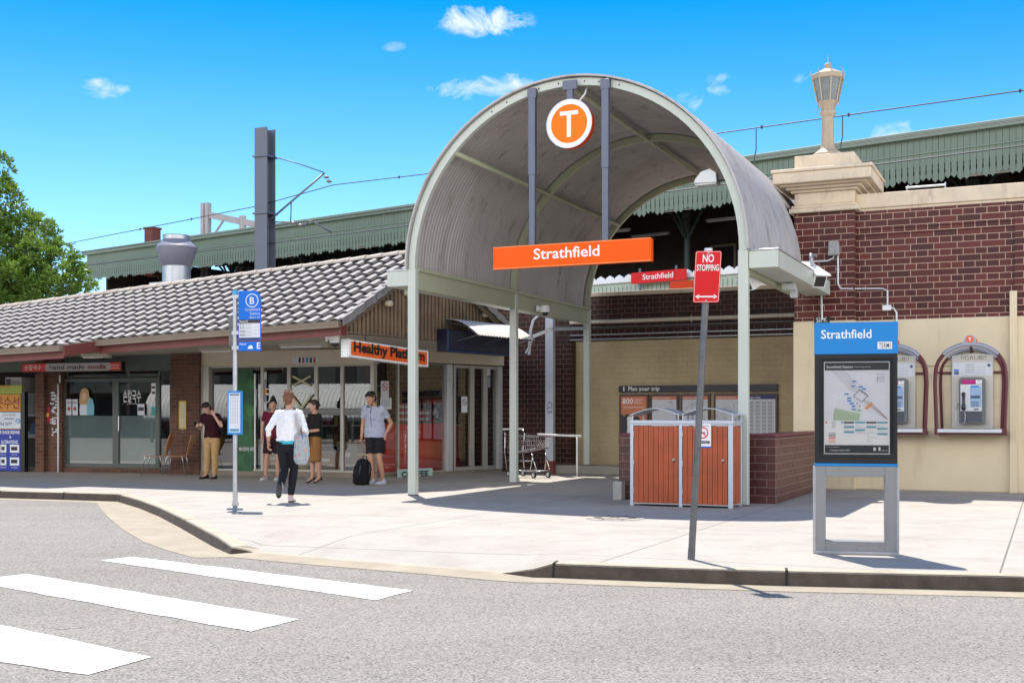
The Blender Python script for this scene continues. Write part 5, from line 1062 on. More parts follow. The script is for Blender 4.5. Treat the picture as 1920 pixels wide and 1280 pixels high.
# public phones on the cream wall
yo = YW-.03
def phone(pxc, label):
    xc, _ = CF.loc(pxc, 740, yo-.3); k = 21.7/F; Zq = lambda y: H+(780-y)*k
    t = thing('public_phone', label, 'phone', CF, (xc, yo, Zq(812)), group='public phones on the cream wall')
    hw_, zb_, zs_ = .575, Zq(812), Zq(700)
    m = MB(); mt = [C['maroon'], M('hood grey', (.32, .33, .40), .4, metal=.2)]
    def hoop(yy, w_, r, top):
        P = [(xc-w_+.02, yy, zb_)]+[(xc-w_-.01, yy, zs_-.2), (xc-w_, yy, zs_)]; A = [(xc-w_*cos(R(q)), yy, zs_+(top-zs_)*sin(R(q))) for q in range(12, 169, 12)]
        P += A+[(xc+w_, yy, zs_), (xc+w_+.01, yy, zs_-.2), (xc+w_-.02, yy, zb_)]
        m.tube(P, r, 8, 0)
        m.tube([(xc-w_*cos(R(q)), yy-.004, zs_+(top-zs_)*sin(R(q))+.004) for q in range(40, 143, 6)], r+.008, 8, 1)
    hoop(yo-.42, hw_, .035, Zq(650)); hoop(yo-.03, hw_-.06, .025, Zq(657))
    for s_ in (-1, 1):
        m.tube([(xc+s_*hw_, yo-.42, zs_), (xc+s_*(hw_-.06), yo-.03, zs_)], .02, 6); m.tube([(xc+s_*(hw_-.02), yo-.42, zb_+.06), (xc+s_*(hw_-.07), yo-.01, zb_+.06)], .03, 6); m.box(xc+s_*(hw_-.02)-.04, xc+s_*(hw_-.02)+.04, yo-.46, yo-.38, zb_-.02, zb_+.10)
        m.tube([(xc+s_*.34, yo-.03, zs_-.0), (xc+s_*(hw_-.05), yo-.03, zs_)], .022, 6)
    m.tube([(xc, yo-.03, Zq(673)), (xc, yo-.03, Zq(655))], .03, 6); m.tube([(xc, yo-.03, Zq(657)), (xc, yo-.42, Zq(650))], .025, 6)
    m.box(xc-hw_, xc+hw_, yo-.40, yo-.0, zb_-.02, zb_+.05, 0)
    m.build('hood_frame', mt, t, smooth=True, ang=35)
    m = MB(); m.box(xc-hw_+.03, xc+hw_-.06, yo-.47, yo-.39, Zq(810), Zq(803), 0); m.build('shelf', C['aluw'], t, bevel=.01)
    x0, x1 = xc-.33, xc+.36; z0, z1 = Zq(803), Zq(668); m = MB(); o = [(x0, z0), (x1, z0)]+[(x1-(x1-x0)*q/8, z1-.0+.035*sin(pi*q/8)) for q in range(9)]
    m.slab([(x, yo-.09, z) for x, z in o], (0, .08, 0)); m.text("!!GRUB!!", (x0+x1)/2+.02, z1-.085, .072, yo-.0915, 1, wid=.42); bp_ = m.build('back_panel', [M('brushed panel', (.50, .48, .44), .42, metal=.35, var=.05), M('brown graffiti', (.16, .09, .05), .5)], t, bevel=.006)
    m = MB(); m.box(x0+.02, x1-.02, yo-.096, yo-.091, Zq(706), Zq(681.5), 0)
    for q in range(4): m.box(xc-.1, xc+.05, yo-.098, yo-.096, Zq(700-q*4.5), Zq(700-q*4.5)+.014, 1); m.box(xc+.09, xc+.24, yo-.098, yo-.096, Zq(702-q*4)-.0, Zq(702-q*4)+.006, 1)
    m.disc((xc+.29, Zq(687)), .028, yo-.098, 2, 12); m.box(x0+.04, x0+.12, yo-.098, yo-.096, Zq(703), Zq(698), 2); m.box(x0+.04, x0+.12, yo-.098, yo-.096, Zq(697), Zq(694), 3)
    m.build('notice', [M('notice grey', (.60, .62, .66), .3), C['ink'], M('dark blue print', (.05, .08, .2), .4), C['blue']], t)
    x0, x1, z0, z1 = xc-.20, xc+.235, Zq(792), Zq(709); m = MB(); o = [(x0, z0), (x1, z0)]+[(x1-.06+.06*cos(R(q)), z1-.06+.06*sin(R(q))) for q in range(0, 91, 18)]+[(x0+.06-.06*sin(R(q)), z1-.06+.06*cos(R(q))) for q in range(0, 91, 18)]
    m.slab([(x, yo-.28, z) for x, z in o], (0, .185, 0), 0); y = yo-.282
    m.box(x0+.03, x1-.05, y-.0, y-.004, z0+.015, z0+.20, 1)
    m.box(x0+.03, x1-.05, y, y-.03, z0+.205, z1-.125, 2)
    m.box(x0+.19, x1-.06, y-.031, y-.0305, z0+.26+.02, z1-.17, 3)
    for r_ in range(4):
        for c_ in range(4): m.box(x0+.215+c_*.032, x0+.235+c_*.032, y-.034, y-.031, z0+.36+.0-r_*.028, z0+.378-r_*.028, 4)
    m.box(x0+.2, x1-.08, y-.034, y-.031, z0+.43, z0+.48, 4); m.box(x0+.2, x1-.1, y-.034, y-.031, z1-.18, z1-.15, 5); m.box(x0+.25, x0+.33, y-.033, y-.0305, z0+.225, z0+.25, 4)
    m.build('phone_body', [M('phone charcoal', (.13, .14, .135), .4), M('phone slate', (.055, .065, .09), .4), M('phone pale', (.58, .60, .62), .35), M('phone blue face', (.28, .42, .60), .35), M('keys', (.06, .09, .16), .4), C['blue2']], t, bevel=.004)
    m = MB(); za = z1-.085; m.tube([(x0+.05, yo-.272, za), (x1-.06, yo-.272, za)], .04, 12, 0); m.tube([(x1-.15, yo-.2725, za), (x1-.05, yo-.2725, za)], .041, 12, 1); m.text('*', x1-.1, za-.03, .07, yo-.316, 2); m.build('topper', [M('magenta', (.50, .012, .19), .35), C['wht'], C['ink']], t, smooth=True, ang=40)
    m = MB(); hx = x0+.085; m.tube([(hx, y-.06, z0+.235), (hx, y-.075, z0+.26), (hx, y-.075, z0+.30), (hx, y-.06, z0+.34), (hx, y-.06, z0+.46), (hx, y-.075, z0+.50), (hx, y-.065, z0+.53)], [.03, .038, .035, .022, .022, .035, .03], 10)
    m.build('handset', M('handset', (.02, .025, .045), .35), t, smooth=True)
    m = MB(); m.tube([(hx+.01, y-.06, z0+.24), (hx+.03, y-.07, z0+.12), (hx+.02, y-.07, z0-.0), (hx-.06, y-.07, z0-.06), (hx-.13, y-.06, z0+.03), (hx-.13, y-.05, z0+.2), (hx-.09, y-.02, z0+.34)], .009, 6); m.build('cord', C['galv'], t, smooth=True)
    m = MB(); o = [(xc-.115, Zq(652)), (xc+.115, Zq(652)), (xc+.10, Zq(640))]+[(xc+.09*cos(R(q)), Zq(641)+.075*sin(R(q))) for q in range(10, 171, 20)]+[(xc-.10, Zq(640))]
    m.slab([(x, yo-.46, z) for x, z in o], (0, .1, 0), 0); m.disc((xc-.005, Zq(641)), .062, yo-.462, 1, 20); m.box(xc-.03, xc+.02, yo-.465, yo-.4625, Zq(641)+.012, Zq(641)+.028, 2); m.box(xc-.013, xc+.003, yo-.465, yo-.4625, Zq(641)-.03, Zq(641)+.012, 2)
    m.box(xc+.1, xc+.118, yo-.46, yo-.37, Zq(652), Zq(641), 1)
    m.build('emblem', [_m['hood grey'], M('phone orange', (.80, .09, .02), .4), C['wht']], t, smooth=True, ang=30)
phone(1820, 'right public phone in a maroon arched hood, fully visible on the cream wall')
phone(1675, 'left public phone half hidden behind the blue map stand')
pipe('cream conduit running level behind the phones', [cl(1640, 686, yo-.02), cl(1788, 684, yo-.02)], .018, 'cream', name='conduit_pipe', group='conduits on the brickwork')

# shopping trolley
tf = Fr(G(992, 894).xy, -50); t = thing('shopping_trolley', 'empty silver wire shopping trolley parked behind the middle canopy post', 'trolley', tf)
w_, L0 = .28, .85; k = 1.06
def tp(x, y, z): return (x*k, y*k, z*k)
m = MB(); zb_, zt_ = .50, .86; n_ = 16
P_b = lambda u, s_: (-.38+.80*u, s_*(.25-.07*u), zb_+.02*u+.10*u); P_t = lambda u, s_: (-.46+1.0*u, s_*(.28-.08*u), zt_+.02-.03*u)
for s_ in (-1, 1):
    for i in range(n_+1): u = i/n_; m.tube([tp(*P_b(u, s_)), tp(*P_t(u, s_))], .0042, 4)
    for h_ in (0, .33, .66, 1):
        m.tube([tp(*[P_b(u, s_)[q]*(1-h_)+P_t(u, s_)[q]*h_ for q in range(3)]) for u in (0, 1)], .008 if h_ in (0, 1) else .0045, 5)
for u in (0, 1):
    for i in range(9): v = -1+2*i/8; m.tube([tp(*[(P_b(u, -1)[q]*(1-v)+P_b(u, 1)[q]*(1+v))/2 for q in range(3)]), tp(*[(P_t(u, -1)[q]*(1-v)+P_t(u, 1)[q]*(1+v))/2 for q in range(3)])], .0042, 4)
    for pf in (P_b, P_t): m.tube([tp(*pf(u, -1)), tp(*pf(u, 1))], .008, 5)
for i in range(9): v = -1+2*i/8; m.tube([tp(*[(P_b(u, -1)[q]*(1-v)+P_b(u, 1)[q]*(1+v))/2 for q in range(3)]) for u in (0, 1)], .0042, 4)
m.build('basket', C['chrome'], t)
m = MB()
for s_ in (-1, 1):
    m.tube([tp(-.44, s_*.24, .14), tp(.42, s_*.18, .14), tp(.44, s_*.18, .18), tp(.30, s_*.19, .50)], .012, 6); m.tube([tp(.26, s_*.2, .14), tp(.36, s_*.2, .5)], .011, 6); m.tube([tp(-.44, s_*.24, .14), tp(-.50, s_*.25, .5), tp(-.46, s_*.27, .9), tp(-.53, s_*.27, 1.0)], .012, 6)
m.tube([tp(-.44, -.24, .14), tp(-.44, .24, .14)], .01, 6); m.tube([tp(.42, -.18, .14), tp(.42, .18, .14)], .01, 6); m.tube([tp(.3, -.19, .35), tp(-.46, -.24, .35)], .008, 6); m.build('chassis', C['chrome'], t, smooth=True)
m = MB(); m.tube([tp(-.53, -.28, 1.0), tp(-.53, .28, 1.0)], .018, 8); m.build('handle', C['wht'], t, smooth=True)
for x, s_ in ((-.42, -1), (-.42, 1), (.38, -1), (.38, 1)):
    m = MB(); m.tube([tp(x, s_*.2-.018, .062), tp(x, s_*.2+.018, .062)], .068, 16, 0); m.tube([tp(x, s_*.2-.02, .062), tp(x, s_*.2+.02, .062)], .045, 14, 1); m.build('wheel', [C['rubber'], C['aluw']], t, smooth=True, ang=40)
# two chairs on the forecourt of the noodle shop
def chair(px, lab):
    f = Fr(G(px, 895).xy, 200); t = thing('chair', lab, 'chair', f, group='beech chairs outside the noodle shop')
    return t
cf_ = Fr(G(294, 891).xy, 0)
t = thing('chair', 'left beech chair with chrome legs before the noodle shop door', 'chair', cf_, group='beech chairs outside the noodle shop')
m = MB(); n_ = 8; o = []
for i in range(n_+1):
    u = i/n_; x = -.26+.46*u; z = .46-.015*sin(pi*u)+(.05*max(0, u-.8)*5)**1.5*.2; o.append((x, z))
for (x0, z0), (x1, z1) in zip(o, o[1:]): m.slab([(x0, -.2, z0), (x1, -.2, z1), (x1, -.2, z1-.012), (x0, -.2, z0-.012)], (0, .4, 0))
m.build('seat', C['chairw'], t, bevel=.003)
m = MB(); pr = [(.46, .10), (.52, .10), (.60, .14), (.72, .18), (.84, .19), (.92, .17), (.94, .12)]
for (z0, w0), (z1, w1) in zip(pr, pr[1:]):
    x0 = .2+.14*(z0-.46)/.48; x1 = .2+.14*(z1-.46)/.48
    m.slab([(x0, -w0, z0), (x1, -w1, z1), (x1, w1, z1), (x0, w0, z0)], (.012, 0, 0))
m.build('backrest', C['chairw'], t)
for x, x2, y in ((-.2, -.3, -.18), (-.2, -.3, .18), (.12, .2, -.18), (.12, .2, .18)):
    m = MB(); m.tube([(0 if x < 0 else .05, y, .445), (x, y, .44), (x+(x2-x)*.15, y, .41), (x2, y, .0)], .011, 8); m.build('leg', C['chrome'], t, smooth=True)
c2 = copy_tree(t); c2.location.x += .50; c2.location.y -= .02; c2['label'] = 'right beech chair with chrome legs against the brick pillar'
# ================================================================ SHOP CONTENTS AND STICKERS
def on_pane(fr, rects, name, mats, label, cat, off=-.006, thick=.004, parent=None, group=None, extra=None):
    """flat sheets lying on the glass; rects are (px0, py0, px1, py1, material index)"""
    m = MB(); xs = []; zz = []
    for q, (a, b, c_, d_, mi) in enumerate(rects):
        x0, x1, z0, z1 = fr.rect(a, b, c_, d_, off); m.box(x0, x1, off-thick-.0006*q, off-.0006*q, z0, z1, mi); xs += [x0, x1]; zz += [z0, z1]
    if extra: extra(m)
    return m.build(name, mats, fr=fr, at=((min(xs)+max(xs))/2, off, min(zz)), label=label, cat=cat, group=group)
TX = lambda fr, px, py, off: fr.loc(px, py, off)
# noodle shop glass
def ex(m):
    x, z = SF.loc(248, 752, 0)
    for q, s_ in enumerate(('손칼국수',)): m.text(s_, x, z, .22, -.012, 1, wid=.50, bold=.03)
    m.text('noodle dumpling', x, z-.07, .03, -.012, 1)
on_pane(SF, [(230, 757, 231, 758, 0)], 'window_lettering', [C['pgrey'], C['wht']], 'white brush lettering across the noodle shop door', 'lettering', extra=ex)
on_pane(SF, [(258, 757, 271, 778, 0), (259, 763, 270, 770, 1)], 'door_notice', [C['pgrey'], C['blk']], 'small white and black notice below the noodle shop lettering', 'notice')
on_pane(SF, [(284, 762, 292, 778, 0)], 'open_sticker', [M('teal sticker', (.02, .30, .26), .4)], 'teal sticker at the right edge of the noodle shop door', 'sticker')
on_pane(SF, [(284, 718, 292, 745, 0), (285, 724, 291, 728, 1), (285, 734, 291, 738, 1)], 'door_notice', [C['wht'], C['blk']], 'narrow white notice high at the right edge of the noodle shop door', 'notice')
def fig(m):
    def P(px, py): x, z = SF.loc(px, py, -.01); return (x, -.012, z)
    m.poly([P(*p) for p in ((150, 778), (149, 768), (151, 752), (157, 748), (166, 750), (171, 765), (173, 778))], 0)
    m.poly([P(*p) for p in ((163, 776), (163, 755), (168, 745), (174, 748), (177, 762), (176, 778), (165, 778))], 1)
    m.v = [(x, y-(.002 if i > 6 else 0), z) for i, (x, y, z) in enumerate(m.v)]
    hx, hz = SF.loc(158, 742, -.01)
    m.poly([(x, -.017, z) for x, _, z in [P(*p) for p in ((149, 756), (150, 738), (154, 729), (160, 727), (166, 731), (168, 745), (165, 756), (160, 758), (153, 758))]], 2)
    m.disc((hx, hz-.01), .085, -.019, 3, 18, rx=.75)
m = MB(); fig(m); x, z = SF.loc(160, 778, -.01)
m.build('window_decal', [C['pgrey'], M('decal blue', (.16, .42, .52), .5), M('decal hair', (.50, .30, .12), .5), M('decal skin', (.70, .45, .32), .5)], fr=SF, at=(x, -.01, z), label='cartoon decal of a long-haired person with arms wrapped on the left noodle window', cat='decal')
def ex(m):
    for px in (130, 141): 
        x, z = SF.loc(px, 766, 0); m.disc((x, z), .05, -.013, 2, 12); x, z = SF.loc(px, 756, 0); m.box(x-.06, x+.06, -.013, -.011, z, z+.04, 1)
on_pane(SF, [(124, 748, 134, 778, 0), (136, 748, 146, 778, 0)], 'food_poster', [C['pgrey'], C['ink'], M('soup red', (.4, .08, .05), .5)], 'pair of pale food posters at the left edge of the noodle window', 'poster', extra=ex)
# pillars
def ex(m):
    x, z = SF.loc(342, 790, -.17)
    for q in range(12): m.box(x-.03, x+.05, -.182, -.18, z-.25+q*.05, z-.24+q*.05, 2)
on_pane(SF, [(335.5, 751, 349, 804, 0), (337.5, 754, 347, 801, 1)], 'thermometer_board', [M('yellow frame', (.62, .42, .03), .5), M('pale yellow', (.60, .55, .34), .5), C['ink']], 'tall narrow yellow framed notice on the right brick pillar', 'notice', off=-.165, extra=ex)
def ex(m):
    x, z = SF.loc(89, 778, -.12); m.disc((x, z+.01), .055, -.122, 1, 18, rx=.8)
on_pane(SF, [(84, 762, 94, 791, 0)], 'pillar_notice', [M('notice red', (.5, .03, .07), .5), M('notice yellow', (.75, .65, .03), .5)], 'small red and yellow notice on the left brick pillar', 'notice', off=-.105, extra=ex)
random.seed(8); m = MB()
for q in range(34):
    a = random.uniform(96, 107); b = random.uniform(735, 818); x, z = SF.loc(a, b, -.105); w_ = random.uniform(.02, .06)
    m.box(x-w_, x+w_, -.105, -.102-.0002*q, z-.018, z+.02)
x, z = SF.loc(101, 815, -.105); m.build('torn_paper', C['pgrey'], fr=SF, at=(x, -.105, z), label='scraps of torn white paper pasted on the left brick pillar', cat='paper scraps', kind='stuff')
x, z = SF.loc(107, 720, -.2); m = MB(); m.tube([(x, -.16, 0), (x, -.16, z)], .022, 8); m.tube([(x+.03, -.14, z+.04), (x+.03, -.14, z+.22)], .02, 8); m.build('pipe', C['wht'], fr=SF, at=(x, -.16, 0), smooth=True, label='thin white vertical pipe on the brick pillar left of the noodle window', cat='pipe')
# shoe repair board and air conditioner
yo = -.35; x1 = SF.X(38.5, yo); x0 = SF.X(-30, yo); Z_ = lambda y: SF.Z(20, y, yo)
t = thing('shoe_repair_board', 'tall blue, white and yellow shoe repair and alterations signboard at the far left', 'sign', SF, ((x0+x1)/2, yo, 0))
pan = [C['blk'], M('amber panel', (.62, .26, .012), .5), M('pale panel', (.62, .66, .72), .5), M('royal blue panel', (.012, .035, .32), .5), M('maroon lettering', (.26, .01, .02), .5), C['wht'], M('navy lettering', (.02, .04, .2), .5), C['blue2'], M('lime panel', (.35, .42, .05), .5)]
m = MB(); m.box(x0-.03, x1+.03, yo, yo+.08, Z_(884), Z_(738), 0); y = yo-.002
m.box(x0, x1, y-.001, yo, Z_(771), Z_(739), 1); m.box(x0, x1, y-.001, yo, Z_(803), Z_(772.5), 2); m.box(x0, x1, y-.001, yo, Z_(804.5), Z_(803.5), 1); m.box(x0, x1, y-.001, yo, Z_(882), Z_(805), 3)
m.text('옷수선', x1-.03, Z_(764), .22, y-.003, 4, align='R', wid=.72, bold=.05)
m.text('South Terrace', x1-.15, Z_(779), .045, y-.003, 6, align='R'); m.text('alterations', x1-.2, Z_(786), .045, y-.003, 6, align='R', bold=.05); m.text('9763 2277', x1-.25, Z_(797), .07, y-.003, 6, align='R', bold=.06)
m.disc((x1-.075, Z_(789)), .055, y-.004, 7, 18, rx=1.3); m.text('SP', x1-.075, Z_(792), .06, y-.006, 5, bold=.08)
m.text('CAR SHOE REPAIR', x1-.015, Z_(813), .075, y-.003, 5, align='R', wid=.72, bold=.06); m.text('&', x1-.3, Z_(821), .06, y-.003, 5, bold=.06); m.text('ALTERATIONS', x1-.08, Z_(831), .075, y-.003, 5, align='R', wid=.50, bold=.06)
for px0, px1 in ((1, 12), (19, 36)):
    for py0, py1, s_ in ((833, 848, 'Key Cut'), (857, 872, 'Shoe Repair')):
        a, b = SF.X(px0, yo), SF.X(px1, yo); m.box(a, b, y-.004, y, Z_(py1), Z_(py0), 5); m.box(a+.03, b-.05, y-.005, y-.004, Z_(py1-4), Z_(py0+4), 0); m.text(s_, (a+b)/2, Z_(py1+5), .032, y-.003, 5, maxw=.2)
m.build('board', pan, t)
m = MB(); m.box(x1+.03, x1+.12, yo, yo+.12, 0, Z_(735)); m.box(x0-.03, x1+.03, yo+.005, yo+.07, Z_(738), Z_(722), 1); m.box(x0-.03, x1-.3, yo, yo+.01, Z_(726), Z_(723), 2); m.build('stand', [C['blk'], pan[8], pan[1]], t)
x0, x1, z0, z1 = SF.rect(10, 707, 40, 736, -.2)
t = thing('air_conditioner', 'grey wall air conditioner above the shoe repair signboard', 'air conditioner', SF, ((x0+x1)/2, -.2, z0))
m = MB(); m.box(x0, x1, -.2, .3, z0, z1, 0); m.box(x0-.015, x1+.0, -.215, -.2, z0-.01, z0+.01, 0)
m.build('casing', [M('ac grey', (.42, .42, .40), .5)], t, bevel=.01)
m = MB(); m.box(x0+.03, x0+.16, -.206, -.2, z0+.04, z1-.04, 0)
for q in range(9): m.box(x0+.19, x1-.04, -.208, -.2, z0+.05+q*.03, z0+.06+q*.03, 0)
m.build('grille', C['blk'], t)
x0, x1 = SF.X(44, .8), SF.X(66, .8); m = MB(); m.box(x0, x1, .8, 1.2, .8, .95, 0); m.box(x0+.02, x0+.28, .9, 1.0, 1.35, 1.95, 1); m.box(x0+.05, x0+.25, .89, .9, 1.4, 1.9, 2)
m.build('workbench', [M('bench grey', (.25, .27, .3), .5), M('machine grey', (.2, .2, .2), .4), C['blk']], fr=SF, at=(x0, .8, .8), label='dim grey workbench with a machine inside the shoe repair shop', cat='bench')
m = MB(); x, z = SF.loc(61, 812, .5); m.slab([(x-.12, .5, z-.02), (x+.16, .5, z-.02), (x+.14, .5, z+.06), (x+.04, .5, z+.26), (x-.02, .5, z+.26)], (0, .03, 0)); m.build('blue_bag', M('bag blue', (.03, .12, .28), .5), fr=SF, at=(x, .5, z-.02), label='blue triangular bag standing in the dark shoe repair shop', cat='bag')

# noodle shop inside: tables and a seated guest are shapes behind frosted glass
for i, (px, lab) in enumerate(((160, 'dark wooden table behind the left noodle window'), (250, 'dark wooden table behind the noodle shop door'))):
    x = SF.X(px, 1.3); t = thing('table', lab, 'table', SF, (x, 1.3, .05)); m = MB(); m.box(x-.5, x+.5, 1.0, 1.6, .76, .80); m.build('tabletop', M('dark wood', (.12, .05, .03), .5), t)
    for a in (-.45, .45):
        m = MB(); m.box(x+a-.03, x+a+.03, 1.05, 1.55, .05, .76); m.build('leg', C['blk'], t)
m = MB(); m.box(SF.X(298, 1.8), SF.X(318, 1.8), 1.8, 1.85, .1, 2.3); m.build('red_banner', M('deep red panel', (.16, .02, .015), .6), fr=SF, at=(SF.X(308, 1.8), 1.8, .1), label='deep red panel standing inside beside the noodle shop pillar', cat='panel')

# health shop
def ex(m):
    x, z = SF.loc(463, 845, 0); m.text('MASSIVE HIT', x, z, .085, -.0125, 2, align='C', wid=.40, bold=.03)
    for q, (a, b, r) in enumerate(((458, 800, .18), (470, 770, .14), (455, 745, .16), (472, 720, .12), (465, 862, .13))):
        x, z = SF.loc(a, b, 0); m.disc((x, z), r, -.0105-.0003*q, 1 if q % 2 else 3, 20, rx=.8)
on_pane(SF, [(444, 692, 474, 884, 0)], 'green_poster', [M('poster green', (.02, .13, .04), .5, var=.6, vs=3), M('poster leaf', (.04, .19, .035), .5, var=.4), C['wht'], M('poster dark green', (.015, .09, .03), .5)], 'tall green drink poster lettered massive hit in the health shop window', 'poster', extra=ex)
m = MB(); x, z = SF.loc(478, 700, -.01); x2, z2 = SF.loc(478, 880, -.01); m.box(x-.02, x+.02, -.02, -.006, z2, z); m.build('white_strip', C['wht'], fr=SF, at=(x, -.02, z2), label='thin white vertical strip right of the green poster', cat='strip')
on_pane(SF, [(495, 697, 500, 712, 0), (495, 714, 500, 728, 1), (494.5, 730, 500.5, 737, 2), (495, 740, 500, 752, 1), (495, 754, 500, 770, 0)], 'door_stickers', [C['pgrey'], C['ink'], M('sticker orange', (.7, .25, .02), .5)], 'column of small stickers down the left sliding door', 'sticker')
for i, (cx_, cy_, w_, h_, lab) in enumerate(((565, 714, 17, 9, 'upper tape cross on the second glass door'), (565, 765, 20, 26, 'large lower tape cross on the second glass door'))):
    m = MB(); P = lambda a, b: SF.loc(cx_+a*w_, cy_+b*h_, -.01)
    for q, s_ in enumerate((1, -1)):
        x0, z0 = P(-1, s_); x1, z1 = P(1, -s_); L = sqrt((x1-x0)**2+(z1-z0)**2); nx, nz = -(z1-z0)/L*.022, (x1-x0)/L*.022; y = -.008-.001*q
        m.quad((x0-nx, y, z0-nz), (x1-nx, y, z1-nz), (x1+nx, y, z1+nz), (x0+nx, y, z0+nz))
    x, z = P(0, 1); m.build('tape_cross', M('masking tape', (.55, .52, .30), .6), fr=SF, at=(x, -.01, z), label=lab, cat='tape', group='tape crosses on the glass doors')
for i, (a, b) in enumerate(((394, 488), (496, 538), (544, 589), (595, 638), (645, 693))):
    def ex(m, a=a, b=b): 
        x, z = SF.loc((a+b)/2, 772, 0)
        m.text('Healthy Platform', x, z, .055, -.012, 1, maxw=(SF.X(b)-SF.X(a))*.9)
    if i in (0,): continue
    on_pane(SF, [(a, 765, b, 778, 0)], 'door_band', [M('grey film band', (.17, .175, .165), .5), M('band lettering', (.32, .32, .30), .5)], ['', 'grey lettered film band on the leftmost sliding door', 'grey lettered film band on the sliding door with tape crosses', 'grey lettered film band on the third sliding door', 'grey lettered film band on the window nearest the corner'][i], 'film band', group='grey film bands on the doors', extra=ex)
on_pane(SF, [(528+20, 669, 596, 681, 0)]+[(560+i*7, 670, 564+i*7, 680, (1, 2, 3, 1, 2)[i]) for i in range(5)], 'fascia_notice', [C['pgrey'], C['blk'], M('drink red', (.4, .05, .03), .5), C['blue2']], 'small strip notice of drinks on the beige panel above the doors', 'notice', off=-.065)
# crates and shelves behind the doors
random.seed(21)
cols = [M('crate tan', (.40, .26, .12), .7), M('crate yellow', (.62, .48, .14), .6), M('carton brown', (.28, .18, .10), .8), M('carton grey', (.30, .29, .26), .7)]
for i, (px, w_, h_, lab) in enumerate(((520, .5, .55, 'brown carton behind the leftmost sliding door'), (560, .55, .75, 'tan crate behind the taped glass door'), (612, .6, .50, 'yellow crate behind the third sliding door'), (650, .5, .72, 'stacked brown carton behind the corner window'), (678, .55, .45, 'yellow crate lowest behind the corner window'))):
    x = SF.X(px, .6); m = MB(); m.box(x-w_/2, x+w_/2, .45+.05*i, .95, .06, .06+h_, 0); m.box(x-w_/2-.01, x+w_/2+.01, .44+.05*i, .96, .06+h_-.05, .06+h_, 1); m.box(x-.1, x+.1, .435+.05*i, .45+.05*i, .06+h_*.5, .06+h_*.65, 2)
    m.build('crate', [cols[i % 4], cols[(i+1) % 4], C['wht']], fr=SF, at=(x, .6, .06), bevel=.01, label=lab, cat='crate', group='crates inside the glass doors')
t = thing('shelf_unit', 'tall shelf unit of boxed goods deep inside the glass doors', 'shelf', SF, (6.3, 3.2, .05)); m = MB()
xa_, xb3 = SF.X(391)+.3, LF-1.2
for z in (.1, .6, 1.1, 1.6, 2.1): m.box(xa_, xb3, 3.1, 3.55, z, z+.03)
m.build('frame', C['alu'], t); m = MB(); x = xa_
while x < xb3-.2:
    for z in (.13, .63, 1.13, 1.63): w_ = random.uniform(.1, .25); m.box(x, x+w_-.02, 3.15, 3.5, z, z+random.uniform(.2, .4), random.randrange(4))
    x += .22
g_ = m.build('goods', cols[:2]+[M('pack red', (.35, .04, .03), .5), M('pack green', (.05, .2, .06), .5)], t); g_['kind'] = 'stuff'
# red counter behind the side glass
RC = M('counter red', (.82, .05, .035), .28, var=.06)
t = thing('juice_counter', 'glossy red juice counter behind the side window', 'counter', SS, (2.4, .6, .06))
m = MB(); a, b = SS.X(712, .45), SS.X(846, .45); m.box(a, b, .45, 1.0, .06, 1.18, 0); m.build('front', RC, t)
m = MB(); m.box(a-.02, b+.02, .42, 1.05, 1.18, 1.22); m.build('benchtop', M('counter top', (.06, .07, .07), .3), t)
m = MB(); a2, b2 = SS.X(855, 1.0), SS.X(934, 1.0); m.box(a2, b2, 1.0, 1.5, .06, 1.12, 0); m.box(a2, b2, .97, 1.5, 1.12, 1.15, 1); m.build('side_counter', [M('deep counter red', (.35, .02, .02), .35), C['aluw']], t)
random.seed(4)
jm = [M('jar red', (.55, .04, .05), .3), M('jar label', (.70, .66, .62), .5), M('lid', (.3, .3, .3), .4)]
k_j = 0
for px in (753, 762, 771, 790, 800):
    x = SS.X(px, .7)
    for r_ in range(3 if px < 780 else 2):
        m = MB(); z = 1.22+r_*.145; m.lathe([(.055, 0), (.06, .01), (.06, .03)], (x, .7, z), 12, 0); m.lathe([(.061, .03), (.061, .09)], (x, .7, z), 12, 1); m.lathe([(.06, .09), (.058, .12), (.058, .14)], (x, .7, z), 12, 0)
        m.build('goods_tin', jm, fr=SS, at=(x, .7, z), smooth=True, ang=40, label='red and white tin in the stacks on the juice counter', cat='tin', group='tins stacked on the juice counter')
x = SS.X(812, .75); m = MB(); m.lathe([(.02, 0), (.14, .05), (.19, .18), (.16, .34), (.07, .42)], (x, .75, 1.22), 16, 0); m.lathe([(.1, 0), (.13, .06), (.1, .1)], (x, .75, 1.221), 12, 1); m.lathe([(.05, .42), (.07, .44), (.05, .5), (.02, .54)], (x, .75, 1.22), 12, 1)
m.build('glass_jar', [GLASS('jar glass', (.8, .85, .85), .1), jm[0]], fr=SS, at=(x, .75, 1.22), smooth=True, ang=50, label='big round glass jar at the right end of the juice counter', cat='jar')
m = MB(); x = SS.X(775, 3.1); m.box(x-1.6, x+1.6, 3.1, 3.18, 1.9, 2.6, 0)
for q in range(5): m.text(['Coffee', 'Fresh Juice', 'Smoothies', 'Salad', 'Tea'][q], x-1.2+q*.6, 2.3-.12*(q % 2), .1, 3.098, 1, bold=.02)
m.build('menu_board', [M('menu board', (.30, .03, .025), .5), M('chalk', (.7, .65, .6), .6)], fr=SS, at=(x, 3.1, 1.9), label='dark red menu board with chalk lettering inside the side shop', cat='menu')
def nosm(cx, cy, fr, s, off):
    def f(m):
        x, z = fr.loc(cx, cy, off); m.disc((x, z), s, off-.007, 1, 22, s*.8); m.obox((x, off-.0075, z), (s*.18, .001, s*1.7), Matrix.Rotation(R(-45), 4, 'Y'), 1); m.box(x-s*.5, x+s*.4, off-.0065, off-.006, z-s*.1, z+s*.08, 2)
    return f
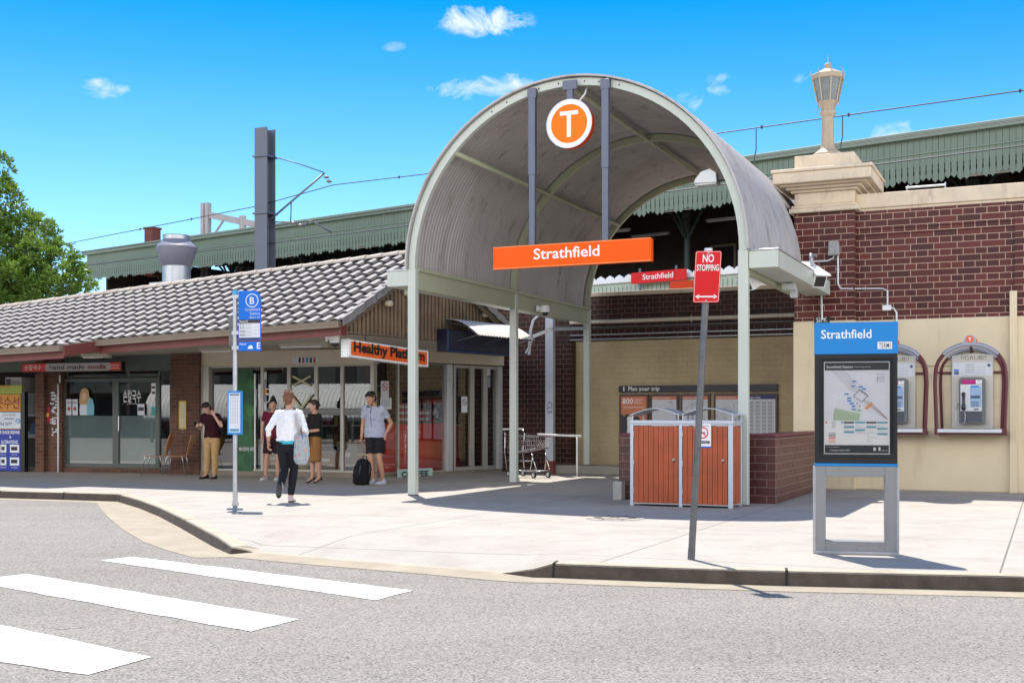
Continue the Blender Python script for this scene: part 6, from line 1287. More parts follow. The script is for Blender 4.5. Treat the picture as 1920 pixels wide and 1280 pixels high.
on_pane(SS, [(714, 714, 729, 746, 0)], 'no_smoking_notice', [C['pgrey'], C['red'], C['blk']], 'no smoking notice on the side window by the corner', 'notice', extra=nosm(721.5, 725, SS, .085, -.006))
on_pane(SS, [(865, 743, 876, 773, 0)], 'no_smoking_notice', [C['wht'], C['blk'], C['blk']], 'black and white no smoking notice on the side glass door', 'notice', extra=nosm(870.5, 754, SS, .075, -.006))
def ex(m):
    x, z = SS.loc(723, 755, 0)
    for q in range(4):
        for r_ in range(4): m.box(x-.12+r_*.06, x-.085+r_*.06, -.0125, -.0105, z-.06+q*.035, z-.045+q*.035, 1)
on_pane(SS, [(713, 745.5, 734, 767, 0)], 'window_timetable', [C['pgrey'], C['ink']], 'pale printed sheet just below the no smoking notice', 'notice', extra=ex)
def ex(m):
    x, z = SS.loc(777, 888, -.3); m.text('COFFEE', x, z-.055, .115, -.3-.025, 1, wid=.82, bold=.12)
on_pane(SS, [(745, 878, 810, 897.5, 0)], 'coffee_sign', [M('mint board', (.42, .62, .58), .5), M('mosaic black', (.03, .04, .04), .5)], 'low mint board lettered COFFEE standing at the foot of the red counter window', 'sign', off=-.3, thick=.02, extra=ex)
on_pane(SS, [(913, 690, 919, 704, 0), (913, 706, 919, 726, 1)], 'door_stickers', [C['pgrey'], C['ink']], 'short column of stickers on the last side glass door', 'sticker')
# ================================================================ PEOPLE
def fuse(mb, vox, smooth=4, disp=0, dscale=(9, 9, 5), seed=0, fac=.6):
    """union of closed shapes grown into one continuous skin"""
    me = bpy.data.meshes.new('tmp'); me.from_pydata([tuple(p) for p in mb.v], [], mb.f); me.update()
    bm = bmesh.new(); bm.from_mesh(me); bmesh.ops.recalc_face_normals(bm, faces=bm.faces); bm.to_mesh(me); bm.free()
    o = bpy.data.objects.new('tmp', me); COL.objects.link(o)
    r = o.modifiers.new('r', 'REMESH'); r.mode = 'VOXEL'; r.voxel_size = vox; r.adaptivity = 0
    s_ = o.modifiers.new('s', 'SMOOTH'); s_.factor = fac; s_.iterations = smooth
    bpy.context.view_layer.update()
    m2 = bpy.data.meshes.new_from_object(o.evaluated_get(bpy.context.evaluated_depsgraph_get()))
    bpy.data.objects.remove(o); bpy.data.meshes.remove(me)
    out = MB(); sd = Vector((seed, seed*.7, 0))
    for v in m2.vertices:
        p = v.co.copy()
        if disp: p += v.normal*disp*(noise.noise(Vector((p.x*dscale[0], p.y*dscale[1], p.z*dscale[2]))+sd)+.5*noise.noise(Vector((p.x*dscale[0]*2.2, p.y*dscale[1]*2.2, p.z*dscale[2]*2.4))+sd))
        out.v.append(tuple(p))
    out.f = [tuple(p.vertices) for p in m2.polygons]; out.m = [0]*len(out.f); bpy.data.meshes.remove(m2)
    return out
SK = lambda n, c: M(n, c, .5, var=.05, vs=12, spec=.35)
def person(label, pos, yaw, h, pose, fit, skin, at=None, fr=None):
    s = h/1.75; V = lambda *a: Vector(a)
    lean = pose.get('lean', (0, 0)); tw = R(pose.get('twist', 0))
    def B(p):      # lean and twist of the trunk above the hips
        p = Vector(p); k = max(0, p.z-.92); a = tw*min(1, k/.45); x = p.x*cos(a)-p.y*sin(a); y = p.x*sin(a)+p.y*cos(a)
        return V(x+lean[0]*k, y+lean[1]*k, p.z)
    J = {'hipL': V(-.095, 0, .92), 'hipR': V(.095, 0, .92), 'kneeL': V(-.10, -.02, .50), 'kneeR': V(.10, -.02, .50), 'ankL': V(-.105, .02, .085), 'ankR': V(.105, .02, .085),
         'shL': B((-.185, 0, 1.425)), 'shR': B((.185, 0, 1.425)), 'elL': B((-.235, .03, 1.13)), 'elR': B((.235, .03, 1.13)), 'wrL': B((-.24, -.03, .88)), 'wrR': B((.24, -.03, .88))}
    for k, v in pose.items():
        if k in J: J[k] = Vector(v)
    fem = fit.get('fem', 0); sw = .93 if fem else 1.0
    J['shL'].x *= sw; J['shR'].x *= sw
    sec = [(.82, .115, .085), (.88, .158, .105), (.95, .165+.008*fem, .112), (1.03, .146-.006*fem, .10), (1.12, .132-.012*fem, .092), (1.22, .148-.006*fem, .10+.012*fem), (1.32, .165-.010*fem, .106+.012*fem), (1.40, .168-.012*fem, .095), (1.45, .125, .078), (1.485, .066, .058)]
    cz = V(0, pose.get('squat', 0), 0)
    def torso(mb, add=0, z0=0, z1=9, yfront=0):
        secs = []
        for z, a, b in sec:
            if z0 <= z <= z1: q = R(0); secs.append((B((0, .0, z)), (a+add)*(1), b+add, V(cos(tw*min(1, max(0, z-.92)/.45)), sin(tw*min(1, max(0, z-.92)/.45)), 0), V(-sin(tw*min(1, max(0, z-.92)/.45)), cos(tw*min(1, max(0, z-.92)/.45)), 0)))
        mb.loft([(c, a*(.88 if c.z < 1.0 else 1), b*(.84 if c.z < 1.0 else 1), u1, u2) for c, a, b, u1, u2 in secs], 20)
    nk = B((0, .0, 1.46)); hd = pose.get('head', (0, 0, 0))       # pitch, yaw, roll in degrees
    HM = Matrix.Rotation(R(hd[1]), 4, 'Z') @ Matrix.Rotation(R(hd[0]), 4, 'X') @ Matrix.Rotation(R(hd[2]), 4, 'Y')
    hb = nk+V(0, -.005, .05)+Vector(pose.get('headshift', (0, 0, 0)))
    def HP(x, y, z): return hb+(HM @ V(x, y, z+.135))
    hx, hy = (HM @ V(1, 0, 0)).to_3d(), (HM @ V(0, 1, 0)).to_3d()
    def limb(mb, pts, rs, n=12):
        P, Q = [], []
        for (a, b), (ra, rb) in zip(zip(pts, pts[1:]), zip(rs, rs[1:])):
            for i in range(4): u = i/4; P.append(a.lerp(b, u)); Q.append(ra+(rb-ra)*u)
        P.append(pts[-1]); Q.append(rs[-1]); mb.tube(P, Q, n)
        for p, r in zip(pts[1:-1], rs[1:-1]): mb.lathe([(r*.02, -r*.98), (r*.7, -r*.7), (r*.98, 0), (r*.7, r*.7), (r*.02, r*.98)], p, 10)
    def calf(a, b, r0, rc, r1):
        return [a, a.lerp(b, .28)+V(0, .012, 0), b], [r0, rc, r1]
    def hand(mb, wr, el, wdir, curl=.5, dirv=None):
        d_ = Vector(dirv).normalized() if dirv else (wr-el).normalized(); w_ = Vector(wdir); w_ = (w_-d_*w_.dot(d_)).normalized(); n_ = d_.cross(w_)
        mb.loft([(wr-d_*.01, .027, .019, w_, n_), (wr+d_*.03, .036, .017, w_, n_), (wr+d_*.075, .041, .015, w_, n_), (wr+d_*.088, .038, .012, w_, n_)], 12)
        for i in range(4):
            b0 = wr+d_*.08+w_*(.030-.020*i); L = (.070, .078, .073, .058)[i]; c_ = curl*(1+.1*i)
            P = [b0]; dr = d_.copy()
            for q, f_ in enumerate((.42, .32, .26)): dr = (dr*cos(c_)+n_*sin(c_)).normalized(); P.append(P[-1]+dr*L*f_)
            mb.tube([b0-d_*.02]+P, [.0095, .0095, .0088, .0082, .0068], 8)
        t0 = wr+d_*.025+w_*.030; td = (d_*.7+w_*.6+n_*.35).normalized(); mb.tube([t0-td*.015, t0+td*.03, t0+td*.03+(td+d_*.5).normalized()*.03], [.013, .0115, .009], 8)
    # body
    mb = MB(); torso(mb)
    limb(mb, [nk-V(0, 0, .03), nk+V(0, 0, .05), hb+(HM @ V(0, .012, .07)).to_3d()], [.062, .052, .05])
    hs_ = [(-.118, .022, .020, -.052), (-.105, .040, .038, -.045), (-.075, .057, .062, -.028), (-.04, .066, .080, -.013), (0, .072, .092, -.003), (.045, .074, .097, .004), (.08, .065, .086, .008), (.105, .044, .060, .01), (.118, .015, .02, .01)]
    mb.loft([(HP(0, y, z), a, b, hx, hy) for z, a, b, y in hs_], 20)
    mb.tube([HP(0, -.088, .022), HP(0, -.104, -.008), HP(0, -.112, -.024)], [.008, .011, .013], 8); mb.tube([HP(-.035, -.078, .03), HP(0, -.09, .034), HP(.035, -.078, .03)], .010, 6); mb.tube([HP(-.018, -.085, -.052), HP(0, -.093, -.052), HP(.018, -.085, -.052)], .008, 6)
    for q in (-1, 1): mb.loft([(HP(q*.070, .01, -.025), .006, .010, hx, hy), (HP(q*.077, .012, 0), .008, .018, hx, hy), (HP(q*.077, .014, .022), .007, .014, hx, hy)], 8)
    for q, c_, wd, dv in (('L', pose.get('curlL', .35), pose.get('handL', (0, -1, 0)), pose.get('dirL')), ('R', pose.get('curlR', .35), pose.get('handR', (0, -1, 0)), pose.get('dirR'))):
        a = .9 if fem else 1
        limb(mb, [J['sh'+q], J['el'+q], J['el'+q].lerp(J['wr'+q], .3), J['wr'+q]], [.052*a, .040*a, .041*a, .026*a]); hand(mb, J['wr'+q], J['el'+q], wd, c_ if q == 'R' else -c_, dv)
        P, Q = calf(J['knee'+q], J['ank'+q], .053, .058, .036); limb(mb, [J['hip'+q]]+P, [.080]+Q)
        if 'foot'+q in pose: fd = Vector(pose['foot'+q]).normalized()
        else: fd = V(0, -1, 0)
        limb(mb, [J['ank'+q], J['ank'+q]+fd*.12+V(0, 0, -.045 if fd.z > -.5 else 0)], [.036, .028])
    base = Vector(at) if at is not None else Vector((0, 0, 0))
    f2 = fr or Fr(pos, yaw); t = thing('person', label, 'person', f2, (0, 0, base.z))
    def fin(m, name, mt, par=t, sm=True, **k):
        m.v = [(x*s, y*s, z*s+base.z) for x, y, z in m.v]; return m.build(name, mt, par, smooth=sm, **k)
    vox = .0075
    fin(fuse(mb, vox, 3), 'body', skin)
    # eyes, brows, mouth
    for q in (-1, 1):
        m = MB(); m.lathe([(.001, -.010), (.008, -.006), (.010, 0), (.008, .006), (.001, .010)], HP(q*.031, -.080, .012), 10, 0); m.lathe([(.001, -.005), (.0048, 0), (.001, .005)], HP(q*.031, -.0885, .012), 8, 1); fin(m, 'eye', [C['pgrey'], C['blk']])
        m = MB(); m.tube([HP(q*.014, -.094, .036), HP(q*.032, -.092, .042), HP(q*.048, -.080, .036)], [.003, .0042, .002], 6); fin(m, 'eyebrow', fit['hair'])
    m = MB(); m.tube([HP(-.022, -.088, -.054), HP(0, -.0965, -.055), HP(.022, -.088, -.054)], [.002, .0055, .002], 6); fin(m, 'lips', M('lips', (.36, .12, .10), .5))
    # hair
    hr = MB(); hs2 = [(-.085, .046, .040, .050), (-.045, .066, .062, .040), (0, .080, .078, .030), (.05, .083, .092, .019), (.09, .073, .090, .012), (.118, .052, .068, .008), (.133, .02, .03, .006)]
    if fit.get('longhair'): hs2 = [(-.16, .05, .03, .075), (-.10, .075, .055, .05)]+hs2
    hr.loft([(HP(0, y, z), a, b, hx, hy) for z, a, b, y in hs2], 20)
    if fit.get('fringe', 1): hr.tube([HP(-.070, -.020, .02), HP(-.062, -.058, .068), HP(-.03, -.080, .090), HP(.02, -.084, .096), HP(.062, -.055, .070), HP(.070, -.018, .02)], [.008, .012, .016, .020, .012, .008], 8)
    for bx in fit.get('bun', []): hr.lathe([(.004, -bx[3]), (bx[3]*.75, -bx[3]*.7), (bx[3], 0), (bx[3]*.75, bx[3]*.7), (.004, bx[3])], HP(*bx[:3]), 12)
    fin(fuse(hr, .008, 2, disp=.020, dscale=(30, 30, 18), seed=3), 'hair', fit['hair'])
    # top
    slv = fit.get('sleeve', .55); loose = fit.get('loose', .022)
    mb = MB(); z0 = fit.get('hem', .90); z0i = [x for x in sec if x[0] >= z0]
    secs = []
    def rr(z):
        for (za, a, b), (zb_, a2, b2) in zip(sec, sec[1:]):
            if za <= z <= zb_: u = (z-za)/(zb_-za); return a+(a2-a)*u, b+(b2-b)*u
        return sec[0][1:]
    zz_ = z0
    while zz_ < 1.47:
        a, b = rr(zz_); k = loose*(1.25 if zz_ < 1.15 else 1)+(.016 if fit['lower'][0] == 'shorts' and zz_ < 1.08 else 0); wv = max(a, fit.get('boxy', 0)) if zz_ < 1.3 else a; q = tw*min(1, max(0, zz_-.92)/.45)
        secs.append((B((0, 0, zz_)), wv+k, b+k, V(cos(q), sin(q), 0), V(-sin(q), cos(q), 0))); zz_ += .04
    secs.append((B((0, .005, 1.475)), .080, .072, V(1, 0, 0), V(0, 1, 0))); mb.loft(secs, 24)
    for q in ('L', 'R'):
        sh, el, wr = J['sh'+q], J['el'+q], J['wr'+q]
        a = .9 if fem else 1
        if slv <= 1: limb(mb, [sh+(B((0, 0, 1.40))-sh)*.3+V(0, 0, .01), sh, sh.lerp(el, slv)], [.075*a, .070*a, .064*a])
        else: limb(mb, [sh+(B((0, 0, 1.40))-sh)*.3+V(0, 0, .01), sh, el, el.lerp(wr, slv-1)], [.075*a, .068*a, .056*a, .046*a])
    fin(fuse(mb, .009, 5, disp=fit.get('fold', .010), seed=fit.get('seed', 1), dscale=(9, 9, 13)), fit.get('topname', 't_shirt'), fit['top'])
    # lower garment
    kind = fit['lower'][0]; mb = MB()
    if kind in ('trousers', 'leggings', 'shorts'):
        ad = {'trousers': .022, 'leggings': .014, 'shorts': .026}[kind]
        mb.loft([(V(0, 0, z), a+ad, b+ad, V(1, 0, 0), V(0, 1, 0)) for z, a, b in [(.80, .11, .085)]+sec if z < 1.0]+[(B((0, 0, 1.02)), .15+ad*.5, .105+ad*.5, V(1, 0, 0), V(0, 1, 0))], 20)
        for q in ('L', 'R'):
            hip, kn, an = J['hip'+q], J['knee'+q], J['ank'+q]
            if kind == 'shorts': limb(mb, [hip+V(0, 0, -.02), hip.lerp(kn, .82)], [.098+ad*.5, .082+ad*.8])
            else: P, Q = calf(kn, an+(kn-an)*.06, .053+ad, .056+ad, .040+ad); limb(mb, [hip+V(0, 0, -.02)]+P, [.092+ad]+Q)
        fin(fuse(mb, .009, 4, disp=.008 if kind != 'leggings' else .003, seed=5, dscale=(8, 8, 14)), kind, fit['lower'][1])
    elif kind == 'skirt':
        mb.loft([(V(0, -.005, z), a, b, V(1, 0, 0), V(0, 1, 0)) for z, a, b in ((.46, .165, .125), (.47, .172, .132), (.60, .178, .135), (.75, .185, .138), (.90, .183, .130), (.98, .165, .118), (1.06, .145, .105))], 24)
        fin(fuse(mb, .009, 3, disp=.006, seed=6, dscale=(8, 8, 2)), 'skirt', fit['lower'][1])
    # shoes
    for q in ('L', 'R'):
        an = J['ank'+q]; fd = Vector(pose.get('foot'+q, (0, -1, 0))).normalized(); sd = fd.cross(V(0, 0, 1)); sd = sd.normalized() if sd.length > .2 else V(1, 0, 0); up = sd.cross(fd).normalized()
        if up.z < 0 and abs(fd.z) < .7: up = -up
        if abs(fd.z) > .7: up = Vector(pose.get('up'+q, (0, -1, 0)))
        hl = -.085 if not fit.get('heels') else -.075
        fp = lambda a, u: an+fd*a+up*(u-.05)
        m = MB()
        if fit.get('heels'):
            m.loft([(fp(-.055, .03), .022, .02, sd, up), (fp(-.03, .035), .03, .028, sd, up), (fp(.05, .005), .034, .022, sd, up), (fp(.13, -.012), .037, .018, sd, up), (fp(.185, -.018), .018, .010, sd, up)], 14); m.tube([fp(-.045, .02), fp(-.05, -.035)], [.014, .007], 8)
        else:
            m.loft([(fp(-.068, -.0), .022, .025, sd, up), (fp(-.055, .005), .034, .036, sd, up), (fp(.0, .012), .040, .044, sd, up), (fp(.06, .0), .044, .036, sd, up), (fp(.13, -.010), .047, .026, sd, up), (fp(.185, -.014), .036, .018, sd, up), (fp(.205, -.016), .014, .010, sd, up)], 16)
            m.loft([(fp(-.01, .02), .044, .048, fd, sd), (fp(0, .062), .040, .042, fd, sd)], 12)
        sh_ = fin(m, 'shoe', fit['shoe'], sm=True)
        if not fit.get('heels'):
            m = MB(); m.loft([(fp(-.068, -.028), .030, .011, sd, up), (fp(0, -.030), .044, .012, sd, up), (fp(.08, -.032), .048, .011, sd, up), (fp(.16, -.032), .045, .010, sd, up), (fp(.205, -.028), .02, .008, sd, up)], 16); fin(m, 'sole', fit.get('sole', fit['shoe']), par=sh_)
    return t, fin, J, HP, s
HB = M('black hair', (.007, .005, .005), .6, var=.3, vs=30); HR = M('auburn hair', (.15, .06, .022), .55, var=.5, vs=30)
sk1 = SK('warm skin', (.50, .27, .18)); sk2 = SK('light skin', (.58, .34, .25)); sk3 = SK('tanned skin', (.48, .25, .15))
cl_ = lambda n, c: M(n, c, .85, var=.08, vs=14, spec=.2, bump=.1, bs=200)
GP = lambda x, y: (G(x, y).x, G(x, y).y)
# 1 the man with the phone, back to the wall
t, fin, J, HP, s = person('man in maroon t-shirt and khaki trousers reading his phone by the window', GP(397, 897), -18, 1.66,
    dict(lean=(-.02, -.06), head=(38, -18, 0), headshift=(-.01, -.03, -.01), elL=(-.27, -.05, 1.14), wrL=(-.20, -.28, 1.20), handL=(0, 0, 1), curlL=.8, elR=(.30, -.08, 1.20), wrR=(.14, -.12, 1.44), handR=(-1, 0, .2), dirR=(-.3, -.1, 1), curlR=.4, ankL=(-.13, -.02, .085), ankR=(.10, -.03, .085), kneeR=(.12, -.06, .5), footL=(-.25, -1, 0), footR=(.2, -1, 0)),
    dict(hair=HB, top=cl_('maroon cotton', (.034, .007, .011)), sleeve=.55, lower=('trousers', cl_('khaki cotton', (.46, .29, .13))), shoe=cl_('dark brown shoe', (.035, .02, .018)), seed=2, hem=.93), sk2)
m = MB(); w_ = J['wrL']+Vector((.02, -.10, .05)); m.obox(w_, (.07, .012, .13), Matrix.Rotation(R(35), 4, 'X') @ Matrix.Rotation(R(20), 4, 'Z')); m.v = [(x*s, y*s, z*s) for x, y, z in m.v]
m.build('phone', C['blk'], fr=Fr(GP(397, 897), -18), at=tuple(w_*s), bevel=.003, label='small black phone held by the man in maroon', cat='phone')
def backpack(fr, at, rot, lab, sc=1.0):
    t = thing('backpack', lab, 'backpack', fr, at, group=None); m = MB(); A = Vector(at)
    m.loft([(Vector((0, 0, z)), a, b, Vector((1, 0, 0)), Vector((0, 1, 0))) for z, a, b in ((0, .10, .06), (.03, .15, .10), (.15, .165, .12), (.30, .16, .10), (.42, .12, .075), (.47, .06, .04))], 20)
    m.loft([(Vector((0, .07, z)), a, b, Vector((1, 0, 0)), Vector((0, 1, 0))) for z, a, b in ((.03, .08, .04), (.06, .12, .07), (.20, .12, .07), (.25, .08, .04))], 16)
    m = fuse(m, .010, 3, disp=.014, seed=9, dscale=(9, 9, 9)); rm = rot.to_3x3(); m.v = [tuple(A+rm @ (Vector(p)*sc)) for p in m.v]; m.build('bag', cl_('black nylon', (.013, .013, .015)), t, smooth=True)
    for q in (-1, 1):
        m = MB(); m.tube([Vector((q*.07, -.07, .42)), Vector((q*.085, -.13, .34)), Vector((q*.09, -.14, .2)), Vector((q*.1, -.08, .05))], .014, 6); m.v = [tuple(A+rm @ (Vector(p)*sc)) for p in m.v]; m.build('strap', C['blk'], t, smooth=True)
    m = MB(); m.tube([Vector((-.04, -.03, .45)), Vector((-.03, -.03, .51)), Vector((.03, -.03, .51)), Vector((.04, -.03, .45))], .009, 6); m.v = [tuple(A+rm @ (Vector(p)*sc)) for p in m.v]; m.build('handle', C['blk'], t, smooth=True)
    return t
backpack(Fr(GP(397, 897), -18), (.07, .17, .90), Matrix.Rotation(R(8), 4, 'X'), 'black backpack worn on the back of the man in maroon', .95)
# 2 the girl half hidden behind the walking woman
person('young woman in maroon top and white sneakers half hidden behind the walker', GP(512, 899), 8, 1.70,
    dict(head=(8, 5, 0), ankL=(-.16, -.02, .085), kneeL=(-.13, -.03, .5), footL=(-.5, -1, 0), ankR=(.10, -.02, .085), footR=(-.2, -1, 0)),
    dict(fem=1, hair=HB, bun=[(0, .03, .15, .045)], top=cl_('maroon jersey', (.13, .012, .03)), sleeve=.5, lower=('shorts', cl_('dark shorts', (.03, .012, .02))), shoe=cl_('pale grey sneaker', (.55, .56, .62)), sole=C['wht'], seed=7), sk1)
# 3 the woman walking away
WF = Fr(GP(541, 941), 176)
t, fin, J, HP, s = person('woman in white sweater and black leggings walking away across the footpath', (0, 0), 0, 1.72,
    dict(lean=(0, -.03), head=(2, -12, 0), kneeL=(-.06, -.10, .50), ankL=(-.03, -.02, .09), footL=(0, -1, 0), kneeR=(.075, -.03, .50), ankR=(.035, .34, .27), footR=(.0, .30, -.95), upR=(0, -.95, -.3), hipL=(-.09, 0, .92), hipR=(.09, 0, .92),
         elR=(.31, .06, 1.15), wrR=(.335, -.03, .94), elL=(-.28, .03, 1.15), wrL=(-.25, -.12, .99), handR=(0, -1, 0), curlR=.5),
    dict(fem=1, hair=HR, fringe=0, bun=[(0, .075, .085, .052), (.01, .05, .12, .045)], top=cl_('white sweater', (.80, .80, .82)), topname='sweater', sleeve=1.45, loose=.034, boxy=.155, hem=.98, fold=.020, lower=('leggings', cl_('black leggings', (.014, .014, .02))), shoe=cl_('pink white sneaker', (.60, .50, .50)), sole=C['blk'], seed=11), sk1, fr=WF)
m = MB(); m.loft([(Vector((0, 0, z)), a, b, Vector((1, 0, 0)), Vector((0, 1, 0))) for z, a, b in ((.93, .172, .126), (.99, .172, .126), (1.0, .165, .12))], 24); fin(m, 'undershirt', cl_('cyan cotton', (.05, .50, .66)))
m = MB(); w_ = J['wrR']; m.tube([w_+Vector((.031*cos(a), .031*sin(a), .02)) for a in [2*pi*i/12 for i in range(12)]], .008, 6, closed=True); fin(m, 'bracelet', C['blk'])
tt = thing('tote_bag', 'pastel patterned tote bag hanging from the walking woman\'s shoulder', 'bag', WF, (-.22*s, .08, .60*s))
tm_ = bpy.data.materials.new('pastel swirl cloth'); tm_.use_nodes = True; q_ = tm_.node_tree; b_ = q_.nodes['Principled BSDF']; c_ = N(q_, 'ShaderNodeTexCoord'); n_ = N(q_, 'ShaderNodeTexNoise', i_Detail=3.0, i_Distortion=1.8); n_.inputs['Scale'].default_value = 9; q_.links.new(c_.outputs['Object'], n_.inputs['Vector']); r_ = N(q_, 'ShaderNodeValToRGB'); e_ = r_.color_ramp.elements
e_[0].position = .35; e_[0].color = (.06, .22, .45, 1); e_[1].position = .66; e_[1].color = (.45, .16, .28, 1)
for p_, c2_ in ((.44, (.45, .42, .34, 1)), (.50, (.16, .32, .40, 1)), (.56, (.50, .44, .40, 1)), (.61, (.50, .22, .16, 1))): x_ = e_.new(p_); x_.color = c2_
q_.links.new(n_.outputs[0], r_.inputs[0]); q_.links.new(r_.outputs[0], b_.inputs['Base Color']); b_.inputs['Roughness'].default_value = .8
m = MB(); m.loft([(Vector((-.235, .10, z)), a, b, Vector((1, 0, 0)), Vector((0, 1, 0))) for z, a, b in ((.60, .05, .04), (.62, .10, .065), (.70, .125, .075), (.85, .13, .07), (1.0, .115, .06), (1.08, .11, .05))], 20)
m = fuse(m, .010, 3, disp=.014, seed=4); m.v = [(x*s, y*s, z*s) for x, y, z in m.v]; m.build('bag', tm_, tt, smooth=True)
for q in (0, .03):
    m = MB(); P = [(-.20, .05+q, 1.07), (-.175, .10+q, 1.25), (-.145, .08+q*.5, 1.40), (-.135, .0, 1.485), (-.145, -.09, 1.38), (-.20, -.08, 1.1), (-.24, .05, 1.05)]
    m.tube([Vector(p)*s for p in P], .016, 6); m.build('strap', cl_('grey webbing', (.45, .43, .44)), tt, smooth=True)
# 4 the woman with the skirt
t, fin, J, HP, s = person('woman in black top and brown pencil skirt holding a handbag', GP(590, 905), -48, 1.66,
    dict(head=(6, -18, 0), elL=(-.20, -.06, 1.14), wrL=(-.06, -.24, 1.13), elR=(.21, -.05, 1.13), wrR=(.02, -.25, 1.09), handL=(0, 0, 1), handR=(0, 0, 1), curlL=.6, curlR=.6, ankL=(-.06, -.02, .115), ankR=(.09, .06, .115), kneeL=(-.07, -.02, .5), kneeR=(.08, .02, .5), footL=(-.1, -1, -.3), footR=(.1, -1, -.3)),
    dict(fem=1, hair=M('dark brown hair', (.022, .010, .007), .55, var=.4, vs=30), bun=[(0, .10, .02, .045)], top=cl_('black blouse', (.014, .012, .012)), topname='blouse', sleeve=.95, hem=.99, lower=('skirt', cl_('brown wool', (.27, .125, .04))), heels=1, shoe=cl_('black leather', (.012, .012, .012)), seed=13), sk1)
hf = Fr(GP(590, 905), -48); o_ = Vector((-.03, -.33, .82))*s; th_ = thing('handbag', 'black leather handbag held before the woman in the brown skirt', 'handbag', hf, tuple(o_))
m = MB(); m.loft([(o_+Vector((0, 0, z)), a, b, Vector((.7, .7, 0)), Vector((-.7, .7, 0))) for z, a, b in ((0, .10, .035), (.02, .15, .05), (.12, .15, .05), (.20, .11, .035), (.225, .08, .02))], 16); m = fuse(m, .009, 2, disp=.014, seed=2); m.build('bag', M('bag leather', (.012, .012, .014), .3), th_, smooth=True)
m = MB(); m.tube([o_+Vector((-.05, -.05, .2)), o_+Vector((-.04, -.02, .32)), o_+Vector((.03, .05, .33)), o_+Vector((.05, .05, .2))], .008, 6); m.build('handle', C['blk'], th_, smooth=True)
# 5 the man in the grey shirt
t, fin, J, HP, s = person('man in light grey t-shirt and black shorts standing before the corner window', GP(704, 906), -12, 1.84,
    dict(lean=(-.05, -.04), head=(20, -28, 0), headshift=(-.01, -.02, -.01), twist=-6, hipL=(-.09, 0, .92), ankL=(-.04, -.05, .085), kneeL=(-.08, -.04, .5), ankR=(.17, -.06, .085), kneeR=(.10, -.07, .5), footL=(-.55, -1, 0), footR=(-.45, -1, 0), elL=(-.25, .0, 1.13), wrL=(-.26, -.05, .87), curlL=.7, elR=(.29, .08, 1.15), wrR=(.205, -.03, .93), handR=(-1, -.5, 0), dirR=(-.25, -.3, -1)),
    dict(hair=HB, top=cl_('light grey cotton', (.36, .38, .47)), sleeve=.6, loose=.026, boxy=.165, hem=.88, fold=.016, lower=('shorts', cl_('black shorts', (.015, .015, .018))), shoe=cl_('white sneaker', (.62, .63, .72)), sole=C['wht'], seed=17), sk3)
m = MB(); m.tube([HP(-.07, -.02, -.02), HP(-.05, -.07, -.12), (-.06, -.135, 1.36), (-.05, -.145, 1.25), (-.03, -.14, 1.1), (-.01, -.135, .95), (.05, -.14, .9)], .0045, 5); m.tube([HP(.07, -.02, -.02), HP(.04, -.08, -.13), (-.055, -.14, 1.33)], .0045, 5); fin(m, 'earphone_cord', C['blk'])
backpack(Fr(G(676, 909).xy, 25), (0, 0, 0), Matrix.Rotation(R(-4), 4, 'X') @ Matrix.Rotation(R(9), 4, 'Y'), 'black backpack standing on the ground beside the man in grey', 1.12)
# 6 the guest inside the noodle shop
sx = SF.X(303, 1.1); t, fin, J, HP, s = person('dark-haired guest in a pale top seated inside the noodle shop', (0, 0), 0, 1.66,
    dict(lean=(-.05, -.10), head=(20, -30, 0), hipL=(-.09, 0, .92), kneeL=(-.11, -.42, .90), ankL=(-.11, -.40, .52), kneeR=(.11, -.42, .90), ankR=(.11, -.40, .52), elL=(-.28, -.12, 1.14), wrL=(-.20, -.34, 1.22), elR=(.27, -.10, 1.14), wrR=(.2, -.34, 1.2)),
    dict(fem=1, hair=HB, longhair=1, top=cl_('pale blouse', (.55, .55, .58)), sleeve=.8, lower=('trousers', cl_('navy trousers', (.02, .03, .06))), shoe=cl_('black leather', (.012, .012, .012)), seed=19), sk2, at=(0, 0, -.35), fr=Fr(SF.w(sx, 1.1).xy, -50))
st = Fr(SF.w(sx, 1.1).xy, -50); t = thing('stool', 'low wooden stool under the seated guest in the noodle shop', 'stool', st, (0, 0, .05)); m = MB(); m.box(-.18, .18, -.15, .2, .42, .46); m.build('seat', M('dark wood', (.12, .05, .03), .5), t)
for a in (-.15, .15):
    for b in (-.12, .16): m = MB(); m.tube([(a, b, .05), (a, b, .42)], .016, 6); m.build('leg', C['chrome'], t)
# ================================================================ TREE
def leafmat():
    m = bpy.data.materials.new('glossy leaves'); m.use_nodes = True; t = m.node_tree; b = t.nodes['Principled BSDF']
    at = N(t, 'ShaderNodeAttribute', attribute_name='shade'); cr = N(t, 'ShaderNodeValToRGB'); e = cr.color_ramp.elements
    e[0].color = (.045, .095, .018, 1); e[1].color = (.19, .28, .045, 1); x = e.new(.6); x.color = (.11, .20, .03, 1)
    t.links.new(at.outputs['Fac'], cr.inputs[0]); t.links.new(cr.outputs[0], b.inputs['Base Color']); b.inputs['Roughness'].default_value = .38
    b.inputs['Subsurface Weight'].default_value = 0
    tr = N(t, 'ShaderNodeBsdfTranslucent'); tr.inputs[0].default_value = (.22, .34, .04, 1); mx = N(t, 'ShaderNodeMixShader'); mx.inputs[0].default_value = .3
    t.links.new(b.outputs[0], mx.inputs[1]); t.links.new(tr.outputs[0], mx.inputs[2]); t.links.new(mx.outputs[0], t.nodes['Material Output'].inputs[0]); return m
LM = leafmat(); BK = M('bark', (.16, .12, .09), .9, var=.3, bump=.6, bs=20)
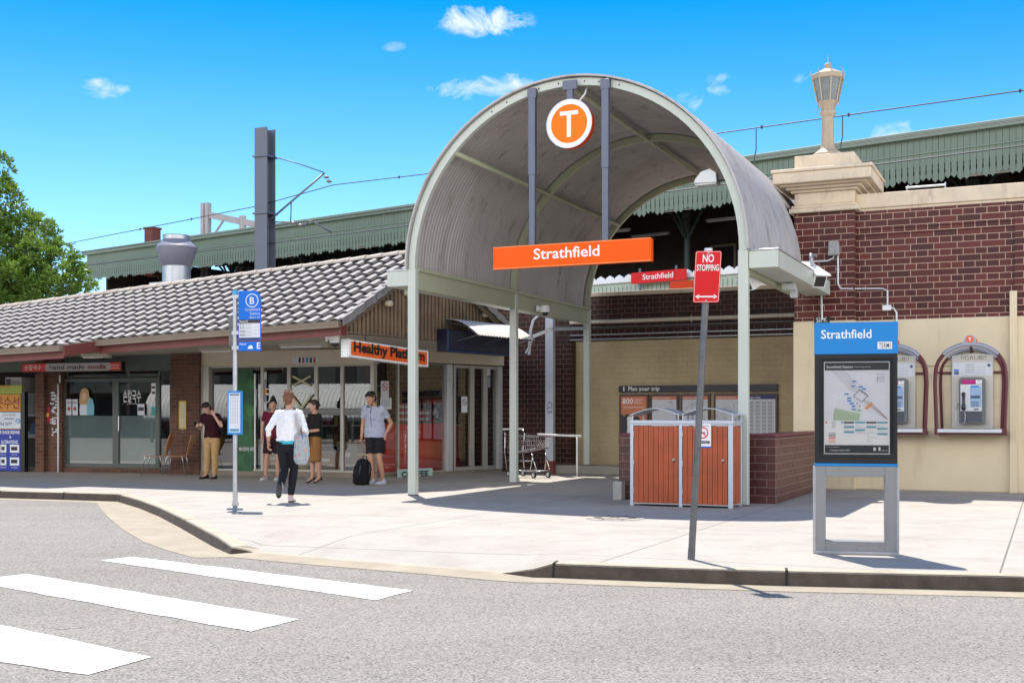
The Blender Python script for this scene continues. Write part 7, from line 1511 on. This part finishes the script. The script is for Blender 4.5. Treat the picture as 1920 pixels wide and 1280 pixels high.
def tree(name, lab, base, blobs, nleaf, seed, ls=.2, trunk_r=.25, group=None):
    rnd = random.Random(seed); t = thing(name, lab, 'tree', W, base, group=group)
    vs, fs, sh = [], [], []; tot = sum(r**2 for _, r in blobs)
    for c, r in blobs:
        # each blob is a crowd of twig clusters on and inside its surface
        ncl_ = int(nleaf*r*r/tot/26)
        for _ in range(ncl_):
            d_ = Vector((rnd.gauss(0, 1), rnd.gauss(0, 1), rnd.gauss(0, 1))).normalized(); rr = r*(.62+.42*rnd.random()**.6); rr *= 1+.16*noise.noise(d_*2.3+Vector(c)); cc = Vector(c)+d_*rr
            cd = (d_+Vector((0, 0, .35))).normalized(); cs = ls*(1.0+rnd.random()); s0 = rnd.random()
            for q in range(26):
                ld = (cd*.7+Vector((rnd.gauss(0, .6), rnd.gauss(0, .6), rnd.gauss(0, .6)))).normalized(); p = cc+ld*cs*rnd.uniform(.1, .7)
                sd = ld.cross(Vector((rnd.gauss(0, 1), rnd.gauss(0, 1), rnd.gauss(0, 1)))).normalized(); L = ls*rnd.uniform(.7, 1.3); wv = L*.20; k = len(vs)
                up = ld.cross(sd)*L*.06
                vs += [p, p+ld*L*.5+sd*wv-up, p+ld*L, p+ld*L*.5-sd*wv-up]; fs.append((k, k+1, k+2, k+3)); v = min(1, max(0, .25+.5*s0+rnd.uniform(-.2, .3))); sh += [v]*4
    me = bpy.data.meshes.new('crown'); me.from_pydata([tuple(Vector(p)-Vector(base)) for p in vs], [], fs); me.materials.append(LM)
    at = me.attributes.new('shade', 'FLOAT', 'POINT'); at.data.foreach_set('value', sh); o = bpy.data.objects.new('crown', me); COL.objects.link(o); o.parent = t; ORG[o.name] = Vector(base)
    m = MB(); b0 = Vector(base); top = sum((Vector(c) for c, r in blobs), Vector())/len(blobs)
    mid = b0.lerp(top, .45); m.tube([b0, b0.lerp(mid, .5)+Vector((.08, 0, 0)), mid], [trunk_r*1.25, trunk_r, trunk_r*.85], 10)
    for c, r in blobs: c = Vector(c); m.tube([mid-Vector((0, 0, .2)), mid.lerp(c, .5)+Vector((rnd.uniform(-.2, .2), rnd.uniform(-.2, .2), .15)), c, c+(c-mid).normalized()*r*.5], [trunk_r*.6, trunk_r*.4, trunk_r*.22, .02], 7)
    m.build('trunk', BK, t, smooth=True); return t
dT = 42.0; kk = dT/F
bl = [(D(-30, 380, dT), 60*kk), (D(-60, 470, dT), 95*kk), (D(20, 480, dT+.4), 78*kk), (D(85, 520, dT-.3), 68*kk), (D(122, 548, dT), 52*kk), (D(40, 560, dT-.8), 70*kk), (D(-20, 330, dT+.3), 42*kk), (D(-110, 400, dT+.6), 90*kk), (D(60, 450, dT+.5), 46*kk), (D(-40, 560, dT), 80*kk)]
tree('leafy_tree', 'dense glossy green tree rising behind the left end of the tiled roof', (D(-20, 0, dT).x, dT, -.1), bl, 42000, 4, ls=.17)
# the far side of the road, behind the camera, which the shop glass mirrors
OP = Fr((-30, -14), 180-24.3)
t = thing('opposite_shops', 'long pale two storey shop row across the road mirrored in the glass', 'building', OP)
m = MB(); m.box(-70, 40, 0, 8, -.1, 5.5); m.box(-70, 40, -1.6, 0, 2.9, 3.1); m.build('wall', M('opposite wall', (.07, .075, .06), .8, var=.4, vs=.4), t)
for i in range(26):
    m = MB(); x = -68+i*4.1; m.box(x, x+2.9, -.06, .0, .2, 2.7); m.build('shopfront', C['dark'], t); m = MB(); m.box(x+.6, x+2.0, -.05, .0, 3.6, 4.8); m.build('window', C['dark'], t)
BA = Fr((-31, 0), 180-24.3-0)
t = thing('barrel_shelter', 'pale corrugated barrel roofed shelter across the road mirrored in the shop glass', 'shelter', BA)
m = MB(); n_ = 420; k = 14; L0 = -13; L1 = 12
for i in range(n_+1):
    x = L0+(L1-L0)*i/n_
    for j in range(k+1): a = pi*.5*j/k; r = 2.2+.05*sin(i*pi/2.0*1.0); m.v.append((x, 1.6-(r)*sin(a)*1.0+.9, 1.15+r*cos(a)*.9))
for i in range(n_):
    for j in range(k): b = i*(k+1)+j; m.f.append((b, b+1, b+k+2, b+k+1)); m.m.append(0)
m.build('roof_sheet', M('pale corrugated roof', (.72, .70, .62), .5, var=.06), t, smooth=True, solid=.01)
m = MB()
for i in range(9): x = L0+.5+i*(L1-L0-1)/8; m.box(x-.06, x+.06, .3, .42, -.13, 1.2)
m.box(L0, L1, .25, .45, 1.1, 1.25); m.build('frame', C['galvd'], t)
for i, (x, y) in enumerate(((-52, -8), (-20, -9), (2, -11), (18, -9))):
    tree('street_tree', ['broad green street tree across the road, farthest left behind the camera', 'green street tree across the road left of the camera', 'green street tree directly behind the camera', 'green street tree behind the camera to the right'][i], (x, y, -.12), [(Vector((x+a, y+b, 5+c_)), 1.7) for a, b, c_ in ((-1.3, 0, 0), (1.3, .3, .2), (0, .4, 1.4), (0, -1, .3))], 5000, 20+i, ls=.4, group='street trees across the road')
